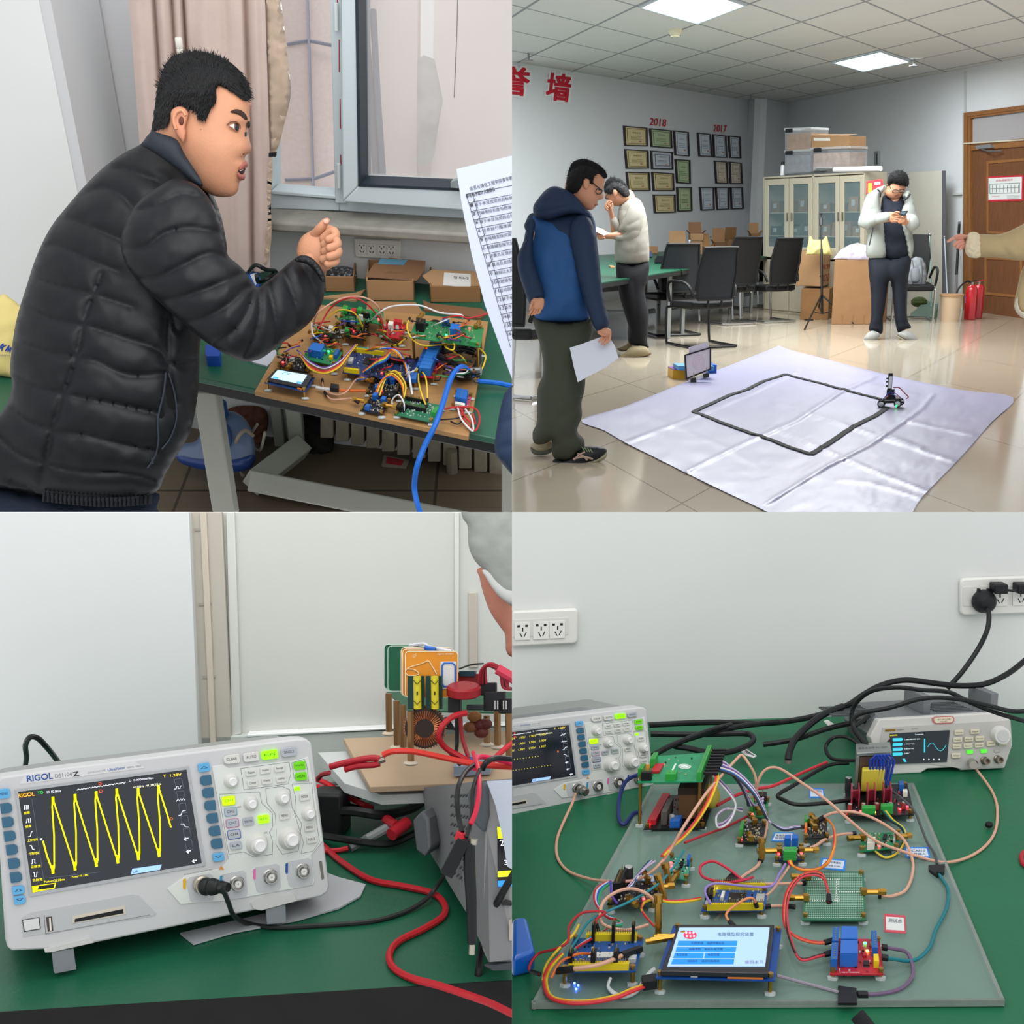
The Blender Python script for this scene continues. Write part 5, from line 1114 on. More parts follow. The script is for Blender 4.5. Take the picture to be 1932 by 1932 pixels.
# ---- cartons behind the circuits
def box1(x0,x1,yb_,yt_,dep,lab,k=0,lid=None,label_poly=None,flap=None,txt=None):
 c=T1.at((x0+x1)/2,yb_);n=U1;e=(CX-yt_)/F;H=(e*c.y-c.z)/(n.z-e*n.y);a=V((1,.06,0)).normalized();b=n.cross(a);w=(x1-x0)*c.y/F
 t=T('cardboard_box',lab,'box',c,'opened cartons behind the circuit board');th=.003;m=MB()
 for s in(-1,1):m.box(c+b*dep/2+a*(s*(w/2-th/2)),(a,b,n),(th,dep,H));m.box(c+b*(dep/2+s*(dep/2-th/2)),(a,b,n),(w,th,H))
 m.box(c+b*dep/2,(a,b,n),(w,dep,th));m.build('body',card(k),t,bev=.001)
 pf=Pl(c+n*H-b*.001,-b*.8+n*.5)if not lid else None
 if lid:
  pb=Pl(c+b*lid[1]+n*H,(-b*math.cos(lid[2])+n*math.sin(lid[2])));MB().slab(pb,lid[0],-.004,0).build('lid',card(k+1),t,bev=.001)
  if label_poly:
   m=MB().slab(pb,label_poly[0],0,.0006);m.build('printed_label',mat(label_poly[1],.5),t)
  if txt:MB().text(pb,txt[0],txt[1],txt[2],txt[3],.0012,bold=.01).build('lettering',mat(txt[4],.6),t,smooth=0)
 if flap:MB().slab(T1,flap,0,.004).build('front_flap',card(k+2),t)
 return t,c,a,b,n,w,H
r_=math.radians
box1(614,670,551,522,.1,'open carton with grey foil bag inside, partly behind the raised hand',0,([(610,480),(672,483),(684,508),(668,502),(615,506)],.09,r_(35)),None,[(600,560),(672,566),(690,545),(670,552)])
m=MB();Inf([(612,522),(625,506),(650,502),(668,508),(672,520),(650,526)],T1.at(640,535).y-.02,.5,rough=(4,6)).mb(m);m.build('foil_bag',mat('#55585c',.25,.4,var=.4,vs=40),label='crumpled grey anti-static bag inside the left open carton',cat='bag')
box1(693,782,568,530,.1,'carton with blue printed top standing behind the centre of the circuit board',2,([(688,523),(705,497),(735,486),(803,492),(800,512),(786,530)],.015,r_(50)),([(718,488),(770,490),(761,500),(713,498)],'#4d7f96'),[(690,592),(693,568),(784,570),(800,592),(760,602)],('网络学习电路实验板',(724,514),(760,515),5,'#8a6a48'))
box1(812,908,571,541,.1,'carton with white shipping sticker on its lid at the right of the row',1,([(796,520),(815,508),(905,512),(918,540),(815,540)],.015,r_(45)),([(838,514),(888,517),(888,543),(836,538)],'#c9c9c6'),[(798,566),(812,572),(908,582),(920,590),(905,600),(800,584)],('SJ-K6/2',(856,526),(884,528),5,'#222222'))
# things left of the cartons
wire(T1,[(470,512,.05),(482,500,.09),(500,508,.08),(520,512,.04),(505,525,.05),(488,532,.04),(484,520,.08)],'#17181a',.004,'cable','black cable coiled on the table behind the sleeve','cable')
m=MB().slab(T1.off(.03),[(463,512),(480,505),(488,512),(492,530),(486,545),(470,528)],-.02,0);m.mt(1);m.slab(T1.off(.03),[(472,518),(484,514),(488,528),(482,538)],0,.002);m.build('bottle_carton',[mat('#2b5aa8',.4),mat('#c8ced6',.4)],label='blue and white pack lying on the table behind the sleeve',cat='pack')
m=MB().slab(T1,[(455,672),(520,660),(524,672),(504,690),(480,684)],0,.003);m.build('paper_scrap',mat('#b9bdc6',.6),label='white paper sheet sticking out under the left end of the circuit board',cat='paper')
m=MB().slab(T1,rr(388,650,415,672,3),0,.02);m.build('tape_roll',mat('#1c4aa8',.4),label='blue object on the table edge just right of the jacket',cat='tool')
# ---- yellow bag left
dy=2.2;t=T('tote_bag','pale yellow tote bag with blue writing at the left edge','bag',P(10,712,dy))
I=Inf([(-60,560),(-10,562),(8,554),(28,568),(52,590),(52,718),(20,712),(-60,700)],dy,.4,sm=False,rough=(4,25));I.mb().build('body',mat('#d6c67f',.8,bump=.3,bs=60),t,smooth=60)
pb_=Pl(P(10,650,dy-.0),V((0,-1,0)));
for pts in([(0,655),(6,648),(3,662)],[(0,657),(12,651)],[(10,662),(17,652),(14,663),(21,655),(18,665)]):MB().tube([P(x,y,I.front(x,y,.002))for x,y in spline(pts,4)],.001,5).build('blue_script',mat('#2747a8',.5),t)
dl=I.front(10,670,.004);MB().text(Pl(P(10,670,dl),V((0,-1,0))),'UNIVERSITY',(-14,671),(19,673),3.2,0).build('lettering',mat('#4a4a60',.5),t,smooth=0)
# ---- wooden board with modules
bq=[(480,738),(884,823),(921,606),(577,572)]
m=MB().slab(T1,bq,0,.009);m.build('plywood_base',mat('#a27c50',.55,var=.1,vs=9,aniso=(1,7,1)),label='brown fibreboard sheet carrying the wired circuit modules under the window',cat='board',bev=.001)
B1=T1.off(.0095);HS[0]=.55
mk=lambda*a,**k:module(B1,*a,**k)
Qd,t=mk('display_module','small lit touchscreen on posts at the front left corner of the fibreboard',[(499,722),(577,739),(594,712),(520,699)],.03,'#1b3f7d',n=0,seed=1,cat='display')
m=MB();Qd.box(m,.5,.53,.94,.9,.005);m.build('bezel',mat('#1c1f24',.2),t);m=MB();Qd.box(m,.47,.56,.74,.64,.0006,.005);m.build('screen',mat('#b9e4f5',.3,emit=.75),t)
m=MB();Qd.box(m,.2,.3,.13,.1,.0004,.0056);Qd.box(m,.78,.3,.13,.1,.0004,.0056);m.build('screen_buttons',mat('#4fa9e8',.3,emit=.6),t)
m=MB()
for v in(.78,.68):Qd.box(m,.35,v,.2,.015,.0004,.0056)
m.build('screen_text',mat('#6fa9c4',.4),t);comp(Qd,t,'orange',.85,.04,.12,.05,.003)
mk('sensor_board','black analogue board with red light at the left edge of the fibreboard',[(523,690),(582,703),(594,680),(540,668)],.02,'#191b1f',[('led',.1,.3,0,0,0),('sma',.4,.0,0,-1,.008),('chip',.5,.5,.15,.2,.002),('hdr',.85,.5,.05,.6,.006),('metal',.3,.7,.15,.2,.004)],seed=2,n=70)
mk('relay_module','single blue relay module with green light near the left of the fibreboard',[(568,676),(632,690),(648,662),(588,650)],.035,'#2b7d4c',[('relay',.35,.45,.38,.5,.015),('led',.6,.75,0,0,0,None,'g'),('yellow',.8,.35,.1,.15,.006),('blueterm',.9,.6,.1,.4,.008)],seed=3,n=25)
mk('microcontroller_board','large blue microcontroller board at the centre of the fibreboard',[(646,703),(790,722),(800,680),(664,662)],.03,'#22335f',[('chip',.3,.6,.16,.3,.003),('yhdr',.25,.98,.4,.05,.008),('yhdr',.12,.05,.2,.06,.008),('yhdr',.66,.12,.2,.1,.008),('blueterm',.93,.1,.08,.3,.008),('led',.5,.2,0,0,0),('led',.95,.45,0,0,0,None,'g'),('cap',.38,.2,.003,0,.009),('hdr',.65,.7,.25,.06,.008),('green',.2,1.06,.3,.1,.006,'#2a9a94'),('usb',.05,.5,.06,.2,.006)],seed=4,n=90)
Qr,t=mk('relay_bank','red board with a row of eight blue relays, centre right',[(779,709),(819,713),(842,660),(803,655)],.03,'#b22138',[('led',.05,.85,0,0,0),('yellow',.12,.93,.1,.06,.006),('yellow',.1,.12,.12,.08,.006)],seed=5,n=30)
for k in range(8):m=MB();Qr.box(m,.56,.08+.12*k,.55,.108,.016);m.build('relay',mat('#2468b4',.4),t,bev=.0005)
for k in range(4):m=MB();Qr.box(m,.14,.28+.15*k,.2,.13,.008);m.build('terminal_block',mat('#2059a8',.4),t)
m=MB()
for k in range(8):m.mt(0);Qr.box(m,.3+.15*(k%2),.9,.1,.04,.001,.016)
m.build('white_sticker',mat('#c9ccd6',.5),t)
mk('amplifier_board','small black op-amp board with gold sockets, rear of two near the front',[(690,741),(756,752),(766,724),(704,713)],.015,'#14161f',[('sma',.0,.7,-1,0,.02),('trim',.42,.85,.14,.2,.01),('trim',.62,.85,.14,.2,.01),('led',.4,.25,0,0,0),('blueterm',.3,.3,.16,.2,.008),('hdr',.85,.5,.06,.6,.006)],seed=6,n=80)
mk('amplifier_board','small black op-amp board with gold sockets, front one nearest the table edge',[(679,774),(721,782),(737,756),(699,748)],.015,'#14161f',[('sma',.0,.5,-1,0,.022),('sma',1.,.5,1,0,.022),('trim',.3,.9,.2,.25,.01),('trim',.75,.8,.2,.22,.009),('led',.35,.2,0,0,0),('blueterm',.3,.15,.2,.2,.008)],seed=7,n=80)
mk('perforated_board','green perforated board with black pin rows at the front right of the fibreboard',[(744,782),(816,797),(838,766),(764,750)],.014,'#2b6b4e',[('hdr',.3,.88,.5,.05,.007),('hdr',.4,.45,.6,.05,.007),('hdr',.1,.3,.2,.25,.01),('term',.93,.5,.1,.35,.008)],seed=8,n=60,spark=['#9fb8a8','#c6c9bc'])
mk('motor_driver','small blue terminal module on a pink board at the right edge of the fibreboard',[(853,768),(884,775),(890,746),(861,740)],.012,'#b34a5c',[('blueterm',.45,.6,.7,.6,.012),('white',.45,.15,.6,.15,.006)],seed=9,n=25)
mk('switching_board','large green raised board with blue relay at the back right of the fibreboard',[(772,636),(906,655),(913,618),(785,603)],.10,'#2c7a4a',[('relay',.62,.5,.14,.3,.014),('led',.5,.35,0,0,0,None,'g'),('led',.8,.85,0,0,0),('hdr',.12,.5,.12,.3,.016),('blueterm',.45,.9,.1,.15,.01),('orange',.56,.4,.003,0,.009),('sma',.05,1.,0,1,.02),('sma',.9,.95,0,1,.015),('green',.9,.1,.1,.1,.006)],seed=10,n=70,us=((.05,.06),(.96,.06),(.96,.94)),glue=True)
mk('power_board','bright red board with white capacitors behind the centre of the fibreboard',[(722,634),(759,640),(766,612),(730,606)],.03,'#b3202c',[('white',.3,.6,.25,.25,.01),('cap',.65,.5,.003,0,.01,'#c9c9c4'),('cap',.45,.25,.003,0,.01,'#c9c9c4'),('red',.6,.85,.4,.2,.01)],seed=11,n=30)
mk('filter_board','black stacked board with green terminals and red light, rear left centre',[(648,634),(690,642),(697,612),(655,604)],.035,'#17181b',[('term',.15,.2,.2,.2,.01),('term',.6,.6,.2,.2,.01),('led',.4,.4,0,0,0),('hdr',.85,.5,.08,.7,.012),('metal',.3,.8,.2,.15,.008)],seed=12,n=50)
mk('signal_board','dark board with red light and brass sockets just right of the sleeve cuff',[(590,640),(632,648),(640,620),(600,612)],.03,'#2a2520',[('led',.5,.3,0,0,0),('sma',.1,.3,-1,0,.015),('orange',.3,.7,.003,0,.012),('white',.7,.7,.2,.2,.01),('sma',.8,.9,0,1,.015)],seed=13,n=50)
mk('adapter_board','green board with black terminals along the very back of the fibreboard',[(640,600),(722,612),(724,588),(648,578)],.05,'#277a48',[('term',.1,.5,.12,.4,.01),('red',.3,.5,.12,.3,.008),('term',.45,.6,.1,.3,.01),('green',.8,.6,.12,.3,.01),('led',.9,.3,0,0,0),('hdr',.6,.3,.2,.1,.01),('white',.5,.1,.1,.1,.01)],seed=14,n=60)
m=MB();c=B1.at(875,720);m.ball(c+U1*.015,.018,12,(1.3,1,.7));m.mt(1);m.cyl(c+U1*.02,c+U1*.02+V((.03,-.01,0)),.006,seg=8);m.build('cable_gland',[mat('#141517',.4),mat('#8a8f90',.3,.7)],label='black and metal cable joint beside the end of the thick blue cable',cat='connector')
# wires on the fibreboard
yel,red_,whi,blk_,ora,blu,grn,prp,brn,cop='#d9b92a','#b8262e','#cfd0d2','#1a1a1c','#d0662a','#2050b0','#2b8a4c','#5a3c96','#6a4020','#c79a84'
jw=lambda pts,c,lab,r=.0013,**k:wire(B1,pts,c,r,'jumper_wire',lab,'wire',**k)
jw([(773,600,.12),(768,618,.12),(778,640,.10),(800,652,.09),(840,650,.07),(890,652,.07),(915,668,.06),(912,690,.04),(900,712,.02)],yel,'long yellow jumper wire circling under the raised green board',ends=(blk_,3))
jw([(838,650,.06),(843,657,.1),(855,660,.11),(857,650,.1),(848,645,.09),(843,655,.06),(870,672,.05),(880,685,.03)],yel,'yellow wire tied in a small loop right of the relay bank')
jw([(790,700,.03),(790,720,.06),(796,745,.06),(806,770,.03)],yel,'yellow wire dropping from the relay bank, left of two',ends=(blk_,3));jw([(795,700,.04),(803,712,.07),(806,735,.05),(806,758,.03)],yel,'yellow wire dropping from the relay bank, right of two',ends=(blk_,3))
for k,(c,o)in enumerate(((brn,0),(red_,2.2),(ora,4.4),(yel,6.6),(whi,-2.4),(prp,-4.6))):
 jw([(562+o*.3,662+o*.3,.03),(570,672+o*.6,.04),(585,688+o*1.2,.05),(612,698+o,.055),(640,686+o,.06),(660,664+o*.4,.06),(672+o*.3,650,.05)],c,'%s strand of the wide ribbon sagging between left modules and the blue board'%{brn:'brown',red_:'red',ora:'orange',yel:'yellow',whi:'white',prp:'purple'}[c])
for k,(c,o)in enumerate(((ora,0),(yel,2),(brn,4),(whi,6),(blu,8))):
 jw([(690+o,662,.05),(712+o,655+o*.3,.08),(740+o*.8,660,.08),(760+o*.4,680,.06),(768+o*.3,705,.04),(766-o*.3,722,.02)],c,'%s wire of the bundle arching over the right part of the blue board'%{ora:'orange',yel:'yellow',brn:'brown',whi:'white',blu:'blue'}[c])
for k,(c,o)in enumerate(((red_,0),(ora,2),(yel,4),(grn,6),(blu,8))):
 jw([(684+o*.4,702+o*.2,.03),(700+o*.5,690+o*.2,.05),(715,678+o,.06),(728,672+o,.06),(736,662+o,.06)],c,'%s strand of the rainbow ribbon lying across the blue board front'%{red_:'red',ora:'orange',yel:'yellow',grn:'green',blu:'blue'}[c],r=.0016)
for k,(c,o)in enumerate(((ora,0),(yel,3),(yel,8),(brn,5))):
 jw([(708+o,742+o*.6,.02),(720+o,718-o*.5,.05),(738+o,708-o,.06),(757+o,725,.05),(762,748+o*.3,.03)],c,['orange wire arching over the rear op-amp board','outer yellow wire arching over the rear op-amp board','inner yellow wire arching over the rear op-amp board','brown wire arching over the rear op-amp board'][k])
jw([(608,716,.01),(612,735,.015),(635,745,.02),(655,738,.03),(672,716,.02),(690,718,.02)],cop,'pale copper coax from the display area to the rear op-amp board',.0014,ends=(blk_,3))
jw([(612,740,.01),(625,753,.012),(650,753,.015),(662,752,.02),(676,760,.02)],cop,'pale copper coax ending at the front op-amp board',.0014,ends=(blk_,4))
jw([(597,731,.015),(612,734,.018),(625,735,.02)],whi,'flat white lead leaving the small touchscreen',.003);jw([(636,736,.02),(652,737,.02),(690,737,.02)],ora,'orange twisted lead from the black plug to the rear op-amp board',.0022)
m=MB();q=Quad(B1,[(623,739),(639,741),(640,733),(625,731)],.012);q.box(m,.5,.5,1,1,.008);m.build('plug_housing',BLKP,label='black rectangular plug joining the white and orange leads',cat='connector')
jw([(742,770,.01),(740,755,.03),(752,745,.05),(762,760,.04),(762,775,.02)],whi,'white wire looped over the left end of the perforated board')
jw([(830,792,.01),(858,790,.02),(875,786,.015),(865,800,.01),(850,795,.01)],blk_,'black wire at the front right corner of the fibreboard');jw([(838,772,.02),(860,768,.02),(895,770,.02),(905,790,.01),(897,812,.01),(880,800,.01),(866,775,.02)],red_,'red wire looping past the right edge of the fibreboard',.0016)
jw([(864,770,.02),(870,790,.02),(885,808,.01),(893,812,.01),(890,790,.02),(878,772,.02)],whi,'white wire looping at the front right corner of the fibreboard',.0016);jw([(870,772,.02),(880,790,.02),(896,800,.01),(892,780,.015)],red_,'red wire twisted with the white loop at the front right corner',.0016)
jw([(770,690,.03),(773,715,.05),(778,745,.03)],whi,'white wire hanging down right of the blue board',.0018);jw([(835,560+40,.13),(865,596,.15),(885,600,.14),(920,592,.13)],red_,'red wire running along the top of the raised green board')
jw([(700,606,.05),(716,590,.12),(740,578,.14),(790,576,.15),(830,590,.14),(870,594,.15),(872,602,.11)],whi,'long white wire arching over the whole back row to the raised board',.0015)
jw([(592,612,.06),(600,590,.12),(640,565,.15),(680,560,.16),(710,575,.13),(722,605,.06)],cop,'outer pale coax arching over the back left modules',.0017);jw([(600,622,.06),(625,580,.12),(660,562,.17),(690,572,.15),(716,600,.08),(725,620,.04)],red_,'red wire arching over the back left modules',.0015)
jw([(588,610,.05),(590,630,.06),(600,640,.05),(612,650,.03)],whi,'white wire bent down the left side by the cuff',.0015);jw([(618,600,.08),(640,585,.11),(668,590,.1),(684,615,.05)],yel,'yellow wire arching over the rear left boards')
rn=random.Random(21);nm={yel:'yellow',red_:'red',whi:'white',blk_:'black',ora:'orange',blu:'blue',grn:'green',prp:'purple',brn:'brown'}
zones=[((590,640),(600,650),'in the tangle right of the sleeve cuff',16),((640,720),(585,640),'in the tangle over the back centre boards',22),((780,905),(605,640),'on the raised green board',18),((825,895),(665,715),'in the bundle right of the relay bank',26),((715,780),(620,690),'in the tangle behind the blue board',14),((660,780),(670,715),'on the blue board',12),((530,600),(640,690),'at the left modules of the fibreboard',8)]
for(xa,xb),(ya,yb_),w_,n_ in zones:
 for i in range(n_):
  c=rn.choice([yel,red_,whi,blk_,ora,blu,grn,prp,brn,red_,blk_]);x0,y0=rn.uniform(xa,xb),rn.uniform(ya,yb_);L=rn.uniform(18,48);an=rn.uniform(-.8,.8)+(math.pi if rn.random()<.5 else 0)
  x1=min(max(x0+L*math.cos(an),xa-6),xb+8);y1=min(max(y0+L*math.sin(an)*.6,ya-4),yb_+6);hb=.10 if 'raised' in w_ else .035;hm=hb+rn.uniform(.01,.05)
  g='%s jumper wires %s'%(nm[c],w_)
  wire(B1,[(x0,y0,hb),((x0*2+x1)/3+rn.uniform(-6,6),(y0*2+y1)/3,hm),((x0+2*x1)/3+rn.uniform(-6,6),(y0+2*y1)/3+rn.uniform(-4,4),hm),(x1,y1,hb*.8)],c,.0012,'jumper_wire','thin %s jumper wire %s'%(nm[c],w_),'wire',g,n=4,seg=5,ends=(blk_,2)if rn.random()<.4 else None)
for k in range(9):
 o=k*3;c=(blk_,'#26262a')[k%2];wire(B1,[(800+o,668+k,.035),(830+o,672+k*2,.05),(862,682+k*2,.04),(884-k,700,.02)],c,.0013,'jumper_wire','black jumper lead fanning out from the right side of the relay bank','wire','black jumper leads right of the relay bank',n=4,seg=5)
for k in range(3):wire(B1,[(836,655+k*5,.05),(870,650+k*6,.03),(905,668+k*4,.02),(890,700+k*3,.01)],'#141416',.0035,'cable',['upper','middle','lower'][k]+' thick black cable coiled under the raised green board','cable')
wire(T1,[(1000,735,.02),(966,728,.02),(935,722,.025),(900,719,.03)],'#1763c4',.0042,'cable','short thick blue cable running off the table to the right','cable')
wire(T1,[(893,712,.04),(880,695,.07),(866,694,.09),(850,716,.09),(836,760,.08),(822,800,.05),(802,840,.0),(787,880,-.05),(782,920,-.12),(789,955,-.16),(800,985,-.2)],'#1763c4',.0046,'cable','thick bright blue cable arching over the board and hanging off the table edge','cable')
wire(T1,[(966,735,.02),(958,742,.03),(952,760,.02)],'#1763c4',.0042,'cable','second bend of thick blue cable beside the dark blue sleeve','cable')
# ---- typed sheet at the right
pv=Pl(P(920,500,1.55),V((.12,-1,.25)));t=T('printed_sheet','white printed topic list with pencil ticks, held up at the right edge','paper',P(940,700,1.55))
MB().slab(pv,[(861,319),(915,306),(1000,285),(1000,800),(966,714),(944,655),(915,575),(890,480),(872,390)],-.0015,0).build('sheet',mat('#a4abbc',.6),t)
m=MB();m.text(pv,'信息与通信工程学院青年教师',(887,360),(975,337),8,.0008);m.text(pv,'序号电子设计大赛题目',(880,374),(934,360),7.5,.001,bold=.025)
rows=['基于单目视觉的目标物测量装置','同轴电缆长度与终端负载检测','基于单目视觉的目标物测量装置','信息自行瞄准装置（B题）','光电模型探究装置','电路模型探究装置','探重负反馈的变流器负载','直流负反馈的变流器','模拟以太网双绞线检测','电路模型探究装置设计','运动目标控制与追踪','基于单目视觉装置','基于单目视觉测量','基于手势识别','同轴电缆','简易','']
for k in range(16):
 x,y=890+k*4.7,389+k*16.2;L=7.2*len(rows[k]);m.text(pv,str(k+1),(x-2,y+1.5),(x+(3 if k<9 else 5),y),6.5,.001)
 if rows[k]:m.text(pv,rows[k],(x+6,y+.5),(x+6+L,y+.5-L*.19),7,.001)
m.build('printed_text',mat('#2c2e36',.6),t,smooth=0);m=MB()
for k in range(18):
 x,y=879+k*4.7,366+k*16.2;m.slab(pv,[(x,y),(x+120,y-23),(x+120,y-22.4),(x,y+.6)],0,.0006)
m.slab(pv,[(879,365),(879.7,365),(963.7,655),(963,655)],0,.0006);m.slab(pv,[(890,362),(890.6,362),(974,650),(973.4,650)],0,.0006);m.build('table_lines',mat('#3b3e48',.6),t,smooth=0)
m=MB()
for k in(0,1,2,4,7):x,y=892+k*4.7,388+k*16.2;m.tube([pv.at(*p,.0012)for p in((x-6,y-4),(x-3,y),(x+5,y-14))],.0004,4)
m.build('pencil_ticks',mat('#55565c',.6),t)
# ---- people of the upper-left room
t=T('person','arm in dark blue padded sleeve at the right edge of the table','person',P(955,880,1.5))
Inf([(1000,715),(958,735),(946,762),(937,810),(933,845),(944,870),(1000,910)],1.6,.6,seams=[[(940,800),(970,790)],[(935,845),(975,840)]],amp=4,sw=6).mb().build('sleeve',mat('#1a2c48',.6,bump=.4,bs=20),t,smooth=60)
limb(MB(),[(1010,760,1.7,25),(1010,850,1.7,25)]).build('body',mat('#c08a6c',.55),t)
t=T('person','man in black quilted puffer jacket leaning over the table with one hand raised','person',P(180,960,1.95))
sk1=mat('#bb8567',.5,var=.06,vs=30,bump=.2,bs=300);D1=1.93
hsk=[(473,190),(472,205),(471,216),(472,228),(469,238),(466,246),(469,256),(473,272),(474,280),(471,288),(464,293),(462,300),(467,307),(468,314),(461,320),(463,330),(461,338),(453,342),(451,348),(449,360),(440,369),(425,372),(405,370),(388,361),(374,350),(345,320),(315,290),(290,268),(286,250),(298,200),(320,150),(380,122),(440,140)]
H=Inf(hsk,D1,.62,step=5.5,disp=lambda x,y:5*math.exp(-(((x-462)/14)**2+((y-278)/16)**2))+3*math.exp(-(((x-462)/12)**2+((y-224)/8)**2))-5*math.exp(-(((x-448)/14)**2+((y-240)/8)**2))+4*math.exp(-(((x-458)/9)**2+((y-312)/5)**2))+3.5*math.exp(-(((x-425)/30)**2+((y-285)/30)**2))-3*math.exp(-(((x-455)/10)**2+((y-300)/5)**2)))
m=H.mb();limb(m,[(345,315,D1+.06,38),(290,400,D1+.1,50),(200,600,D1+.1,60),(160,860,D1+.1,60)],14);limb(m,[(320,430,D1-.06,30),(380,560,D1-.07,30),(470,610,D1-.06,28),(550,560,D1-.04,24),(590,485,D1-.035,18)],12)
dh=D1-.03
Inf([(563,490),(560,470),(568,448),(585,436),(605,428),(622,424),(634,432),(637,448),(640,470),(640,488),(628,504),(608,514),(585,508)],dh,.6,step=4).mb(m)
for p in([(590,450,0,11),(604,432,-.02,9.5),(613,420,-.025,7.5),(617,417,-.025,6)],[(612,450,-.02,10),(628,436,-.03,9),(633,446,-.035,8.5),(620,452,-.04,8)],[(614,462,-.025,10),(631,452,-.035,9),(636,462,-.04,8.5),(622,468,-.045,8)],[(614,475,-.025,10),(633,468,-.035,9),(637,478,-.04,8.5),(622,484,-.045,8)],[(610,490,-.025,9),(630,484,-.03,8),(633,494,-.035,7.5),(618,498,-.04,7)]):
 limb(m,[(x,y,dh+z,r)for x,y,z,r in p],12)
m.build('body',sk1,t,smooth=60)
MB().ball(P(615,418,dh-.034),.0045,10,(1,.5,.8)).build('thumbnail',mat('#d79f8c',.3),t)
eD=Inf([(322,214),(327,205),(338,201),(350,204),(356,214),(353,228),(350,240),(351,252),(346,268),(338,262),(330,248),(324,232)],H.front(345,232)-.006,.55,step=2.5,disp=lambda x,y:-5*math.exp(-(((x-338)/7)**2+((y-224)/11)**2)));eD.mb().build('ear',mat('#bd8064',.5),t,smooth=60)
m=MB();m.tube([P(x,y,eD.front(x,y,.001))for x,y in spline([(332,244),(328,226),(333,212),(344,209),(350,218)],4)],.0022,6);m.build('ear_fold',mat('#c98a68',.5),t)
MB().ball(P(342,228,eD.front(342,228)+.001),.005,10,(.8,.5,1.3)).build('ear_canal',mat('#5d2f22',.7),t)
wh_=decal(H,[(433,237),(439,234),(446,234),(451,238),(450,245),(444,245),(438,241)],.0012,.35,step=1.2);wh_.build('eye_white',mat('#cfc6be',.25),t,smooth=60)
decal(H,[(443,233),(449,234),(451,239),(450,246),(445,246),(442,240)],.0025,.4,step=1).build('iris',mat('#1c120f',.15),t,smooth=60)
m=MB();m.tube([P(x,y,H.front(x,y,.0035))for x,y in spline([(428,236),(436,230),(445,230),(452,236),(453,243)],4)],.0011,5);m.build('upper_lid',mat('#6b4030',.5),t)
m=MB();m.tube([P(x,y,H.front(x,y,.002))for x,y in spline([(432,240),(440,245),(450,248)],4)],.0007,5);m.build('lower_lid',mat('#9a6048',.5),t)
decal(H,[(462,250),(466,249),(466,256),(462,257)],.0012,.4,step=1).build('far_eye',mat('#1c120f',.2),t)
ebr=[(434,211),(444,206),(455,208),(464,216),(467,226),(461,226),(453,218),(444,214)]
decal(H,ebr,.0015,.35,step=1.5).build('eyebrow',mat('#3a2a24',.9,bump=1,bs=300),t,smooth=60);decal(H,[(467,232),(471,229),(472,238),(468,242)],.0015,.4,step=1).build('far_eyebrow',mat('#2c211d',.9),t)
lip=mat('#9d5b52',.4);decal(H,[(451,318),(458,308),(465,305),(468,311),(462,317),(455,322)],.003,.7,step=1.5).build('upper_lip',lip,t,smooth=60);decal(H,[(449,325),(456,330),(462,332),(461,339),(454,340),(449,334)],.003,.7,step=1.5).build('lower_lip',lip,t,smooth=60)
decal(H,[(450,322),(457,318),(463,318),(460,327),(454,329),(450,327)],.0022,.15,step=1.2).build('mouth_gap',mat('#2b1210',.5),t);decal(H,[(452,320),(457,317.5),(459,320),(454,323)],.0035,.3,step=1).build('teeth',mat('#cfc6bc',.3),t)
decal(H,[(454,288),(459,285),(463,288),(459,292),(454,292)],.0008,.25,step=1).build('nostril',mat('#4d231b',.6),t)
m=MB();m.tube([P(x,y,H.front(x,y,.0004))for x,y in spline([(449,281),(451,290),(456,296)],4)],.0009,5);m.build('nose_crease',mat('#9a5f46',.6),t)
for x,y in((419,258),(379,244)):MB().ball(P(x,y,H.front(x,y,.0)),.0007,6).build('mole',mat('#5d3426',.6),t)
hp=[(286,247),(289,228),(292,200),(297,165),(305,138),(314,118),(330,104),(355,98),(380,97),(405,103),(432,116),(455,136),(468,158),(474,183),(463,190),(452,184),(440,175),(424,166),(412,161),(408,170),(408,190),(398,205),(388,226),(374,224),(368,210),(357,206),(345,199),(333,200),(322,212),(320,228),(313,240),(300,244)]
Hh=Inf(hp,lambda x,y:H.front(x,y,.002),.3,.5,step=5,rough=(2.5,4));Hh.mb().build('hair',mat('#0a0b0e',.75,bump=1.,bs=250),t,smooth=60)
rn2=random.Random(3);m=MB();cx0,cy0=385,200;cnt=0
while cnt<2600:
 x,y=rn2.uniform(286,475),rn2.uniform(96,248)
 if not inside(hp,np.array([x]),np.array([y]))[0]:continue
 side=y>168 and x<412
 cnt+=1;vx,vy=(x-cx0),(y-cy0-30)
 if side:vx,vy=-.35*30,30
 elif x>430:vx,vy=20,14
 l=math.hypot(vx,vy)+1e-6;L=rn2.uniform(5,10)if side else rn2.uniform(7,13);vx,vy=vx/l*L+rn2.uniform(-2,2),vy/l*L+rn2.uniform(-2,2)
 d0=Hh.front(x,y,.0005);a=P(x,y,d0);b=P(x+vx,y+vy,Hh.front(min(max(x+vx,288),472),y+vy,rn2.uniform(.001,.006))if inside(hp,np.array([x+vx]),np.array([y+vy]))[0]else d0-rn2.uniform(0,.003));w=V((-vy,0,-vx)).normalized()*.0008
 m.add([a-w,a+w,b],[[0,1,2]])
m.build('hair_strands',mat('#090a0d',.65),t,kind='stuff',smooth=0)
jk1=mat('#0c0e13',.5,bump=.5,bs=22,var=.1,vs=12);jk1.node_tree.nodes['Principled BSDF'].inputs['Specular IOR Level'].default_value=.3
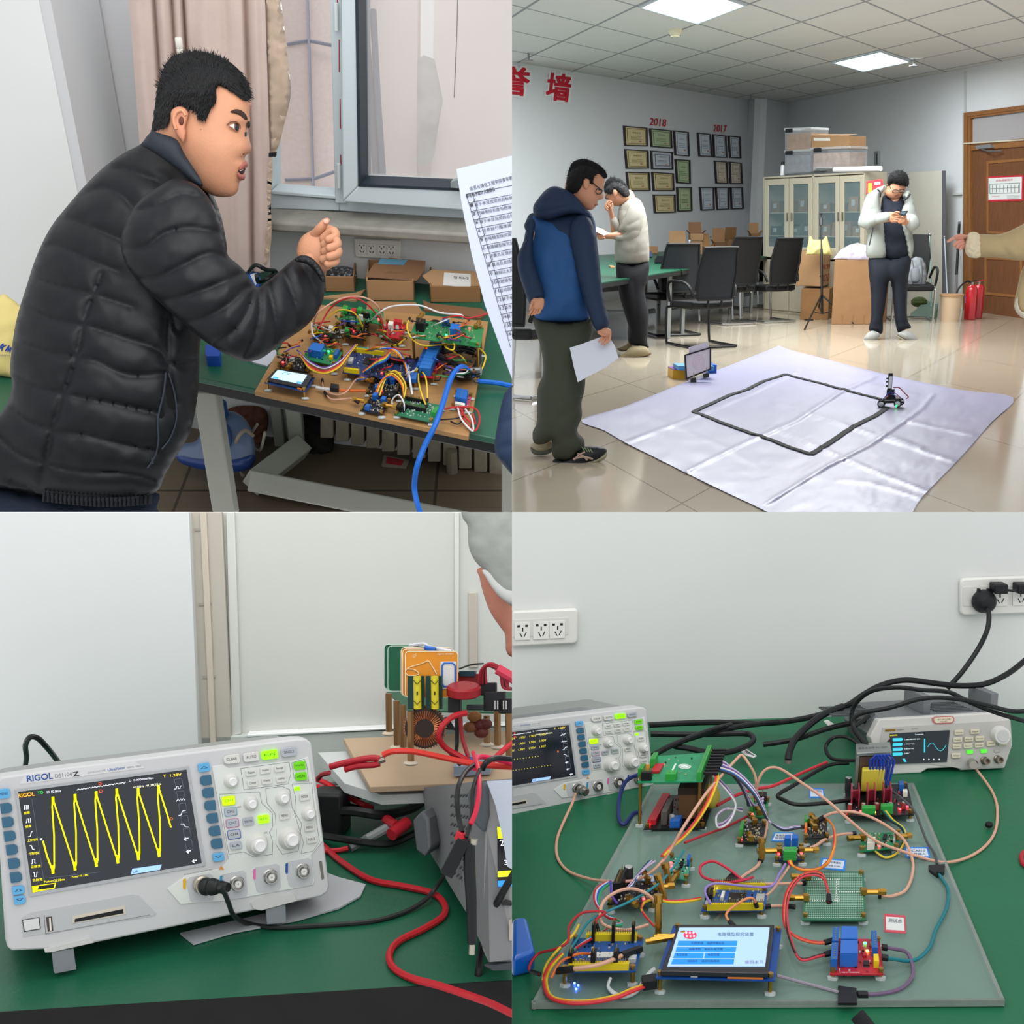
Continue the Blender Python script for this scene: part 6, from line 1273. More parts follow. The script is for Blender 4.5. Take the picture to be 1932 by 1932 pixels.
tor=[(286,250),(320,262),(350,285),(380,335),(402,368),(416,405),(424,440),(428,480),(415,540),(392,600),(378,645),(376,695),(373,745),(362,805),(346,840),(332,860),(312,895),(292,930),(225,947),(125,948),(80,935),(35,925),(-40,905),(-50,800),(-2,782),(22,735),(19,690),(30,608),(50,540),(69,483),(95,430),(130,385),(165,345),(200,312),(235,288),(265,272)]
seamsT=[[(150,370),(180,356),(205,355),(232,370),(252,392)],[(110,415),(140,414),(175,428),(236,455)],[(86,465),(112,462),(160,485),(225,512)],[(60,520),(115,540),(178,555),(250,578)],[(46,575),(100,600),(160,615)],[(160,612),(230,635),(300,660),(318,685),(376,678)],[(30,640),(100,665),(143,672)],[(143,680),(180,680),(240,707),(312,705)],[(18,702),(70,730),(120,742)],[(120,742),(165,752),(230,765),(298,780)],[(24,770),(60,798),(100,810)],[(98,815),(160,820),(230,838),(290,850)],[(0,825),(40,858),(85,873),(150,888),(250,893),(290,905)],[(20,905),(80,925),(160,935),(250,930)],[(192,515),(175,560),(160,600),(145,670),(120,742),(98,815),(85,875),(72,925)],[(318,600),(318,690),(330,760)],[(200,315),(240,320),(300,342)],[(340,470),(320,540),(330,620)]]
It=Inf(tor,D1+.04,.5,step=5.5,seams=seamsT,amp=13,sw=10,rough=(2.5,28));It.mb().build('jacket',jk1,t,smooth=75)
slv=[(300,352),(325,338),(350,340),(375,352),(398,380),(415,420),(424,460),(431,483),(447,497),(463,513),(484,542),(500,534),(525,514),(550,492),(567,482),(584,484),(600,498),(612,518),(614,540),(606,575),(580,613),(535,645),(500,672),(478,681),(455,681),(425,668),(388,645),(345,610),(300,570),(262,533),(236,495),(228,450),(248,398),(275,368)]
seamsS=[[(252,398),(290,388),(320,375),(345,365),(385,372)],[(230,470),(275,465),(310,440),(360,430),(420,440)],[(262,528),(300,522),(345,500),(395,478),(435,490)],[(300,570),(335,562),(380,548),(430,528),(465,512)],[(345,610),(385,600),(430,575),(462,545),(482,540)],[(400,650),(440,625),(465,590),(480,548)],[(455,681),(478,640),(490,590),(488,545)],[(510,665),(520,625),(515,580),(505,535)],[(560,628),(560,590),(548,545),(532,510)],[(598,590),(595,560),(580,520),(560,487)]]
Inf(slv,lambda x,y:D1-.09+max(0,(x-430))*.0004,.55,step=5,seams=seamsS,amp=12,sw=9,rough=(2.5,26)).mb().build('sleeve',jk1,t,smooth=75)
Inf([(556,492),(566,482),(584,484),(600,498),(612,518),(613,532),(606,530),(594,512),(578,498)],D1-.075,.7,seams=[],rough=(2,4)).mb().build('cuff',jk1,t,smooth=60)
Inf([(286,247),(300,251),(333,263),(348,290),(366,318),(380,340),(381,352),(362,343),(338,322),(305,298),(280,282),(266,274),(276,262)],D1-.06,.6,step=5).mb().build('collar',mat('#1b222c',.6,bump=.3,bs=60),t,smooth=60)
dcl=decal(It,[(312,703),(318,704),(328,735),(334,772),(330,800),(322,822),(306,845),(290,868),(281,882),(296,845),(299,800),(303,765)],.006,.1,step=4);dcl.build('pocket_opening',mat('#050506',.8),t,smooth=60)
m=MB();m.tube([P(x,y,It.front(x,y,.012))for x,y in spline([(313,703),(309,740),(298,790),(299,830),(293,860),(278,883)],5)],.0014,6);m.tube([P(x,y,It.front(x,y,.012))for x,y in spline([(318,704),(330,745),(333,790),(322,825),(305,848)],5)],.0012,6);m.build('pocket_zip',mat('#2d3440',.4),t)
MB().box(P(288,876,It.front(288,876,.014)),(V((1,0,0)),V((0,1,0)),V((0,0,1))),(.004,.003,.01)).build('zip_pull',mat('#2a2c30',.3,.6),t)
m=MB()
for k in range(26):x=84+k*8;y=934+10*math.sin(k/25*2.6);m.tube([P(x,y-6,It.front(x,y-8,.004)),P(x-1,y+12,It.front(x,y-8,.002))],.0028,5)
m.build('hem_ribbing',mat('#17191f',.6),t)
Inf([(-60,905),(-20,912),(60,930),(150,942),(290,928),(296,960),(300,1010),(-60,1010)],D1+.06,.45,rough=(6,18)).mb().build('trousers',mat('#1b2536',.8,bump=.8,bs=60),t,smooth=60)
# ================================================================ OSCILLOSCOPE BENCH (lower left)
Q[:]=[-1,-1];HS[0]=1.
def scope(pl,S,label,Tb,mirror=False,back=.10):
 """bench oscilloscope; drawn in the pixel frame of the lower-left picture, S maps it to the target picture"""
 k_=(pl.at(*S(400,1500))-pl.at(*S(300,1500))).length/100
 def sl(m,pts,h0,h1):return m.slab(pl,[S(x,y)for x,y in pts],h0*k_,h1*k_)
 A=lambda x,y:(330+x*.1812,1380+y*.1812)
 B=lambda x,y:(x*.1812,1380+y*.1812)
 t=T('oscilloscope',label,'oscilloscope',pl.at(*S(330,1760)))
 body=mat('#c3c3c4',.42,var=.015,vs=8);lite=mat('#d3d6d2',.45);dark=mat('#8f9290',.5);blue=mat('#2d5f7a',.35);lblue=mat('#5aa7d6',.35);ink=mat('#3a3d42',.6)
 out=[(-6,1476),(2,1466),(100,1452),(560,1394),(578,1394),(588,1402),(622,1672),(618,1684),(606,1692),(420,1730),(130,1789),(22,1794),(14,1786)]
 m=sl(MB(),out,-60,0);m.build('front_bezel',body,t,bev=4*k_,segs=3)
 inn=[(x+(310-x)*.04,y+(1590-y)*.05)for x,y in out]
 m=MB().prism([pl.at(*S(x,y),-50*k_)for x,y in inn],-pl.n*back-pl.v*.0);m.build('rear_housing',dark,t,bev=.004)
 hq=[(90,1443),(420,1398),(432,1406),(412,1411),(120,1452),(80,1462)]
 if mirror:m=sl(MB(),hq,-120,-60);m.build('carry_handle',mat('#7b7e80',.5),t,bev=.002)
 # control panel plate and lower recess
 m=sl(MB(),[A(385,365),A(500,345),A(560,380),A(1320,290),A(1390,260),A(1440,540),A(1540,1140),A(1420,1290),A(1455,1560),A(1440,1600),A(560,1760),A(60,1800),A(-80,1640),A(110,1500),A(470,1430),A(560,1330)],0,2.);m.build('control_panel',lite,t,bev=.6*k_)
 m=sl(MB(),[(41,1732),(60,1722),(250,1688),(262,1690),(295,1724),(290,1728),(44,1768)],0,1);m.build('lower_recess',mat('#b4b5b6',.5),t)
 # screen
 sq=[(34,1494),(352,1452),(381,1629),(61,1685)]
 fr=[(28,1490),(356,1446),(388,1633),(56,1692)]
 m=MB()
 for e in range(4):sl(m,[fr[e],fr[(e+1)%4],sq[(e+1)%4],sq[e]],0,3)
 m.build('screen_surround',mat('#a9abae',.45),t)
 scr=sl(MB(),sq,0,.8).build('screen',mat('#25282e' if not mirror else '#10161f',.15,emit=.35),t)
 sx=lambda m,pts,w,h=1.1:m.tube([pl.at(*S(x,y),h*k_)for x,y in pts],w*k_*.5,5,1)
 def em(c,e=1.):return mat(c,.4,emit=e)
 yel=em('#fff200',.95);m=MB()
 if not mirror:
  tp_=[(550,690),(780,662),(1000,632),(1215,605),(1437,600),(1650,570)];bt=[(550,1475),(780,1440),(1002,1403),(1225,1368),(1440,1332),(1655,1300)]
  pts=[B(448,1140),B(490,1300)];w_=[3]
  for i in range(6):
   (xa,ya),(xb,yb_)=bt[i],tp_[i]
   pts+=[B(xa-4,ya-30),B(xa,ya),B(xa+14,ya-60),B((xa+xb)/2+12,(ya+yb_)/2),B(xb-8,yb_+90),B(xb,yb_),B(xb+10,yb_+45)]
   if i<5:pts+=[B(xb*.5+bt[i+1][0]*.5,yb_*.5+bt[i+1][1]*.5)]
  pts+=[B(1740,860),B(1780,1000)];sx(m,pts,2.8)
  for i in range(6):
   sx(m,[B(tp_[i][0],tp_[i][1]-10),B(tp_[i][0]+3,tp_[i][1]+70)],5);sx(m,[B(bt[i][0]-6,bt[i][1]-80),B(bt[i][0]+2,bt[i][1]+5)],5)
 else:
  for i in range(24):x=560+i*48;y=1335-i*7;sx(m,[B(x,y),B(x+6,y-10)],2)
  for i in range(20):x=500+i*50;y=1120-i*7;sx(m,[B(x,y),B(x+5,y+12)],2)
  for r_i in range(3):
   for c_i in range(7):x=420+c_i*175;m.text(pl,'1.90V',S(*B(x,760+r_i*115-c_i*26)),S(*B(x+110,743+r_i*115-c_i*26)),4,.0012)
 m.build('waveform',yel if not mirror else em('#d8c940',.8),scr,smooth=0)
 def tx(txt,a,b,h,col,par,name='screen_text',e=.9,hh=1.2,bold=0):MB().text(pl,txt,S(*a),S(*b),h*(1 if not mirror else .62),hh*k_,bold=bold).build(name,em(col,e)if e else mat(col,.6),par,smooth=0)
 tx('RIGOL',B(192,690),B(362,668),7,'#ffb428',scr,bold=.03);tx("T'D",B(395,655),B(450,648),5.5,'#37e04a',scr);tx('M 10.0ms',B(490,648),B(635,630),5,'#d8dde8',scr)
 tx('D  0.00000000ps',B(1345,530),B(1600,498),4.5,'#e0dfe8',scr);tx('T  1.28V',B(1700,480),B(1890,462),5,'#ffe030',scr);tx('=0.00Hz -41.28(3)Hz',B(1385,600),B(1680,562),5,'#e8e8c8',scr)
 for i,(a,y)in enumerate((('周期',868),('频率',1008),('上升时间',1150),('下降时间',1290),('正脉宽',1425),('负脉宽',1565))):
  x=250+i*18;tx(a,B(x,y),B(x+(60 if i<2 else 105),y-12),5,'#fff200',scr)
 m=MB()
 for i,g in enumerate(([(0,0),(0,-45),(20,-48),(20,-3),(38,-6),(38,-50)],[(0,0),(10,-45),(25,-48),(25,-8),(45,-10),(45,-55)],[(0,0),(25,-5),(35,-50),(50,-55)],[(0,-50),(18,-50),(30,-12),(48,-10)],[(0,0),(10,-3),(10,-45),(35,-48),(35,-6),(48,-8)],[(0,-50),(12,-50),(15,-5),(35,-8),(38,-52),(50,-55)])):
  sx(m,[B(255+i*18+x,815+i*141+y)for x,y in g],1.4)
 for i,g in enumerate(([(0,0),(20,-3),(22,-25),(40,-28),(42,-4),(60,-8),(62,-30),(80,-33)],[(0,0),(20,-25),(30,-3),(45,-28),(55,-6),(70,-30),(85,-12)],[(0,20),(25,15),(40,-25),(75,-35)],[(0,-20),(30,-20),(50,10),(80,12)])):
  sx(m,[B(1815+i*22+x,600+i*(128)+y)for x,y in g],1.4)
 for(x,y)in((120,1120),(145,1250),(205,1350)):sx(m,[A(x+20,y-8),A(x-25,y),A(x-5,y-18),A(x-25,y),A(x-3,y+16)],2.2)
 for i in range(9):x=800+i*57;sx(m,[B(x,612-i*8.6),B(x+18,600-i*8.6),B(x+36,608-i*8.6),B(x+55,594-i*8.6)],1.3)
 sx(m,[B(415,1125),B(440,1120)],4);m.build('white_icons',em('#dfe4ec',.8),scr)
 m=MB();
 for i in range(6):q=[A(-5+22*i,500+128*i),A(72+20*i,490+128*i),A(90+20*i,588+128*i),A(12+22*i,600+128*i)];[sx(m,[q[e],q[(e+1)%4]],.8)for e in range(4)]
 sx(m,[B(330,700),B(455,1540)],.7);sx(m,[B(455,1530),B(1040,1465)],.7);m.build('menu_frames',em('#56606e',.5),scr)
 m=sl(MB(),[B(332,1612),B(585,1575),B(570,1635),B(340,1678)],.8,1.0);m.build('channel_tab',em('#e8e000',.8),scr);m=sl(MB(),[B(405,1610),B(570,1585),B(558,1628),B(390,1650)],1,1.2);m.build('tab_inner',em('#20211c',.2),scr)
 m=sl(MB(),[B(1378,1430),B(1685,1385),B(1665,1440),B(1360,1490)],.8,1.0);m.build('logic_tab',em('#8fb4e2',.8),scr);tx('LA',B(1385,1475),B(1440,1465),5,'#1a3a80',scr,e=0)
 tx('Freq=45.1Hz',B(752,1530),B(920,1505),4,'#fff200',scr);tx('Period=22.20ms',B(460,1578),B(675,1550),4,'#fff200',scr);tx('D',B(1035,640),B(1072,636),6,'#ff4830',scr);tx('D',B(1030,560),B(1060,556),5,'#ff4830',scr);tx('D',B(1775,925),B(1800,921),5,'#ff8040',scr)
 # brand strip
 m=sl(MB(),[B(200,545),B(250,470),B(1400,310),B(1500,372),B(1500,380),B(250,545)],0,.8);m.build('brand_plate',mat('#cfcfd0',.5),t)
 tx('RIGOL',B(285,525),B(553,493),11.5,'#1d4a94',t,'brand_lettering',0,1,.035);tx('DS1104',B(577,487),B(750,463),7.5,'#6a6b70',t,'model_lettering',0,1);tx('Z',B(762,470),B(825,460),8,'#1d2030',t,'model_lettering',0,1,.04)
 tx('OSCILLOSCOPE',B(915,440),B(1100,412),3,'#8a8b90',t,'small_lettering',0,1);tx('UltraVision',B(1125,415),B(1300,390),5,'#3c6cb0',t,'small_lettering',0,1,.01);tx('100MHz  1GSa/s',B(1325,385),B(1470,365),3,'#6a6b70',t,'small_lettering',0,1)
 # buttons
 def btn(f,cx,cy,w,h,mt_,name='button',txt=None,tc='#4a4d52',hgt=4,sh=0,ring=None,th=6):
  o=[];sk=-.14;skx=.12
  base=[(-w/2+sh,-h/2),(w/2,-h/2),(w/2,h/2),(-w/2+sh,h/2),(-w/2,h/2-sh*.8),(-w/2,-h/2+sh*.8)]if sh>0 else([(-w/2,-h/2),(w/2+sh,-h/2),(w/2,-h/2-sh*.8),(w/2,h/2+sh*.8),(w/2+sh,h/2),(-w/2,h/2)]if sh<0 else rr(-w/2,-h/2,w/2,h/2,min(w,h)*.16,2))
  pts=[f(cx+x+skx*y*1.1,cy+y+sk*x)for x,y in base]
  if ring:sl(MB(),[f(cx+x*1.1+skx*y*1.1,cy+y*1.14+sk*x)for x,y in base],2,3.6).build('button_ring',mat(ring,.4),t)
  b=sl(MB(),pts,1,2+hgt).build(name,mt_,t,bev=.5*k_)
  if txt:
   a=(cx-w*.32,cy+h*.12+.045*w);e_=(cx+w*.34,cy+h*.12-.048*w)
   MB().text(pl,txt,S(*f(*a)),S(*f(*e_)),th*.8*(.62 if mirror else 1),(2.4+hgt)*k_).build('button_text',mat(tc,.6),b,smooth=0)
 btn(B,40,650,130,100,lblue,'menu_button','MENU','#2a4a70',sh=-22)
 for i,(x,y)in enumerate(((65,800),(82,945),(103,1090),(125,1232),(148,1375),(168,1520))):btn(B,x,y,120,104,blue,'softkey',sh=-28)
 btn(B,192,1655,125,85,lblue,'arrow_key','Δ','#1f4f78',sh=-18,th=6);btn(B,206,1755,120,85,lblue,'arrow_key','∇','#1f4f78',sh=-18,th=6)
 btn(A,305,375,120,90,lblue,'arrow_key','△','#1f4f78',th=6)
 for x,y in((325,510),(347,640),(369,773),(392,905),(415,1038),(437,1170)):btn(A,x,y,115,100,blue,'softkey',sh=26)
 btn(A,455,1310,115,85,lblue,'arrow_key','▽','#1f4f78',th=6)
 wb=mat('#cfcfca',.4);gb=mat('#a9afb5',.4);grn_=em('#8cf010',.75);dg=em('#5fb80e',.4)
 btn(A,592,290,165,90,wb,'clear_button','CLEAR',sh=30);btn(A,795,267,160,90,wb,'auto_button','AUTO',sh=18);btn(A,988,243,165,92,grn_,'run_stop_button','RUN','#3a7a10',sh=18);btn(A,1188,215,155,90,gb,'single_button','SINGLE',sh=20)
 for(x,y),n_ in zip(((795,432),(943,410),(1092,390),(812,540),(960,518),(1110,498)),('Measure','Acquire','Storage','Cursor','Display','Utility')):btn(A,x,y,108,62,wb,'function_button',n_)
 btn(A,1300,357,120,84,dg,'help_button','Help','#1f4a08',sh=18);btn(A,1315,470,118,80,dg,'print_button','⎙','#1f4a08',sh=14)
 btn(A,560,722,130,88,em('#b4ff00',.8),'channel_button','CH1','#5a8a10',ring='#c8d860');btn(A,582,838,120,78,gb,'channel_button','CH2',ring='#6fa8c0');btn(A,600,956,125,80,gb,'channel_button','CH3',ring='#d66fa8');btn(A,618,1073,125,84,gb,'channel_button','CH4',ring='#2b56a8');btn(A,638,1190,120,78,gb,'logic_button','LA')
 btn(A,766,940,115,82,gb,'math_button','MATH');btn(A,926,915,118,86,em('#9cff10',.8)if not mirror else gb,'ref_button','REF','#4a8a10')
 btn(A,1142,880,105,75,wb,'menu_button','MENU');btn(A,1352,682,105,75,wb,'mode_button','MODE');btn(A,1405,1003,105,72,wb,'menu_button','MENU');btn(A,1427,1127,105,72,wb,'force_button','FORCE')
 sl(MB(),[A(1243,580),A(1300,572),A(1308,612),A(1246,620)],2,3).build('status_led',em('#8cff00',1.),t)
 def knob(x,y,r):
  c=pl.at(*S(*A(x,y)),2*k_);R=r*.1812*k_;n=(pl.n+pl.u*.0).normalized()
  b=MB().lathe(c,n,[(R*1.15,0),(R*1.1,2*k_),(R*.95,R*.35),(R*.85,R*.9),(R*.8,R*1.0)],26).build('knob',mat('#cdccc9',.4),t)
  MB().lathe(c+n*R*.95,n,[(R*.66,0),(R*.6,R*.45),(R*.5,R*.55),(R*.2,R*.5)],22).build('knob_cap',mat('#dedddd',.35),b)
 for x,y,r in((585,515,72),(790,748,72),(1122,692,74),(1392,852,74),(855,1170,108),(1192,1112,110)):knob(x,y,r)
 def outl(pts,close=True):
  m=MB();L=pts+[pts[0]]if close else pts
  for a,b in zip(L[:-1],L[1:]):m.tube([pl.at(*S(*A(*a)),2.2*k_),pl.at(*S(*A(*b)),2.2*k_)],.35*k_,4)
  m.build('printed_outline',mat('#5d6066',.6),t)
 outl([(460,655),(880,630),(905,745),(1015,850),(1020,990),(985,1050),(1020,1150),(1015,1280),(810,1305),(720,1255),(560,1280)])
 outl([(945,595),(1115,572),(1195,605),(1222,800),(1320,960),(1300,1100),(1285,1245),(1120,1280),(1050,1180),(1055,1050),(1045,860),(960,745)])
 outl([(1218,548),(1425,535),(1440,700),(1505,1150),(1440,1245),(1312,1272),(1340,1160),(1245,850),(1258,690)]);outl([(685,385),(1190,318),(1207,440),(1180,545),(720,608)]);outl([(1215,328),(1345,288),(1370,340),(1395,520),(1270,512),(1240,480)])
 tx('SCALE',A(930,1065),A(965,1058),3,'#5d6066',t,'small_lettering',0,2.4);tx('POSITION',A(650,800),A(690,792),3,'#5d6066',t,'small_lettering',0,2.4);tx('All Inputs 1MΩ±2% 15pF 300V RMS',A(95,1500),A(390,1445),3,'#5d6066',t,'small_lettering',0,2.4)
 # input sockets
 for i,(x,y,c)in enumerate(((300,1610,'#d9a51e'),(645,1578,'#2f8fb8'),(992,1508,'#d66fa8'),(1328,1448,'#24509a'))):
  q=[(-185,-50),(-150,-90),(60,-130),(95,-110),(112,110),(90,150),(-110,175),(-140,150)]
  sl(MB(),[A(x+a,y+b)for a,b in q],2,2.8).build('socket_panel',mat('#bcbdc0',.45),t)
  sl(MB(),[A(x-175 if i else x-215,y-70),A(x-150 if i else x-185,y-78),A(x-150 if i else x-185,y+20),A(x-160 if i else x-195,y+40),A(x-178 if i else x-215,y+20)],2,3.2).build('channel_tag',mat(c,.4),t)
  c0=pl.at(*S(*A(x,y)),2*k_);n=pl.n;r=12.5*k_
  b=MB().lathe(c0,n,[(r*1.15,0),(r*1.15,2*k_),(r,3*k_),(r,13*k_),(r*.86,13*k_),(r*.86,4*k_)],22).build('bnc_socket',mat('#a9a8a4',.25,.9),t)
  MB().lathe(c0+n*4*k_,n,[(r*.5,0),(r*.5,8*k_),(r*.15,8*k_),(r*.14,5*k_)],14).build('socket_insert',mat('#d9d8d4',.4),b)
 sl(MB(),[A(460,1440),A(485,1400),A(512,1438)],2.1,2.6).build('warning_mark',mat('#d98a28',.5),t)
 L5=lambda x,y:(x*.1812,1600+y*.1812)
 sl(MB(),[L5(230,750),L5(410,720),L5(425,845),L5(250,875)],0,2).build('power_button_rim',mat('#2c2d30',.5),t);sl(MB(),[L5(240,757),L5(402,730),L5(416,838),L5(258,866)],1,4).build('power_button',mat('#cfcfce',.4),t,bev=.4*k_)
 sl(MB(),[L5(478,720),L5(540,712),L5(556,862),L5(498,872)],0,1.6).build('usb_port',mat('#4b3d36',.5),t);sl(MB(),[L5(510,730),L5(528,728),L5(538,858),L5(520,860)],1.5,2).build('usb_tongue',mat('#dcdad5',.4),t)
 sl(MB(),[L5(755,712),L5(1300,600),L5(1315,690),L5(752,785)],0,1.8).build('probe_slot_rim',mat('#c7bfb0',.4),t);sl(MB(),[L5(780,738),L5(1280,635),L5(1288,680),L5(776,775)],1.7,2).build('probe_slot',mat('#141416',.5),t)
 m=MB();[m.tube([pl.at(*S(*L5(*a)),1.2*k_),pl.at(*S(*L5(*b)),1.2*k_)],.5*k_,4)for a,b in(((475,895),(1560,695)),((475,895),(460,700)))];m.build('recess_line',mat('#77777c',.5),t)
 sl(MB(),[A(1500,1350),A(1530,1350),A(1555,1530),A(1530,1545)],-20,1).build('side_contact',mat('#77756f',.3,.7),t)
 for q,q2 in(([L5(460,1050),L5(940,930),L5(985,985),L5(540,1085),L5(470,1090)],[L5(540,1085),L5(765,1045),L5(795,1265),L5(575,1308),L5(560,1290)]),([A(790,1790),A(850,1730),A(1240,1690),A(1275,1765),A(900,1865),A(820,1850)],[A(950,1850),A(1150,1800),A(1160,1990),A(960,2010)])):
  f_=sl(MB(),q,-30,3).build('foot',mat('#c3c3c0',.45),t,bev=.5*k_);sl(MB(),q2,-6,0).build('foot_leg',mat('#7f8287',.5),f_,bev=.5*k_)
 return t,k_
T3=horizon_plane(600,1880,1.2);U3=T3.n
W3=wall_plane(T3.at(100,1484),T3.at(966,1474),U3)
gbm=mat('#15583f',.38,var=.08,vs=8,bump=.15,bs=120)
t=T('workbench','green-topped bench with black front edge under the oscilloscope with the yellow wave','table',T3.at(480,1890))
MB().slab(T3,[(-60,1913),(1000,1847),(1000,1440),(-60,1440)],-.025,0).build('bench_surface',gbm,t)
e0,e1=T3.at(-60,1912.5),T3.at(1000,1846.5);MB().prism([e0+V((0,-.002,0)),e1+V((0,-.002,0)),e1+V((0,.03,0)),e0+V((0,.03,0))],-U3*.09).build('bench_edge',mat('#100f0f',.5,var=.2,vs=40),t)
w3=mat('#d5d8d8',.7,var=.015,vs=5);w3b=mat('#cbcdc8',.6,var=.02,vs=4)
wp=lambda pts,h0,h1,m_,nm:MB().slab(W3,pts,h0,h1).build(nm,m_,kind='structure',bev=.001)
wp([(-60,900),(1010,900),(1010,1560),(-60,1560)],-.03,0,w3b,'wall_2');wp([(-60,900),(353,900),(381,1560),(-60,1560)],0,.03,w3,'wall_3')
wp([(353,900),(415,900),(437,1400),(379,1415)],0,.012,mat('#b9b3a8',.6,var=.03,vs=10),'trim_8');m=MB()
for y in(997,1138,1275):x=352+(y-966)*.055;m.slab(W3,[(x+13,y),(x+37,y-1),(x+37,y+4),(x+13,y+5)],.012,.0135)
m.build('trim_9',mat('#a49f96',.6),kind='structure')
wp([(374,900),(386,900),(408,1405),(396,1408)],.012,.016,mat('#c6bcad',.5),'trim_10')
wp([(425,900),(440,900),(455,1385),(437,1388)],0,.006,mat('#d0d2cc',.3),'trim_11');wp([(858,900),(866,900),(866,1260),(858,1260)],0,.006,mat('#d6d8d4',.4),'trim_12');wp([(884,1118),(900,1118),(902,1260),(884,1260)],0,.004,mat('#bdb6aa',.5),'trim_13')
wp([(466,1386),(732,1373),(1000,1366),(1000,1369),(732,1377),(466,1391)],0,.015,mat('#eceeee',.12,coat=.6),'trim_14')
def skirt():wp([(380,1391),(1010,1370),(1010,1486),(380,1500)],0,.012,mat('#bfc4c0',.3),'baseboard_back')
skirt()
up3=U3+V((0,.22,0));PS=wall_plane(P(120,1795,1.235),P(600,1700,1.345),up3)
sT,kS=scope(PS,lambda x,y:(x,y),'large grey oscilloscope showing a yellow sawtooth wave, tilted up on its feet',T3)
# plug in channel one with lead
n=PS.n;c=PS.at(383,1671,.012)
t=T('probe_plug','black probe plug with metal collar in the yellow-marked socket of the large oscilloscope','connector',c)
dn=(n*.75+PS.u*.65).normalized()
MB().lathe(c-n*.008,n,[(.009,0),(.009,.006),(.0075,.008),(.008,.014)],20).build('collar',mat('#b6aea2',.25,.8),t);MB().lathe(c+n*.004,dn,[(.0085,0),(.009,.004),(.0075,.007),(.0088,.01),(.0075,.016),(.006,.019),(.0065,.022),(.0045,.03)],18).build('grip',mat('#1a1c1d',.45),t)
def w3w(pts,col,r,lab,name='test_lead',**k):return wire(T3,pts,col,r,name,lab,'cable',**k)
q0=PS.at(418,1676,.03)
w3w([(414,1674,.085),(424,1686,.075),(432,1706,.055),(442,1728,.03),(470,1743,.004),(520,1749,.004),(600,1746,.003),(700,1738,.003),(760,1722,.003),(800,1700,.006),(820,1678,.012),(838,1652,.03)],'#232726',.0026,'dark grey lead running from the oscilloscope plug along the bench')
w3w([(607,1593,.004),(620,1605,.004),(650,1630,.004),(700,1660,.004),(760,1672,.004),(815,1685,.004),(838,1705,.004),(836,1728,.004),(800,1752,.004),(752,1776,.004),(735,1800,.004),(742,1825,.004),(775,1845,.004),(830,1860,.006),(890,1880,.004),(930,1895,-.01),(990,1925,-.03)],'#b01e28',.0036,'thick red test lead snaking across the bench and over its front edge')
w3w([(45,1460,.07),(50,1430,.12),(48,1408,.15),(55,1392,.17),(70,1392,.17),(90,1412,.15),(112,1440,.1),(125,1455,.07)],'#17181a',.0032,'black cable loop rising behind the left end of the large oscilloscope')
m=MB().slab(T3.off(.001),[(340,1760),(505,1722),(600,1680),(600,1640),(640,1655),(690,1668),(680,1690),(640,1712),(560,1735),(440,1758),(365,1780)],0,.002);m.build('torn_paper',mat('#aeb0b4',.6),label='torn grey-white sheet lying under the large oscilloscope',cat='paper')
# cables behind
bc='#151617'
for i,(pts,c,r,lab)in enumerate((([(596,1498,.02),(640,1500,.03),(700,1502,.03),(760,1495,.03),(800,1490,.02)],bc,.004,'uppermost black cable in the heap right of the oscilloscope'),([(600,1535,.02),(660,1530,.04),(720,1537,.04),(770,1528,.03),(800,1510,.03)],bc,.006,'thickest black cable in the heap right of the oscilloscope'),
  ([(600,1512,.03),(650,1518,.03),(700,1530,.03),(745,1548,.02)],bc,.003,'thin black cable sloping down through the cable heap'),([(600,1575,.01),(660,1585,.015),(730,1592,.01),(775,1575,.01),(800,1560,.01)],bc,.0045,'lowest black cable lying on the bench right of the oscilloscope'),
  ([(596,1470,.04),(620,1480,.045),(650,1500,.04),(680,1515,.04),(702,1525,.03)],'#c4212c',.0035,'red lead crossing the black cable heap from upper left'),([(596,1483,.04),(625,1492,.04),(645,1508,.03),(652,1522,.02),(600,1522,.03)],'#b01c26',.003,'red lead looped back at the left of the cable heap'),
  ([(600,1470,.07),(607,1462,.08),(622,1458,.085)],'#8f2430',.003,'short dark red lead entering the red crocodile clip'),([(612,1606,.004),(640,1604,.004),(657,1600,.006)],'#b8232b',.003,'short red stub lead pointing right below the cable heap'),
  ([(600,1480,.03),(660,1477,.03),(690,1490,.03),(745,1490,.025)],'#c9cccb',.003,'white cable running under the edge of the wooden board'),([(660,1520,.02),(720,1515,.02),(800,1505,.02)],'#b9bdbb',.0025,'grey-white cable in the middle of the cable heap'))):w3w(pts,c,r,lab,'cable')
m=MB();c=T3.at(625,1570,0);m.box(c,(V((1,-.1,0)).normalized(),V((.1,1,0)),U3),(.04,.05,.055));m.build('power_adapter',mat('#1a1b1d',.5),label='black power adapter against the right side of the large oscilloscope',cat='adapter',bev=.004)
m=MB();m.tube([T3.at(690,1585,.01),T3.at(738,1558,.03)],.006,10);m.mt(1);m.tube([T3.at(738,1575,.03),T3.at(768,1552,.035)],.0075,12);m.tube([T3.at(728,1545,.035),T3.at(748,1558,.035)],.006,10);m.mt(2);m.tube([T3.at(660,1600,.006),T3.at(694,1583,.012)],.0055,8)
m.build('test_probe',[mat('#8b8f8f',.4),mat('#a81e2c',.4),mat('#5a6363',.4)],label='grey and red probe with banana plug lying beside the bench supply',cat='probe')
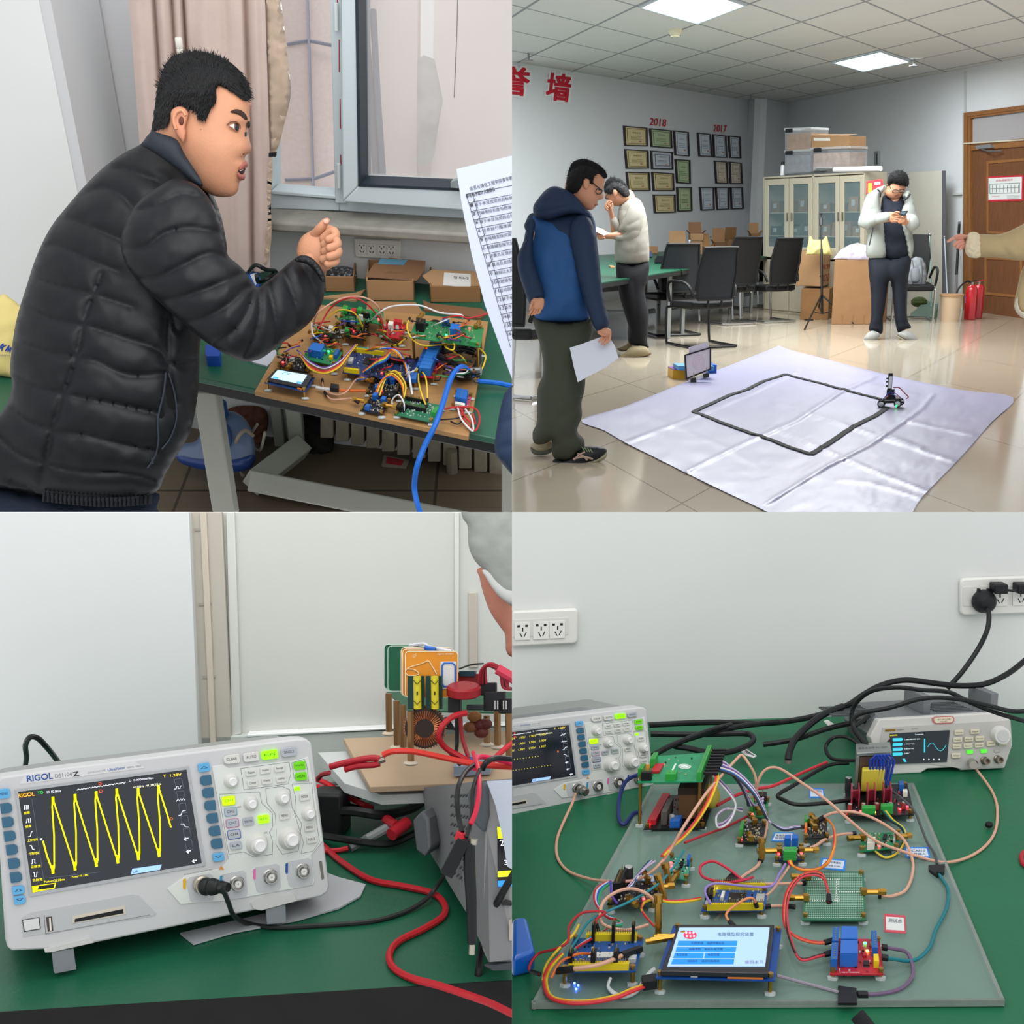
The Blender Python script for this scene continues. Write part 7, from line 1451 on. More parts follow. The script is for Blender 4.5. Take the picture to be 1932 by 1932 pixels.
# board stack
B3=T3.off(.085)
bqd=[(698,1484),(1000,1472),(1000,1378),(648,1393)]
MB().slab(B3,bqd,-.008,0).build('wooden_board',mat('#b39b80',.6,var=.06,vs=10),label='pale plywood board carrying the tall converter circuit',cat='board',bev=.001)
m=MB();m.slab(T3.off(.07),[(650,1478),(720,1500),(1000,1490),(1000,1400),(600,1420)],-.012,0);m.build('sheet_stack',mat('#c3c7c6',.5),label='white flat case lying under the plywood board',cat='case')
t=T('power_supply','grey bench supply cut off at the right edge, half covered by a white sheet','power supply',T3.at(920,1840))
bf=Pl(P(930,1700,1.22),V((-.35,-1,.1)));sd=Pl(P(850,1600,1.3),V((-1,-.42,.05)))
MB().slab(bf,[(915,1480),(1010,1470),(1010,1825),(922,1822),(908,1790)],-.05,0).build('front_panel',mat('#8d8d8c',.5),t,bev=.003)
m=MB().prism([P(797,1486,1.52),P(918,1472,1.24),P(924,1815,1.2),P(880,1722,1.26),P(812,1610,1.50)],V((.14,.04,0)));m.build('side_casing',mat('#77787a',.5),t)
m=MB()
for r_ in range(9):
 for k in range(7):
  a=(r_+.5)/9.5;b=(k+.5)/7.5;x=846+b*42;y=1494+b*-4+a*(165+b*40);m.slab(Pl(P(870,1600,1.33),V((-.92,-.5,0))),[(x,y),(x+4,y-4),(x+5,y-2),(x+1,y+3)],.012,.0135)
m.build('side_vent',mat('#4c4d50',.5),t,kind='stuff')
MB().slab(bf,[(879,1500),(890,1478),(918,1476),(920,1540),(912,1574),(886,1548)],-.02,.006).build('top_bumper',mat('#4f555a',.5),t,bev=.004);MB().prism([P(778,1548,1.46),P(795,1530,1.45),P(808,1545,1.44),P(812,1600,1.42),P(800,1618,1.42),P(785,1606,1.44)],V((.02,.05,0))).build('rubber_foot',mat('#55585b',.6),t,bev=.003)
MB().slab(bf,[(914,1820),(1010,1818),(1010,1828),(930,1832),(912,1822)],-.02,.01).build('bottom_bumper',mat('#3f4346',.6),t,bev=.003)
m=MB().slab(bf,[(938,1560),(1010,1556),(1010,1664),(939,1668)],0,.002);s=m.build('display',mat('#14151a',.2,emit=.1),t)
MB().slab(bf,[(938,1560),(952,1560),(952,1582),(939,1582)],.002,.0025).slab(bf,[(939,1644),(1000,1640),(1000,1652),(939,1655)],.002,.0025).build('yellow_bars',mat('#d8e820',.4,emit=.8),s);MB().slab(bf,[(939,1662),(1000,1658),(1000,1670),(940,1673)],.002,.0025).build('blue_bar',mat('#2f8fe0',.4,emit=.8),s)
MB().text(bf,'2',(944,1596),(951,1595),11,.003).text(bf,'3',(952,1632),(958,1631),9,.003).build('digits',mat('#e8eef0',.4,emit=.8),s,smooth=0)
MB().slab(bf,[(946,1704),(952,1698),(962,1700),(966,1706),(964,1709),(947,1708)],0,.003).build('arrow_key',mat('#333335',.5),t);MB().slab(bf,rr(960,1735,990,1775,2),0,.003).build('key_frame',mat('#b0a898',.5),t)
MB().slab(bf.off(.012),[(918,1474),(1010,1468),(1010,1640),(966,1640),(957,1635),(948,1580),(935,1520)],0,.001).build('white_sheet',mat('#b9c2cf',.6),label='white sheet draped over the bench supply at the right edge',cat='paper')
w3w([(997,1610,.12),(968,1650,.11),(945,1690,.09),(925,1730,.06),(910,1780,.02),(902,1840,.0),(893,1900,-.04),(890,1940,-.06)],'#121314',.0036,'black cable running down over the front of the bench supply','cable')
# alligator leads in front of the supply
dq=1.16
def a3(pts,col,r,lab,name='test_lead',mo=None):sp=spline(pts,5);MB().tube([P(x,y,d)for x,y,d in sp],r,8).build(name,mo or mat(col,.4),label=lab,cat='cable')
a3([(893,1420,1.3),(902,1450,1.25),(904,1490,1.2),(898,1530,1.17),(888,1555,1.16)],'#c41f3c',.0024,'red lead dropping from the board towards the black inline connector');a3([(900,1440,1.27),(880,1455,1.24),(866,1480,1.2),(862,1510,1.18),(866,1545,1.17),(872,1570,1.16)],'#151617',.0024,'black lead curving down left of the red one before the supply');a3([(905,1452,1.24),(892,1490,1.2),(890,1540,1.17),(880,1580,1.155)],'#1a1a1c',.002,'second black lead twisted with the red one before the supply')
m=MB();a_=P(876,1582,dq);b_=P(842,1650,dq);d_=(b_-a_).normalized();m.box(a_,((d_.cross(V((0,1,0)))).normalized(),V((0,1,0)),d_),(.012,.01,(b_-a_).length));m.mt(1);m.cyl(P(872,1570,dq),P(866,1586,dq),.005);m.build('inline_connector',[mat('#16171a',.4),mat('#b81d2c',.4)],label='black inline connector hanging before the vent of the bench supply',cat='connector',bev=.001)
m=MB();pts=[P(885,1590,dq),P(886,1640,dq),P(889,1700,dq),P(891,1780,dq)];m.tube(pts,[.0052,.0056,.005,.0045],10);m.mt(1);m.cyl(P(892,1592,dq),P(894,1582,dq),.004);m.cyl(P(891,1780,dq),P(890,1800,dq),.003);m.build('hook_probe',[mat('#1a1b1d',.4),mat('#b8b3a4',.3,.8)],label='long black hook probe hanging upright beside the bench supply',cat='probe')
# crocodile clip
t=T('crocodile_clip','red crocodile clip with metal jaw lying at the corner of the plywood board','clip',P(670,1460,1.42));dk=1.42
for pts,rr_ in(([(622,1447),(640,1442),(665,1436),(700,1430),(716,1432)],6),([(650,1452),(675,1445),(705,1443),(716,1440)],6)):MB().tube([P(x,y,dk)for x,y in spline(pts,3)],.0036,10).build('sleeve',mat('#a31a26',.4),t)
MB().tube([P(714,1436,dk),P(726,1432,dk)],.0035,8).build('jaw',mat('#a89c90',.25,.9),t)
a3([(722,1425,1.42),(740,1418,1.42),(780,1418,1.42),(840,1430,1.4),(900,1442,1.36),(990,1448,1.34)],'#c8352c',.0034,'orange-red lead stretching right from the crocodile clip');a3([(895,1450,1.3),(898,1434,1.32),(915,1428,1.34),(990,1446,1.34)],'#d0204a',.0028,'pink-red lead looped over the blue connector block');a3([(910,1452,1.3),(918,1438,1.3),(940,1430,1.32),(990,1436,1.34)],'#141416',.003,'black lead looped beside the blue connector block')
# converter tower
t=T('converter_circuit','tall converter circuit on brass posts with orange and green upright boards','circuit board',B3.at(840,1440));TP=B3.off(.052)
pc=[(785,1348),(1000,1352),(1000,1312),(728,1302)]
MB().slab(TP,[(770,1340),(1000,1346),(1000,1306),(729,1305)],-.0018,0).build('main_board',mat('#24543a',.4,var=.15,vs=60),t)
dT=1.46
for x,y0,y1,d in((733,1308,1384,1.54),(748,1322,1410,1.51),(760,1330,1414,1.49),(774,1342,1440,1.44),(938,1340,1410,1.5),(918,1350,1405,1.52),(960,1345,1432,1.45)):
 MB().cyl(P(x,y0,d),P(x+1,y1,d),.0042,seg=6).build('brass_post',mat('#8c6a45',.35,.75),t);MB().ball(P(x+1,y1,d),.007,8,(1.3,1.2,.45)).build('glue_blob',mat('#c8bba8',.4),t)
CP=lambda d:Pl(P(800,1260,d),V((-.12,-1,.12)))
def cardx(x0,y0,x1,y1,d,col,edge,r=7):
 o=MB().slab(CP(d),rr(x0,y0,x1,y1,r),-.0016,0);o.mt(1)
 pts=rr(x0,y0,x1,y1,r);
 p_=[CP(d).at(x,y,.0004)for x,y in pts];o.tube(p_+[p_[0]],.0006,4);return o.build('upright_board',[mat(col,.4,var=.06,vs=30),mat(edge,.5)],t)
cardx(725,1216,790,1300,1.53,'#0e4d33','#a8c4b0');cardx(732,1219,800,1304,1.52,'#0f5437','#a8c4b0');cardx(757,1222,855,1312,1.49,'#c47a1c','#e6d8b8');cardx(760,1225,857,1314,1.48,'#cc801e','#e6d8b8');c=cardx(765,1229,864,1316,1.465,'#cf8420','#e6d8b8')
Pc=CP(1.465);MB().slab(Pc,rr(831,1248,861,1300,2),0,.0008).build('paper_tag',mat('#c9c9c8',.5),c);m=MB();q=[(838,1251),(854,1251),(859,1256),(859,1290),(854,1295),(838,1295),(834,1290),(834,1256)];m.tube([Pc.at(x,y,.0012)for x,y in q+[q[0]]],.0011,5);m.build('tag_border',mat('#2a5fb4',.5),c)
MB().text(Pc,'MATTC MODULE',(826,1236),(856,1235),3,.0006).text(Pc,'⚡',(778,1242),(786,1242),9,.0006).text(Pc,'0.1',(841,1262),(851,1261),5,.0014).build('white_print',mat('#e8dcc0',.5),c,smooth=0)
m=MB();m.tube([Pc.at(x,y,.001)for x,y in spline([(768,1262),(775,1258),(795,1252),(808,1247),(815,1256),(824,1272)],5)],.0006,4);m.tube([Pc.at(x,y,.001)for x,y in spline([(768,1262),(765,1268),(772,1275),(790,1272),(782,1264),(768,1262)],5)],.0006,4);m.build('white_trace',mat('#e6d2a8',.5),c)
m=MB().tube([P(x,y,d)for x,y,d in spline([(773,1218,1.5),(800,1215,1.49),(812,1222,1.48),(830,1225,1.47),(852,1228,1.465)],4)],.0022,6);m.mt(1);m.tube([P(802,1222,1.475),P(822,1226,1.47)],.003,6);m.build('zip_ties',[mat('#c3c9d2',.4),mat('#2a5fb4',.4)],t)
for x0 in(769,803):Px=CP(1.45);MB().slab(Px,[(x0,1275),(x0+31,1275),(x0+31,1338),(x0,1338)],-.004,0).build('capacitor_case',mat('#12352f',.4),t)
for x0 in(787,820):
 d=1.435;b=MB().cyl(P(x0,1276,d),P(x0+1,1337,d),.0044,seg=16).build('film_capacitor',mat('#c9bb1e',.35),t);m=MB()
 for y in(1288,1326):m.tube([P(x0-7,y-4,d-.0046),P(x0,y+3,d-.0052),P(x0+7,y-4,d-.0046)],.0005,4)
 m.tube([P(x0,1305,d-.005),P(x0,1311,d-.005)],.0009,5);m.build('capacitor_print',mat('#33331a',.5),b)
R_=.0155;c=P(802,1372,1.45);m=MB();n_=20
for i in range(44):
 a=2*math.pi*i/44;rd=V((math.cos(a),0,math.sin(a)));ring=[]
 for k in range(7):b=2*math.pi*k/6;ring.append(c+rd*(R_*1.0+.0088*math.cos(b))+V((0,1,0))*.009*math.sin(b))
 m.tube(ring,.0009,4)
MB().lathe(c-V((0,.008,0)),V((0,1,0)),[(R_*.55,0),(R_*1.45,0),(R_*1.45,.016),(R_*.55,.016)],28).build('toroid_core',mat('#2a2018',.5),t);m.build('copper_winding',mat('#a8633a',.3,.7),t)
MB().lathe(P(875,1306,1.44),U3,[(.017,-.004),(.0195,-.002),(.0195,.006),(.017,.008)],24).build('red_inductor',mat('#8f1820',.4),t)
MB().slab(CP(1.5),[(862,1268),(905,1272),(905,1300),(864,1300)],-.02,0).build('red_capacitor',mat('#7d1a1e',.45),t);MB().slab(CP(1.5),[(866,1266),(896,1266),(896,1276),(868,1276)],-.01,.003).build('small_relay',mat('#143848',.4),t)
for x0,y0,x1,y1,d,col in((845,1314,868,1345,1.45,'#15171a'),(880,1330,912,1340,1.44,'#17191b'),(912,1305,952,1342,1.46,'#141618'),(940,1318,990,1346,1.46,'#141618'),(905,1288,935,1312,1.47,'#191b1d')):MB().slab(CP(d),[(x0,y0),(x1,y0),(x1,y1),(x0,y1)],-.015,0).build('black_module',mat(col,.5),t,bev=.001)
m=MB()
for x in(934,939,950,955):m.cyl(P(x,1322,1.44),P(x,1338,1.44),.0009,seg=5)
m.build('header_pins',mat('#c9c9c4',.3,.7),t)
for k,(x,y,c_)in enumerate(((888,1372,'#7a4a2c'),(905,1368,'#5a2420'),(915,1366,'#5a2420'),(895,1352,'#8a5a30'),(908,1382,'#602a20'))):MB().ball(P(x,y,1.49),.009,10,(1,.6,.75)).build('lower_coil',mat(c_,.4),t)
a3([(880,1345,1.42),(855,1352,1.41),(834,1370,1.4),(828,1392,1.4),(842,1412,1.41),(870,1428,1.41),(890,1440,1.4)],'#a51a24',.0034,'thick red wire bowing out from under the converter board');a3([(868,1345,1.43),(872,1390,1.43),(884,1430,1.42)],'#8a1d24',.0024,'dark red wire running straight down under the converter board');a3([(862,1345,1.44),(862,1400,1.44),(860,1428,1.42)],'#17181a',.0024,'black wire hanging straight down under the converter board');a3([(845,1415,1.42),(858,1430,1.41),(868,1442,1.4)],'#17181a',.0024,'short black wire meeting the blue connector block');a3([(925,1440,1.38),(950,1415,1.4),(990,1385,1.42)],'#b8222c',.003,'red wire rising to the right edge from the blue connector block')
for k in range(5):a3([(905+k*3,1290,1.46),(908+k*2,1265-k*2,1.45),(925+k*2,1252+k*2,1.44),(945,1262+k*3,1.44),(958-k*2,1285+k*3,1.45),(955+k*4,1300,1.45)],['#9a2a35','#8f1f2a','#a83540','#3a1518','#b03a48'][k],.0019,['first','second','third','fourth','lowest'][k]+' strand of the red wire loop above the converter\'s black modules')
m=MB();m.tube([P(938,1262,1.43),P(966,1278,1.43),P(980,1290,1.43)],.006,8);m.build('heat_shrink',mat('#c23a50',.45),label='pink-red heat-shrink sleeve over the wire loop at the right edge',cat='sleeve')
a3([(866,1262,1.47),(890,1254,1.47),(912,1252,1.46)],'#26282b',.001,'thin black wire arching behind the orange boards')
m=MB().slab(B3.off(.015),[(856,1447),(925,1443),(932,1425),(862,1422)],-.012,0);m.mt(1);m.slab(B3.off(.015),[(886,1440),(893,1440),(893,1428),(886,1428)],0,.002);m.build('wire_connector',[mat('#8a98a8',.3),mat('#2a55a8',.4)],label='grey lever connector block with blue levers on the plywood board',cat='connector')
MB().slab(CP(1.62),[(832,1355),(845,1352),(860,1378),(835,1376)],-.002,0).build('black_wedge',mat('#17181a',.4),label='black wedge-shaped clip lying behind the toroid coil',cat='clip')
# person leaning in
t=T('person','grey sleeve and bare hand reaching down at the upper right corner of the oscilloscope picture','person',P(960,1240,1.45))
H3=Inf([(908,1070),(905,1090),(912,1120),(925,1155),(945,1185),(952,1195),(954,1215),(955,1228),(966,1240),(1010,1250),(1010,1060)],1.46,.6);H3.mb().build('hand',mat('#b97a66',.5,var=.08,vs=30),t,smooth=60)
Inf([(866,930),(872,975),(882,992),(884,1030),(896,1058),(916,1080),(930,1110),(955,1136),(1010,1150),(1010,900),(870,900)],1.42,.5,rough=(3,20)).mb().build('sleeve',mat('#9a9d98',.8,bump=.5,bs=50),t,smooth=60)
Inf([(910,1076),(918,1092),(935,1118),(960,1138),(1000,1150),(1000,1120),(950,1100),(925,1078)],1.41,.5).mb().build('cuff',mat('#bfc1be',.8),t,smooth=60)
# ================================================================ TEST BENCH WITH THE ACRYLIC PLATE (lower right)
Q[:]=[1,-1]
T4=horizon_plane(500,1900,1.35);U4=T4.n
W4=wall_plane(T4.at(1000,1369),T4.at(1932,1341),U4)
MB().slab(W4,[(900,900),(2000,900),(2000,1420),(900,1420)],-.03,0).build('wall_4',mat('#d4d6d4',.7,var=.02,vs=4),kind='structure')
t=T('workbench','green bench top carrying the acrylic circuit plate and the signal generator','table',T4.at(1440,1920))
MB().slab(T4,[(900,1990),(2010,1990),(2010,1325),(900,1355)],-.03,0).build('bench_surface',mat('#186443',.42,var=.06,vs=6,bump=.2,bs=90),t)
def socket(cx,cy,n,label,x0,x1,y0,y1,sk):
 t=T('wall_socket',label,'socket',W4.at(cx,cy));f=lambda x,y:(x,y+(x-x0)*sk)
 MB().slab(W4,[f(*p)for p in rr(x0,y0,x1,y1,8)],0,.010).build('plate',mat('#dcdbd7',.35),t,bev=.003);MB().slab(W4,[f(*p)for p in rr(x0+4,y0+16,x1-18,y1-18,3)],.01,.011).build('inner_frame',mat('#d3d2ce',.35),t)
 for px_ in n:
  y=y0+22;g=MB().slab(W4,[f(*p)for p in rr(px_,y,px_+29,y+32,1)],.011,.0125).build('socket_face',mat('#e0dfdb',.35),t);m=MB()
  for a,b,w,h,s in((5,4,5,4,0),(20,4,5,4,0),(14,9,2.4,7,0),(9,19,2,8,4),(21,18,2,8,-4)):m.slab(W4,[f(px_+a+s*0,y+b),f(px_+a+w,y+b),f(px_+a+w+s,y+b+h),f(px_+a+s,y+b+h)],.0125,.0128)
  m.build('pin_hole',mat('#1b1c1f',.5),g)
 return t
socket(1020,1190,(936,971,1006,1037),'white socket plate with empty outlets, cut off at the left edge of the wall',880,1091,1158,1224,-.045)
socket(1880,1120,(1838,1872,1911),'white socket plate with black plugs at the upper right of the wall',1813,2010,1092,1162,-.035)
c=W4.at(1854,1133,.013);t=T('power_plug','round black power plug in the first outlet of the right socket plate','plug',c)
n=W4.n;MB().lathe(c,n,[(.02,0),(.021,.006),(.019,.014),(.012,.024),(.006,.026)],22).build('body',mat('#191a1d',.5),t);m=MB()
for x in(1845,1863):m.box(W4.at(x,1113,.013),(W4.u,W4.v,n),(.004,.006,.006))
m.build('pull_tabs',mat('#191a1d',.5),t);MB().tube([W4.at(1858,1138,.03),W4.at(1864,1152,.03)],.0055,10).build('strain_relief',mat('#141517',.5),t)
for x,lab in((1890,'square black plug in the second outlet of the right socket plate'),(1934,'square black plug cut off by the right edge of the picture')):
 c=W4.at(x,1112,.013);t=T('power_plug',lab,'plug',c);MB().slab(W4,rr(x-13,1103,x+13,1121,2.5),.013,.035).build('body',mat('#17181b',.5),t,bev=.002);MB().tube([W4.at(x+8,1113,.03),W4.at(x+22,1115,.032),W4.at(x+40,1108,.03)],.0022,8).build('cord',mat('#17181b',.5),t)
bk4='#141517'
def w4(pts,col,r,lab,name='cable',**k):return wire(T4,pts,col,r,name,lab,'cable',**k)
def wd(pts,col,r,lab,name='cable'):MB().tube([P(x,y,d)for x,y,d in spline(pts,6)],r,9).build(name,mat(col,.42),label=lab,cat='cable')
wd([(1864,1150,2.16),(1866,1165,2.15),(1862,1190,2.14),(1845,1225,2.14),(1815,1268,2.13),(1788,1298,2.12)],bk4,.0042,'thick black mains cable hanging from the round plug to the generator')
wd([(1950,1232,2.1),(1932,1248,2.1),(1900,1272,2.09),(1860,1290,2.09),(1815,1294,2.09),(1770,1290,2.08),(1710,1283,2.08),(1665,1292,2.08),(1630,1310,2.08),(1600,1330,2.08),(1560,1345,2.1),(1510,1357,2.1),(1440,1365,2.1),(1340,1363,2.1),(1225,1368,2.1)],bk4,.0048,'longest black cable running along the wall from the right edge to the oscilloscope')
wd([(1590,1333,2.06),(1560,1345,2.04),(1530,1365,2.02),(1500,1395,2.0),(1489,1420,1.98),(1487,1435,1.97)],bk4,.0056,'black cable bending down to a bare end behind the plate')
wd([(1440,1405,2.02),(1500,1395,2.02),(1560,1375,2.03),(1620,1362,2.04),(1690,1352,2.05)],bk4,.0042,'black cable lying diagonally between plate and wall')
wd([(1228,1385,2.04),(1320,1386,2.04),(1400,1384,2.04),(1420,1390,2.02),(1416,1403,2.),(1380,1418,1.98),(1340,1420,1.97),(1300,1412,1.97),(1272,1405,1.98),(1330,1385,2.03),(1400,1370,2.06),(1470,1362,2.08)],bk4,.0046,'black cable doubled in a loop right of the oscilloscope')
wd([(1232,1425,1.94),(1270,1405,1.96),(1340,1378,2.02),(1380,1368,2.06)],bk4,.0044,'black cable crossing behind the green terminal board')
wd([(1640,1350,1.98),(1610,1370,1.97),(1610,1335,1.97),(1640,1306,1.95),(1690,1297,1.93),(1740,1302,1.92),(1790,1306,1.92),(1830,1325,1.9),(1880,1345,1.9),(1950,1365,1.92)],bk4,.0034,'black cable draped over the top of the signal generator')
wd([(1650,1420,1.86),(1625,1395,1.88),(1610,1370,1.9),(1620,1348,1.9),(1680,1335,1.88),(1740,1318,1.87),(1800,1318,1.87),(1860,1330,1.88),(1910,1342,1.9),(1950,1340,1.9)],bk4,.0034,'lower black cable draped across the front of the signal generator top')
wd([(1640,1418,1.9),(1600,1392,1.92),(1572,1392,1.92),(1558,1410,1.92),(1568,1430,1.9),(1600,1435,1.88),(1640,1432,1.86)],bk4,.0028,'thin black cable loop left of the transformer block')
m=MB().slab(T4.off(.02),[(1391,1412),(1402,1408),(1428,1426),(1422,1429),(1405,1424)],0,.001);m.mt(1)
for k in range(6):m.slab(T4.off(.02),[(1404+k*3,1413+k*2),(1405+k*3,1413+k*2),(1411+k*3,1422+k*.9),(1410+k*3,1422+k*.9)],.001,.0013)
m.build('barcode_tag',[mat('#d3d3d3',.5),mat('#2a2a2c',.5)],label='white barcode tag on the black cable behind the terminal board',cat='tag')
MB().slab(T4.off(.02),[(1554,1360),(1562,1358),(1575,1367),(1565,1372)],0,.001).build('cable_tag',mat('#dad9d8',.5),label='small white flag tag on the cable near the wall',cat='tag')
MB().cyl(P(1487,1434,1.97),P(1487,1440,1.97),.0058).build('cable_end',mat('#9a9088',.3,.6),label='silver cut end of the black cable behind the plate',cat='cable end')
# oscilloscope 2
src=np.array([[508,1424,1],[431.5,1511,1],[447,1666,1],[352,1452.5,1],[568,1448,1],[492,1590,1]],float);dst=np.array([[1170.6,1351],[1120,1401.5],[1129.5,1481],[1073,1367],[1208,1363],[1152,1443]],float)
AF=np.linalg.lstsq(src,dst,rcond=None)[0]
S4=lambda x,y:tuple(np.array([x,y,1.])@AF)
PS4=wall_plane(P(900,1545,1.80),P(1237,1482,1.93),U4+V((0,.22,0)))
scope(PS4,S4,'grey oscilloscope cut off at the left edge, screen full of readings',T4,True,.16)
c=PS4.at(1092,1489,.004);t=T('coax_plug','metal coax plug in the yellow-marked socket of the left-edge oscilloscope','connector',c)
MB().lathe(c,PS4.n,[(.0075,0),(.0075,.01),(.006,.012),(.0065,.02),(.004,.024)],18).build('collar',mat('#8d8b84',.25,.9),t)
# signal generator
z=lambda x,y:(1608+x*.1677,1290+y*.1677)
G0=T4.at(1690,1462).y;GP=wall_plane(P(1660,1460,G0),P(1896,1450,G0+.015),U4+V((0,.25,0)))
t=T('signal_generator','grey and white signal generator with blue waveform screen by the wall','signal generator',T4.at(1780,1462))
fo=[z(300,400),z(1715,320),z(1785,420),z(1802,690),z(1715,950),z(1225,975),z(1170,940),z(850,955),z(770,1005),z(455,1020),z(260,760),z(200,600)]
MB().slab(GP,fo,-.02,0).build('front_bezel',mat('#c9c7c3',.42),t,bev=.002,segs=3)
MB().slab(GP,[z(345,495),z(1780,415),z(1790,690),z(1700,930),z(1240,955),z(860,900),z(445,905),z(410,740),z(290,750)],0,.0015).build('control_panel',mat('#b5b3af',.45),t)
rb=[GP.at(*p,-.02)for p in(z(290,395),z(1715,318),z(1760,430),z(1720,900),z(330,950),z(220,590))];MB().prism(rb,V((-.0,.17,.0))-U4*.0).build('rear_housing',mat('#6b6e71',.5),t,bev=.004)
gh=GP.at(*z(700,372),-.02);bx_=GP.u
for u_,w_,h_ in((.02,.012,.03),(.13,.012,.03)):q=gh+bx_*u_+V((0,.02,0));MB().prism([q,q+bx_*w_,q+bx_*(w_+.004)+V((0,.1,0)),q+V((0,.1,0))],U4*h_).build('carry_rail',mat('#74777a',.5),t,bev=.001)
m=MB();m2=MB()
for k in range(7):q=gh+bx_*(-.09+0)+V((0,.03+k*.014,.0));m.box(q,(bx_,V((0,1,0)),U4),(.07,.004,.003))
for k in range(7):q=gh+bx_*(.075)+V((0,.03+k*.014,.0));m2.box(q,(bx_,V((0,1,0)),U4),(.06,.004,.003))
m.build('vent_grille',mat('#55585b',.5),t);m2.build('vent_grille',mat('#55585b',.5),t)
s=MB().slab(GP,[z(425,562),z(1098,522),z(1065,880),z(440,905)],.0015,.003).build('screen',mat('#0a1a20',.12,emit=.3),t)
m=MB()
for k in range(4):a=632+k*54;m.slab(GP,[z(455,a-18),z(560,a-22),z(572,a-6),z(555,a+14),z(455,a+18)],.003,.0035)
m.slab(GP,[z(808,620),z(822,618),z(822,772),z(806,774)],.003,.0035);m.slab(GP,[z(565,845),z(592,842),z(612,880),z(585,882)],.003,.0035);m.build('cyan_fields',mat('#35b4c8',.4,emit=.8),s)
m=MB();m.tube([GP.at(*z(x,y),.004)for x,y in spline([(848,712),(880,670),(910,672),(945,720),(985,755),(1020,740),(1055,690)],5)],.0005,4);m.build('sine_trace',mat('#3fb0c0',.4,emit=.8),s)
def gt(x,a,b,h,c,e=.9,n='screen_text',hh=.0036,par=None):MB().text(GP,x,z(*a),z(*b),h,hh).build(n,mat(c,.4,emit=e)if e else mat(c,.5),par or s,smooth=0)
gt('1.000,000,000 kHz',(590,638),(765,628),2.4,'#d8e8ea');gt('1.000,0 Vpp',(590,690),(700,684),2.4,'#d8e8ea');gt('0.000,0 Vdc',(585,742),(695,736),2.4,'#d8e8ea');gt('0.000 °',(585,792),(650,788),2.4,'#d8e8ea');gt('RIGOL',(430,592),(510,584),2.6,'#e8e010');gt('Continuous',(705,578),(800,572),2.2,'#d8e8ea');gt('RIGOL',(375,535),(485,530),3.2,'#2a2410',0,'brand_lettering',.003,t);gt('DG822',(500,528),(580,522),2.4,'#2d2d30',0,'model_lettering',.003,t);gt('25 MHz',(668,515),(738,510),2,'#4a4a4d',0,'small_lettering',.003,t)
MB().slab(GP,[z(370,515),z(490,508),z(490,535),z(370,541)],.0015,.002).build('brand_plate',mat('#a3872a',.5),t)
m=MB();
for x in(805,862,915,978):m.ball(GP.at(*z(x,852),.0035),.0012,8)
m.build('white_icons',mat('#c9d6d8',.4,emit=.7),s)
bt=mat('#cfc9b2',.4)
for x,y,l in((1205,552,'Home'),(1385,542,'Menu'),(1190,635,'Preset'),(1315,628,'Mod'),(1438,620,'Swp'),(1182,708,'Utility'),(1306,702,'Store'),(1432,695,'Help'),(1565,678,'<'),(1700,672,'>'),(1172,812,'Align')):
 b=MB().slab(GP,[z(x-52,y-22),z(x-40,y-30),z(x+50,y-34),z(x+48,y+22),z(x-50,y+28)],.0015,.005).build('button',bt,t,bev=.0008);MB().text(GP,l,z(x-36,y+8),z(x+34,y+3),2.6,.0053).build('button_text',mat('#55523f',.5),b,smooth=0)
for x,y in((1325,768),(1482,760)):MB().slab(GP,[z(x-38,y-18),z(x+36,y-22),z(x+34,y+18),z(x-30,y+22)],.0015,.004).build('output_button',mat('#55d83a',.4,emit=.6),t)
MB().slab(GP,[z(1600,740),z(1665,735),z(1665,770),z(1600,772)],.0015,.003).build('round_button',mat('#aaa9a6',.4),t)
c=GP.at(*z(1655,575),.0015);b=MB().lathe(c,GP.n,[(.0145,0),(.0142,.006),(.0128,.012),(.0105,.0125)],30).build('dial',mat('#d3d2cf',.35),t);MB().lathe(c+GP.n*.0122,GP.n,[(.0102,0),(.009,.001)],26).build('dial_face',mat('#c4c3c1',.4),b)
for x,y in((1345,885),(1482,862),(1632,848)):
 c=GP.at(*z(x,y),.0015);b=MB().lathe(c,GP.n,[(.0062,0),(.0062,.003),(.0052,.004),(.0052,.012),(.004,.012),(.004,.005)],20).build('bnc_socket',mat('#8c8478',.25,.9),t)
MB().slab(GP,[z(900,390),z(930,372),z(1120,362),z(1148,385),z(1145,425),z(1120,445),z(940,452),z(905,425)],0,.002).build('sticker_border',mat('#c2706a',.5),t);MB().slab(GP,[z(920,395),z(940,382),z(1115,373),z(1135,390),z(1132,420),z(1112,435),z(945,442),z(925,420)],.002,.0024).build('sticker',mat('#d9d2bc',.5),t)
MB().text(GP,'4126238',z(960,412),z(1105,403),2.8,.0027).text(GP,'M047',z(990,436),z(1070,431),2.4,.0027).build('sticker_text',mat('#8f7a50',.5),t,smooth=0)
MB().cyl(GP.at(*z(1345,885),.006),GP.at(*z(1365,915),.03),.0062,seg=12).build('coax_plug',mat('#a8a49a',.25,.9),label='metal plug in the first output of the signal generator',cat='connector')
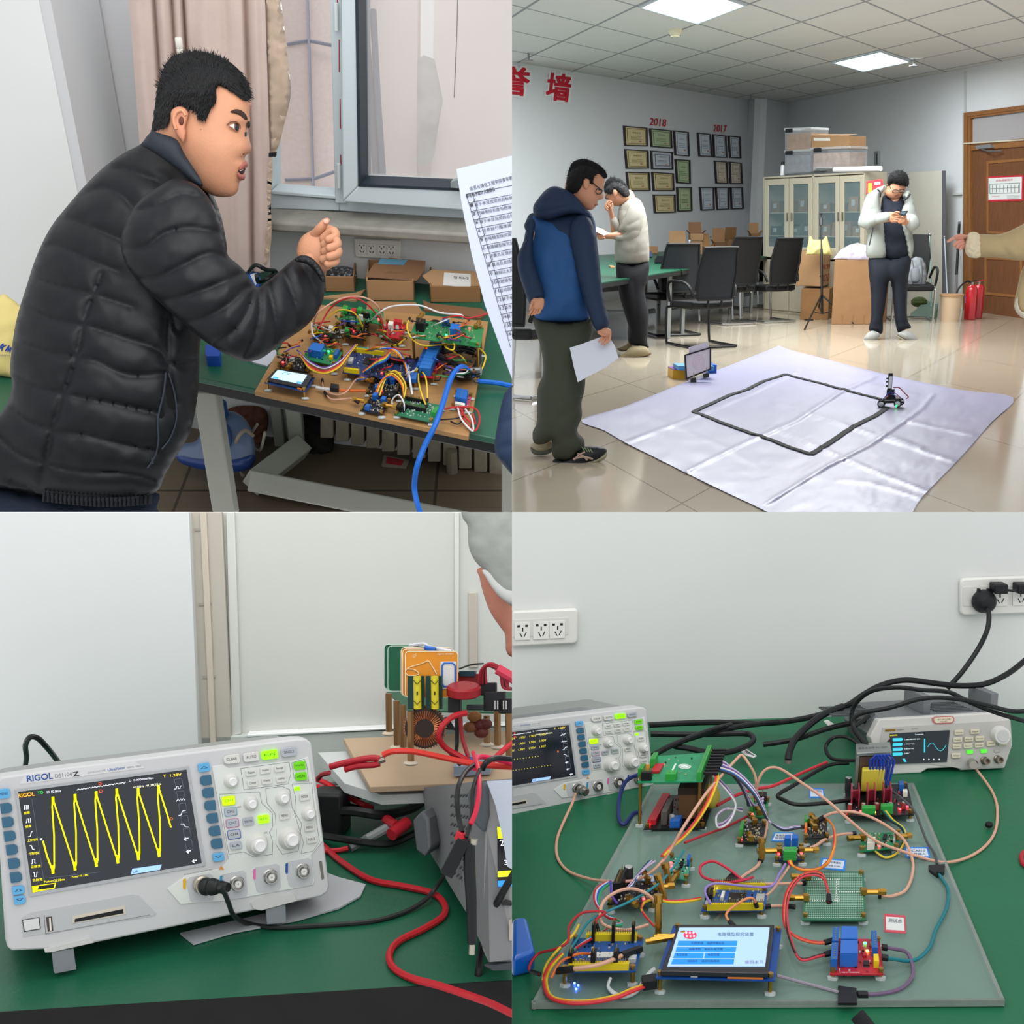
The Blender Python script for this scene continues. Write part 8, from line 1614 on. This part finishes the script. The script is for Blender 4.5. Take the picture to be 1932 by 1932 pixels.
# acrylic plate
pq4=[(1003,1892),(1896,1887),(1724,1477),(1230,1480)]
t=T('acrylic_plate','large clear acrylic plate carrying all circuit modules on the green bench','plate',T4.at(1440,1895));h4=.0085
ac=mat('#90aca2',.12,alpha=.42,name='acrylic',var=.06,vs=6);MB().slab(T4,pq4,.0015,h4).build('sheet',ac,t);m=MB();e=[T4.at(x,y,h4)for x,y in pq4]
for k in range(4):a,b=e[k],e[(k+1)%4];d=(b-a).normalized();s_=U4.cross(d);m.prism([a,b,b+s_*.004,a+s_*.004],-U4*(h4-.0012))
m.build('frosted_edge',mat('#9fa39e',.5,alpha=.8,var=.1,vs=40),t)
B4=T4.off(h4);HS[0]=.6
def mk4(*a,**k):return module(B4,*a,**k)
Qc,tc=mk4('terminal_board','green terminal board raised highest on tall brass posts over the red-lit supply',[(1203,1476),(1325,1474),(1346,1419),(1232,1427)],.115,'#1f8a5c',[('term',.94,.5,.07,.95,.012),('term',.0,.25,.07,.22,.014),('term',.1,.65,.08,.25,.014),('term',.5,.1,.16,.14,.010),('hdr',.12,.08,.16,.08,.012),('red',.2,.45,.14,.3,.004),('led',.2,.5,0,0,0),('led',.15,.35,0,0,0),('led',.25,.62,0,0,0),('cap',.03,.48,.004,0,.009,'#c98a40')],n=15,seed=31,us=((.02,.1),(.95,.06),(.98,.94)))
m=MB();m.lathe(Qc.at(.62,.52,.0003),Qc.n,[(.009,0),(.009,.0003),(.0075,.0003),(.0075,0)],20);m.lathe(Qc.at(.62,.52,.0003),Qc.n,[(.005,0),(.005,.0003)],14);Qc.box(m,.45,.5,.03,.3,.0002);m.build('white_print',mat('#d5e2da',.5),tc)
for k in range(9):p=Qc.at(.98,.08+k*.1,.006);MB().box(p+Qc.u*.012,(Qc.u,Qc.v,Qc.n),(.02,.0035,.0035)).build('plug_housing',BLKP,tc)
Qp,tp=mk4('supply_board','black supply board with glowing red lights and transformer under the terminal board',[(1214,1564),(1330,1562),(1350,1500),(1250,1500)],.008,'#17181a',[('red',.1,.5,.14,.8,.008),('metal',.3,.3,.1,.4,.02,'#5a5450'),('blueterm',.5,.1,.16,.18,.01),('cap',.42,.15,.004,0,.012,'#8f8f8c')]+[('led',.06+.03*(k%2),.1+.13*k,0,0,0)for k in range(6)]+[('led',.14,.2+.15*k,0,0,0)for k in range(5)],seed=32,n=60,spark=['#b9b9b2','#c9303a','#8f8a7a','#d8505a'])
m=MB();Qp.box(m,.72,.5,.42,.62,.036,.004);tr=m.build('transformer_core',mat('#6f4f34',.35,.5,var=.15,vs=20),tp,bev=.001);m=MB();Qp.box(m,.72,.5,.44,.64,.01,.04);m.build('core_top',mat('#2b1f18',.5),tp);m=MB().ball(Qp.at(1.0,.55,.02),.014,14,(.9,1,1.3));m.build('winding_tape',mat('#c9bb4e',.5),tp)
Qs,ts=mk4('supply_board','long black supply board with pink-lit heatsinks and steel transformer, back right',[(1596,1540),(1725,1537),(1712,1478),(1594,1484)],.02,'#15171a',[('term',.33,.08,.2,.1,.01),('term',.6,.08,.18,.1,.012),('blueterm',.88,.82,.08,.14,.01),('white',.92,.6,.07,.1,.008),('cap',.05,.9,.005,0,.018),('led',.02,.12,0,0,0),('led',.22,.12,0,0,0),('led',.42,.08,0,0,0,None,'y'),('led',.68,.12,0,0,0),('led',.8,.15,0,0,0),('led',.92,.22,0,0,0)],seed=33,n=70,spark=['#b9b9b2','#c9303a','#17181a','#d8707a'])
for k in range(3):
 m=MB()
 for s_ in(-.055,.055):Qs.box(m,.14+.24*k+s_,.42,.02,.3,.024)
 Qs.box(m,.14+.24*k,.5,.1,.05,.016);m.build('heatsink',mat('#b8455c',.35,.5),ts)  # red LED glow put into the metal colour as pink
for k in range(5):comp(Qs,ts,'cap',.06+.2*k,.2,.0032,0,.009,'#8a3a3a')
m=MB();Qs.box(m,.42,.95,.55,.36,.006,.055);Qs.box(m,.42,.95,.55,.36,.004,.0);
for s_ in(-.25,.25):Qs.box(m,.42+s_,.95,.05,.36,.056)
m.build('transformer_frame',mat('#8d9290',.35,.6),ts,bev=.001);m=MB();Qs.box(m,.42,.95,.44,.34,.05,.004);m.build('core_faces',mat('#5d4a40',.4,.4),ts);m=MB();Qs.box(m,.42,.7,.36,.12,.034,.006);m.build('yellow_tape',mat('#c2b43c',.5),ts,bev=.002)
for k in range(5):p=Qs.at(.36+.05*k,.66,.05);MB().tube([p+U4*-.03,p+U4*.004,p+Qs.u*.008+U4*.012,p+Qs.u*.016+U4*.002,p+Qs.u*.01-U4*.035],.0016,6).build('blue_wire',mat('#1b3fa8',.4),ts)
m=MB();m.text(Pl(Qs.at(.42,.95,.0612),U4),'隔离变压器 AC 220V',pix(Qs.at(.18,.9,.062)),pix(Qs.at(.64,.9,.062)),3,.0006);m.build('white_print',mat('#3f4446',.5),ts,smooth=0)
mk4('amplifier_board','small green module with coax socket and green terminal behind the black one',[(1412,1541),(1446,1541),(1450,1508),(1416,1508)],.012,'#1f7a48',[('term',.12,.5,.2,.4,.01),('sma',.5,.3,0,-1,.014),('hdr',.65,.85,.5,.25,.012),('led',.2,.1,0,0,0),('red',.2,.9,.1,.1,.008)],seed=34,n=30)
mk4('amplifier_board','black module with two upright brass sockets left of the centre label',[(1392,1589),(1438,1589),(1444,1552),(1403,1552)],.012,'#17181c',[('term',.04,.5,.14,.45,.011),('sma',.5,.95,0,.6,.012),('sma',.5,.1,0,.6,.012),('led',.1,.1,0,0,0)],seed=35,n=60)
mk4('amplifier_board','black module with red-lit terminal and tall brass socket right of centre',[(1518,1582),(1563,1580),(1559,1548),(1519,1549)],.02,'#17181c',[('term',.03,.75,.14,.3,.012),('orange',.04,.4,.12,.25,.01),('sma',.4,.5,0,.3,.018),('led',.08,.15,0,0,0),('sma',.45,.9,0,.6,.016)],seed=36,n=60)
mk4('amplifier_board','small module with two blue trimmers and brass connectors on both sides, plate centre',[(1463,1623),(1517,1622),(1514,1597),(1468,1598)],.014,'#1a2447',[('trim',.38,1.05,.26,.3,.014),('trim',.68,1.05,.26,.3,.014),('term',.5,.15,.46,.4,.012),('sma',0,.5,-1,0,.026),('sma',1,.5,1,0,.02),('led',.08,.4,0,0,0),('led',.92,.4,0,0,0)],seed=37,n=50)
mk4('amplifier_board','long green amplifier module below the pink-lit supply board',[(1622,1606),(1694,1600),(1698,1570),(1626,1572)],.014,'#1c7c50',[('white',.28,.2,.2,.35,.01),('led',.5,.15,0,0,0),('sma',-.02,.6,-1,0,.018),('sma',1.02,.55,1,0,.016),('chip',.62,.65,.1,.3,.003),('metal',.88,.5,.06,.45,.005)],seed=38,n=90)
mk4('converter_board','green and white patterned module tilted at the left of the plate centre',[(1256,1652),(1296,1660),(1305,1624),(1266,1614)],.018,'#3f8f72',[('led',.15,.45,0,0,0),('led',.1,.6,0,0,0),('trim',.9,.8,.12,.3,.01),('trim',.02,.1,.1,.3,.01),('cap',.03,.35,.003,0,.007,'#b9bab8'),('chip',.55,.3,.14,.2,.003),('chip',.6,.65,.14,.2,.003),('sma',.5,-.02,0,-1,.024),('orange',.5,.95,.003,0,.006,'#a0582a')],seed=39,n=90,spark=['#cfd6cf','#17181a','#8fb8a4'])
mk4('mixer_board','black module with dark screw terminals at the left edge of the plate',[(1145,1706),(1236,1701),(1245,1664),(1166,1659)],.022,'#16171b',[('hdr',.15,.5,.16,.6,.02),('sma',.7,.95,0,1,.018),('sma',1.0,.6,1,0,.02),('sma',.5,-.05,.5,-1,.012),('led',.75,.1,0,0,0),('orange',.5,.08,.1,.04,.002),('cap',.25,1.0,.006,0,.018)],seed=40,n=80)
hd=lambda v:('yhdr',.53,v,.88,.075,.0085)
mk4('microcontroller_board','blue microcontroller board with yellow pin rows in the centre of the plate',[(1323,1718),(1443,1717),(1448,1678),(1338,1676)],.018,'#1d4c94',[hd(.02),hd(.98),('chip',.52,.5,.28,.5,.002),('hdr',.06,.6,.12,.35,.008),('yellow',.13,.72,.03,.25,.009),('usb',.07,.25,.08,.2,.004),('metal',.9,.55,.14,.36,.002),('white',.28,.55,.05,.3,.006),('led',.1,.9,0,0,0,None,'w')],seed=41,n=60)
mk4('microcontroller_board','blue board with yellow pin rows and silver sticker at the front left corner',[(1057,1834),(1200,1832),(1215,1770),(1082,1770)],.032,'#1a4a8c',[('yhdr',.5,.06,.8,.09,.008),('yhdr',.55,.95,.72,.09,.008),('metal',.5,.47,.4,.16,.0015,'#c6c8c2'),('usb',.92,.3,.1,.14,.005),('metal',.88,.5,.1,.18,.003)]+[('hdr',.12+.3*k,.12,.06,.14,.02)for k in range(3)]+[('hdr',.3+.28*k,.9,.04,.12,.022)for k in range(3)],seed=42,n=60)
for x,y in((1084,1855),(1091,1859),(1087,1866)):MB().ball(B4.at(x,y,.002),.0012,8).build('glow_led',mat('#3a6bff',.3,emit=25),label='%s tiny blue light glowing under the front left blue board'%{1084:'upper left',1091:'right',1087:'lowest'}[x],cat='light')
Qf,tf=mk4('perforated_board','green perforated prototype board with solder rows, right of the plate centre',[(1513,1736),(1635,1736),(1630,1644),(1522,1644)],.014,'#2f6b52',[('sma',-.01,.38,-1,0,.018),('sma',-.01,.82,-1,0,.018),('sma',1.01,.5,1,0,.024)],seed=43,n=0)
m=MB()
for i in range(30):
 for j in range(27):p=Qf.at(.05+.9*i/29,.05+.9*j/26,.0002);m.add([p+Qf.u*.0010*math.cos(a)+Qf.v*.0012*math.sin(a)for a in(0,1.57,3.14,4.71)],[[0,1,2,3]])
m.build('solder_pads',mat('#b5cbbb',.4),tf,kind='stuff',smooth=0);m=MB()
for i in range(14):
 for(u,v)in((.06+i*.04,.38),(.06+i*.04,.82),(.58+i*.03,.55),(.52,.38+i*.033),(.55,.35+i*.035)):m.ball(Qf.at(u,v,.0005),.0009,5)
m.build('solder_beads',mat('#c9d0c8',.3,.6),tf,kind='stuff')
Qr,tr_=mk4('relay_module','red twin relay module with two blue relays and green light at the front right',[(1566,1838),(1667,1838),(1660,1772),(1571,1770)],.014,'#b02434',[('led',.68,.84,0,0,0,None,'g'),('led',.72,.62,0,0,0,None,'y'),('blueterm',.86,.72,.11,.5,.012),('yellow',.87,.26,.1,.2,.009),('chip',.68,.25,.1,.12,.003),('red',.66,.5,.08,.08,.003),('blueterm',.06,.32,.13,.46,.014),('blueterm',.06,.8,.13,.4,.014)],seed=44,n=40,spark=['#c9b8b0','#17181a','#8a3038'])
for v,nn in((.36,0),(.76,1)):m=MB();Qr.box(m,.34,v,.34,.36,.018);b=m.build('relay',mat('#1f66c0',.35),tr_,bev=.0006)
MB().text(Pl(Qr.at(0,0,.0003),U4),'2 RELAY MODULE',pix(Qr.at(.18,.03,0)),pix(Qr.at(.55,.03,0)),2.4,0).build('white_print',mat('#e2c8c4',.5),tr_,smooth=0)
# LCD
Ql,tl=mk4('display_module','large lit touchscreen on brass posts at the front of the acrylic plate',[(1237,1845),(1462,1850),(1475,1752),(1270,1746)],.034,'#17458c',[('orange',.75,.035,.3,.05,.002),('white',.32,.04,.06,.04,.002),('led',.32,.04,0,0,0,None,'w')],seed=45,n=0,cat='display',us=((.03,.05),(.96,.06),(.97,.95),(.05,.95)))
PLc=Pl(Ql.at(.5,.5,.0075),U4)
MB().slab(PLc,[(1246,1832),(1449,1836),(1461,1744),(1280,1744)],-.006,0).build('bezel',mat('#2a2a30',.15),tl,bev=.001)
ss=MB().slab(PLc,[(1259,1823),(1443.5,1823),(1452,1749.5),(1282,1750)],0,.0006).build('screen',mat('#9fbfe0',.25,emit=.5),tl)
def lz(x,y):return(1240+x*.1677,1608+y*.1677)
m=MB()
for q in(((238,995),(905,995),(895,1050),(225,1050)),((218,1065),(890,1065),(882,1117),(206,1117)),((198,1130),(525,1130),(515,1190),(180,1190)),((540,1130),(876,1130),(868,1190),(528,1190)),((175,1203),(867,1203),(858,1258),(155,1258))):m.slab(PLc,[lz(*p)for p in q],.0006,.0009)
m.build('menu_bars',mat('#0a84d8',.3,emit=.45),ss);MB().text(PLc,'电路模型探究装置',lz(680,942),lz(1085,942),7,.001).build('title_text',mat('#5a7390',.4),ss,smooth=0);MB().text(PLc,'返回主页',lz(985,1252),lz(1195,1250),6,.001).build('corner_text',mat('#7a6f98',.4),ss,smooth=0)
m=MB()
for a,b,x0,x1 in(('开路故障',1035,380,520),('短路故障检测',1035,560,750),('电路参数',1100,360,490),('未知负载测量',1100,530,740),('电压测量',1165,215,340),('电阻测量',1165,570,700),('综合检测',1235,340,450),('返回功能菜单',1235,500,700)):m.text(PLc,a,lz(x0,b),lz(x1,b),4.5,.0012)
m.build('menu_text',mat('#15508f',.4),ss,smooth=0)
m=MB()
for i in range(3):
 for j in range(2):c=lz(335+i*40+j*6-8,905+j*38);m.slab(PLc,[(c[0]-2.4,c[1]),(c[0],c[1]-2.6),(c[0]+2.4,c[1]),(c[0],c[1]+2.6)],.0008,.0011)
m.mt(1);m.slab(PLc,[(lz(370,930)[0]+12.5*math.cos(a),lz(370,930)[1]+7.5*math.sin(a))for a in[k*.35 for k in range(18)]],.0006,.0009);m.build('crest',[mat('#e8c8d4',.4,emit=.6),mat('#c43a5a',.4,emit=.6)],ss)
# labels stuck on the plate
def lbl(q,lab,l1,l2,c='#2f7fd0',w='#c9d6e4'):
 t=T('paper_label',lab,'label',B4.at(*q[0]));MB().slab(B4,q,0,.0006).build('border',mat(c,.5),t);cx=sum(p[0]for p in q)/4;cy=sum(p[1]for p in q)/4
 i_=[(cx+(x-cx)*.84,cy+(y-cy)*.72)for x,y in q];MB().slab(B4,i_,.0006,.001).build('sheet',mat(w,.5),t);m=MB()
 for s_,k in((l1,.42),(l2,.85)):
  if s_:a=lerp(i_[3],i_[0],k);b=lerp(i_[2],i_[1],k);m.text(B4,s_,lerp(a,b,.12),lerp(a,b,.88),(i_[0][1]-i_[3][1])*.3,.0013)
 m.build('handwriting',mat('#3a4560',.6),t,smooth=0)
lbl([(1454,1587),(1499,1588),(1499,1570),(1460,1570)],'blue-rimmed handwritten label behind the two blue trimmers','自激放大器','自动控制');lbl([(1545,1638),(1594,1643),(1597,1622),(1550,1618)],'blue-rimmed handwritten label just behind the perforated board','乙类功率放大','60mA档 0.04V')
lbl([(1708,1618),(1756,1618),(1752,1598),(1706,1598)],'blue-rimmed handwritten label at the right edge of the plate','VCA810','信号输入');lbl([(1193,1668),(1234,1669),(1242,1650),(1202,1648)],'blue-rimmed handwritten label at the left above the black module','AD8307','输入');lbl([(1527,1505),(1556,1505),(1554,1487),(1527,1487)],'small blue-rimmed label at the back of the plate under looping wires','AD9959','')
lbl([(1669,1758),(1710,1761),(1708,1727),(1668,1724)],'pink-rimmed handwritten label between perforated board and relay module','测试点','','#c4485a','#d3d8d4')
m=MB().slab(B4,[(1752,1632),(1783,1630),(1782,1645),(1768,1651),(1753,1640)],0,.004);m.mt(0);m.build('black_tape',mat('#1a1b1e',.5),label='crumpled black tape holding wires at the right edge of the plate',cat='tape')
m=MB().slab(B4,[(1581,1892),(1617,1892),(1616,1864),(1581,1859)],0,.003);m.build('black_tape',mat('#1a1b1e',.4),label='black tape patch over the cable at the front of the plate',cat='tape')
m=MB();m.tube([T4.at(1613,1920,.002),T4.at(1645,1960,.002)],.012,8,.15);m.build('black_tape',mat('#1a1b1d',.5),label='dark strip of tape on the bench below the plate front edge',cat='tape')
m=MB().ball(T4.at(1866,1556,.006),.006,8,(1,.8,.8));m.build('rubber_scrap',mat('#141414',.6),label='tiny black scrap on the green bench near the right edge',cat='scrap')
# battery
t=T('battery_pack','blue shrink-wrapped battery pack at the left edge of the bench','battery',T4.at(980,1800))
m=MB();c0=T4.at(955,1802);a=V((1,.35,0)).normalized();b=U4.cross(a)
m.slab(T4,[(900,1748),(988,1727),(996,1733),(1009,1790),(1004,1797),(900,1822)],0,.026)
m.build('wrapped_cells',mat('#0f5fc0',.22,coat=.5),t,smooth=60,bev=.005,segs=4)
m=MB().slab(T4.off(.006),[(984,1812),(996,1802),(1004,1812),(992,1824)],-.005,.003);m.build('battery_plug',mat('#2a1b18',.5),label='small dark plug beside the blue battery pack',cat='connector')
# wires
def j4(pts,c,lab,r=.0015,**k):return wire(B4,pts,c,r,'jumper_wire',lab,'wire',**k)
cx='#cf9f88'
def coax(pts,lab,r=.002,**k):return wire(T4,pts,cx,r,'coax_cable',lab,'cable',**k)
coax([(1086,1496,.05),(1080,1515,.03),(1066,1545,.015),(1052,1580,.004),(1050,1610,.004),(1060,1632,.004),(1080,1648,.006),(1120,1660,.02),(1160,1663,.04),(1200,1660,.045),(1235,1640,.045),(1262,1608,.05),(1290,1560,.1),(1330,1500,.13),(1360,1465,.13),(1390,1432,.13),(1400,1425,.13),(1412,1440,.12),(1425,1465,.09),(1428,1500,.05)],'longest pale coax from the left-edge oscilloscope arching up to the green module')
coax([(1842,1452,.02),(1860,1475,.01),(1875,1500,.004),(1882,1530,.004),(1877,1570,.004),(1855,1600,.004),(1820,1620,.004),(1780,1627,.012),(1740,1618,.02),(1700,1605,.03),(1650,1585,.05),(1600,1545,.09),(1560,1510,.12),(1510,1475,.13),(1470,1450,.13),(1445,1452,.12),(1430,1475,.09),(1426,1510,.04)],'long pale coax from the signal generator looping over the plate')
coax([(1545,1548,.05),(1570,1534,.07),(1610,1532,.07),(1650,1545,.06),(1690,1570,.05),(1710,1592,.03),(1722,1625,.02),(1720,1655,.02),(1708,1680,.02),(1686,1690,.02),(1670,1691,.02),(1657,1690,.02)],'pale coax curving round to the right socket of the perforated board',ends=('#1a1b1d',4))
coax([(1615,1573,.03),(1590,1574,.03),(1560,1582,.03),(1540,1595,.03),(1522,1603,.03)],'short pale coax between the blue-trimmer module and the long green module',ends=('#1a1b1d',3));coax([(1437,1618,.03),(1428,1635,.02),(1400,1655,.02),(1395,1668,.02),(1440,1668,.03),(1500,1667,.03),(1520,1666,.03)],'pale coax passing behind the centre microcontroller board',ends=('#1a1b1d',4));coax([(1440,1710,.02),(1470,1709,.02),(1500,1711,.025)],'short pale coax into the left lower socket of the perforated board',.0018,ends=('#1a1b1d',4));coax([(1447,1548,.03),(1446,1565,.02),(1440,1590,.02)],'short pale coax hanging between the two left brass-socket modules',.0017)
coax([(1242,1715,.05),(1225,1690,.08),(1195,1677,.09),(1165,1682,.09),(1140,1700,.08),(1132,1725,.07),(1140,1745,.06),(1180,1755,.05),(1222,1745,.04)],'pale coax forming a big loop over the front left modules');coax([(1208,1790,.05),(1180,1800,.06),(1130,1820,.07),(1075,1829,.06),(1050,1832,.05)],'pale coax crossing the front left blue board',.0022,ends=('#1a1b1d',8))
coax([(1493,1628,.03),(1475,1655,.03),(1445,1690,.03),(1380,1710,.005),(1350,1735,.005)],'pale coax passing under the centre microcontroller board',.0016)
for k,(x,y,h,dx,dz)in enumerate(((1242,1752,.03,0,.03),(1240,1768,.03,.02,0),(1437,1615,.03,0,.018),(1262,1668,.03,-.004,.02),(1252,1690,.03,-.006,.02),(1228,1775,.03,.03,.005))):
 p=B4.at(x,y,h*.6);q=p+V((dx,0,dz));m=MB();m.cyl(p,q,.0042,seg=6);m.cyl(q,q+(q-p)*.3,.0052,seg=12);m.cyl(p-(q-p)*.2,p,.0036,seg=12);m.build('coax_adapter',GOLD,label=['upright brass coax adapter left of the large touchscreen','sideways brass adapter low at the left of the large touchscreen','brass tee adapter left of the blue-trimmer module','upper brass adapter under the patterned green module','middle brass adapter in the chain left of centre','brass adapter touching the corner of the large touchscreen'][k],cat='connector')
for k,(c,o)in enumerate((('#c9303a',0),('#d0662a',2.4),('#d9b92a',4.8))):
 n_=('red','orange','yellow')[k];j4([(1347+o*.3,1455,.12),(1350+o,1470,.12),(1330+o,1520,.1),(1295+o,1570,.06),(1262+o,1600,.04),(1248+o,1615,.04)],c,n_+' wire slanting down left from the raised terminal board')
 if k!=1:j4([(1322,1694+o*.5,.02),(1300,1698+o*.5,.03),(1265,1700+o*.5,.03),(1235,1695+o*.5,.04),(1215,1702+o*.4,.03),(1212,1720,.03),(1235,1748,.02)],c,n_+' wire from the centre microcontroller board running left')
 j4([(1060+o*.4,1800,.04),(1035+o,1825,.03),(1026+o,1850,.01),(1035+o*.8,1880-o*.4,.008),(1065,1892-o,.008),(1110,1893-o,.01),(1160,1884-o,.015),(1190,1872-o,.02),(1215,1862-o*.6,.02)],c,n_+' wire sweeping round the front left corner to the black plug',.0018)
m=MB();q=Quad(B4,[(1213,1870),(1240,1866),(1238,1852),(1210,1856)],.008);q.box(m,.5,.5,1,1,.01);m.build('plug_housing',BLKP,label='black connector housing at the left front post of the large touchscreen',cat='connector')
for k in range(4):j4([(1236,1826+k,.03),(1222,1838+k*1.2,.02),(1200,1868+k*1.5,.006),(1170,1877+k*1.5,.006),(1148,1862+k,.01),(1152,1845,.02)],'#c3c7c8',['outermost','second','third','innermost'][k]+' strand of the white ribbon curling left of the large touchscreen',.0016)
for k,(c,n_)in enumerate((('#b8262e','red'),('#d65a3a','light red'),('#3a1a1c','dark brown'),('#c43a44','second red'))):
 o=k*2.2;j4([(1572,1773+(k>1)*18+o,.018),(1545,1778+(k>1)*20+o,.015),(1510,1770+(k>1)*34+o,.015),(1486+o,1755+(k>1)*18,.015),(1478+o,1730,.02),(1482+o,1690,.03),(1500+o,1660,.04),(1530,1645+o,.04),(1552,1650+o,.04),(1562,1680,.03),(1563+k,1702,.02)],c,n_+' wire of the bundle from the relay module up to the perforated board',.0015,ends=('#1a1b1d',5))
for k,(c,n_,o)in enumerate((('#c02a3a','red',0),('#d9b92a','yellow',3),('#e07a2a','orange',5))):j4([(1487+o,1624,.025),(1492+o,1632+o*.4,.02),(1515,1640+o*.5,.02),(1545,1638+o*.4,.03),(1565,1620+o,.05),(1574+o*.3,1590,.06),(1572,1560,.06),(1560,1545,.05)],c,n_+' wire bowing between the blue-trimmer module and the red-lit module')
wcol=(('#b9a8c4','pale lilac'),('#6a4a80','purple'),('#cfcfd2','white'),('#2a5a9a','blue'),('#33333a','black'))
for k,(c,n_)in enumerate(wcol):
 o=k*3;j4([(1345,1432+o,.12),(1370,1440+o,.12),(1395,1470+o*.8,.1),(1410,1500+o,.07),(1425-o,1520,.05),(1440,1505+o,.05)],c,n_+' wire falling from the terminal board to the green module');j4([(1345,1440+o,.12),(1385,1452+o,.12),(1420,1485+o,.1),(1440,1520+o,.06),(1450,1548,.04),(1475,1562+o*.3,.03),(1500,1560+o*.3,.03),(1518,1560,.03)],c,n_+' wire from the terminal board reaching the red-lit module',ends=('#1a1b1d',4)if k==0 else None)
 if k<3:j4([(1345,1458+o,.11),(1375,1490+o,.08),(1388,1520,.06),(1375,1545+o,.04),(1355,1555+o,.03),(1352,1540,.04),(1370,1526,.05),(1400,1525+o,.03)],c,n_+' wire looped in front of the terminal board')
 j4([(1236-o,1625,.04),(1215-o,1640+o,.05),(1195,1662+o,.05),(1180,1680,.04)],c,n_+' wire between patterned green module and left black module')
j4([(1290,1605,.04),(1260,1650,.05),(1225,1680,.06),(1180,1705,.06),(1140,1722,.05),(1110,1740,.05),(1090,1770,.04),(1064,1810,.04)],'#1f7f8c','long teal wire running from the patterned module to the front left board');j4([(1152,1662,.06),(1155,1690,.05),(1165,1705,.04)],'#5a3aa8','violet wire dangling over the left black module')
for k,(c,n_,o)in enumerate((('#2a9a5a','green',0),('#2050b0','blue',4),('#c3c3cf','white',8),('#b8262e','red',12))):
 j4([(1155-o,1665,.05),(1135-o,1680,.05),(1130-o*.5,1705,.04),(1145,1725+o*.4,.03),(1165,1735,.03),(1172,1745-o*.3,.03),(1150,1748,.03),(1120,1765+o*.3,.04),(1085,1790,.04),(1070,1808,.04)],c,n_+' wire twisting down the left edge from black module to blue board')
j4([(1128,1757,.04),(1125,1735,.06),(1142,1721,.06),(1100,1722,.06),(1075,1745,.05),(1072,1775,.05),(1050,1790,.04),(1015,1800,.02),(998,1828,.01),(1018,1838,.02)],'#b0222e','long red wire looping out over the green bench at the left corner',ends=('#1a1b1d',5));j4([(1092,1745,.05),(1080,1765,.05),(1050,1795,.04),(1030,1822,.02),(1024,1850,.01)],'#d9b92a','yellow wire looping over the left end of the front left board');j4([(1115,1800,.05),(1090,1800,.06),(1058,1815,.05),(1040,1845,.03)],'#d0662a','orange wire arching over the front left board')
j4([(1385,1747,.03),(1370,1725,.04),(1400,1700,.05),(1420,1695,.05),(1428,1712,.03)],'#d98a5a','peach wire arching over the centre microcontroller board',ends=('#1a1b1d',4));j4([(1340,1705,.04),(1330,1680,.04),(1350,1667,.04),(1410,1672,.04),(1455,1672,.04),(1470,1650,.03),(1482,1630,.02)],'#8f7ac0','lilac wire running above the centre microcontroller board to the trimmer module')
j4([(1400,1660,.03),(1375,1640,.04),(1345,1625,.05),(1322,1635,.04),(1328,1655,.03),(1370,1665,.03),(1405,1660,.04),(1420,1655,.03)],'#c02a44','red wire ring above the centre microcontroller board',.0018);m=MB().slab(B4.off(.02),[(1366,1660),(1381,1644),(1395,1660)],-.006,0);m.build('black_tape',BLKP,label='black triangle of tape in the red wire ring above the centre board',cat='tape')
j4([(1664,1806,.02),(1690,1810,.018),(1715,1813,.01),(1735,1807,.01),(1755,1785,.006),(1765,1755,.006),(1785,1715,.006),(1789,1680,.006),(1775,1655,.005),(1770,1648,.005)],'#14707a','long teal wire along the right edge of the plate',.0022,ends=('#1a1b1d',4));j4([(1768,1630,.005),(1764,1612,.005),(1750,1590,.01),(1738,1560,.02),(1725,1530,.04),(1700,1505,.05),(1680,1492,.04)],'#4a4d4f','grey wire running from the pink-lit board down to the crumpled tape',.0018)
j4([(1664,1787,.02),(1686,1790,.018),(1708,1795,.012),(1718,1810,.01),(1722,1840,.006),(1700,1865,.004),(1660,1875,.004),(1618,1876,.004)],'#6b5570','grey-purple cable curving below the relay module to the tape patch',.0022,ends=('#1a1b1d',4));j4([(1465,1840,.02),(1500,1850,.01),(1545,1862,.005),(1582,1872,.004)],'#8b8490','grey cable from the large touchscreen to the tape patch',.0018)
for k,(c,n_)in enumerate((('#14202a','black'),('#1f7a5c','green'),('#d9b92a','yellow'))):j4([(1663+k*4,1530,.03),(1680+k*3,1548,.03),(1700+k*2,1562,.02),(1706+k,1580,.01),(1695,1605+k,.006),(1670,1616+k,.006),(1645,1600,.012)],c,n_+' wire looping round the long green amplifier module')
w4([(1230,1460,.09),(1205,1462,.08),(1180,1475,.06),(1168,1510,.03),(1168,1545,.015),(1178,1555,.01),(1195,1535,.02),(1210,1532,.02)],'#23306a',.003,'dark blue and violet ribbon wire bending left of the terminal board posts');w4([(1612,1508,.04),(1560,1515,.04),(1505,1518,.04),(1480,1510,.04),(1468,1500,.04),(1500,1480,.05),(1560,1445,.06),(1600,1440,.05)],bk4,.003,'black cable looped over the back of the plate');w4([(1680,1400,.09),(1660,1440,.07),(1630,1480,.05),(1610,1500,.04)],bk4,.0048,'thick black cable passing in front of the transformer block')
w4([(1292,1590,.03),(1330,1575,.03),(1370,1560,.02),(1410,1540,.02)],'#b0303a',.0018,'red wire lying on the plate towards the green module');w4([(1352,1520,.04),(1390,1500,.05),(1430,1488,.05),(1460,1482,.05),(1520,1455,.05),(1560,1438,.05)],'#c4303c',.0024,'red lead running along the back edge of the plate')
w4([(1945,1600,.004),(1928,1612,.004),(1930,1630,.004),(1945,1640,.004)],'#a81c28',.003,'red lead just entering at the right edge of the bench')
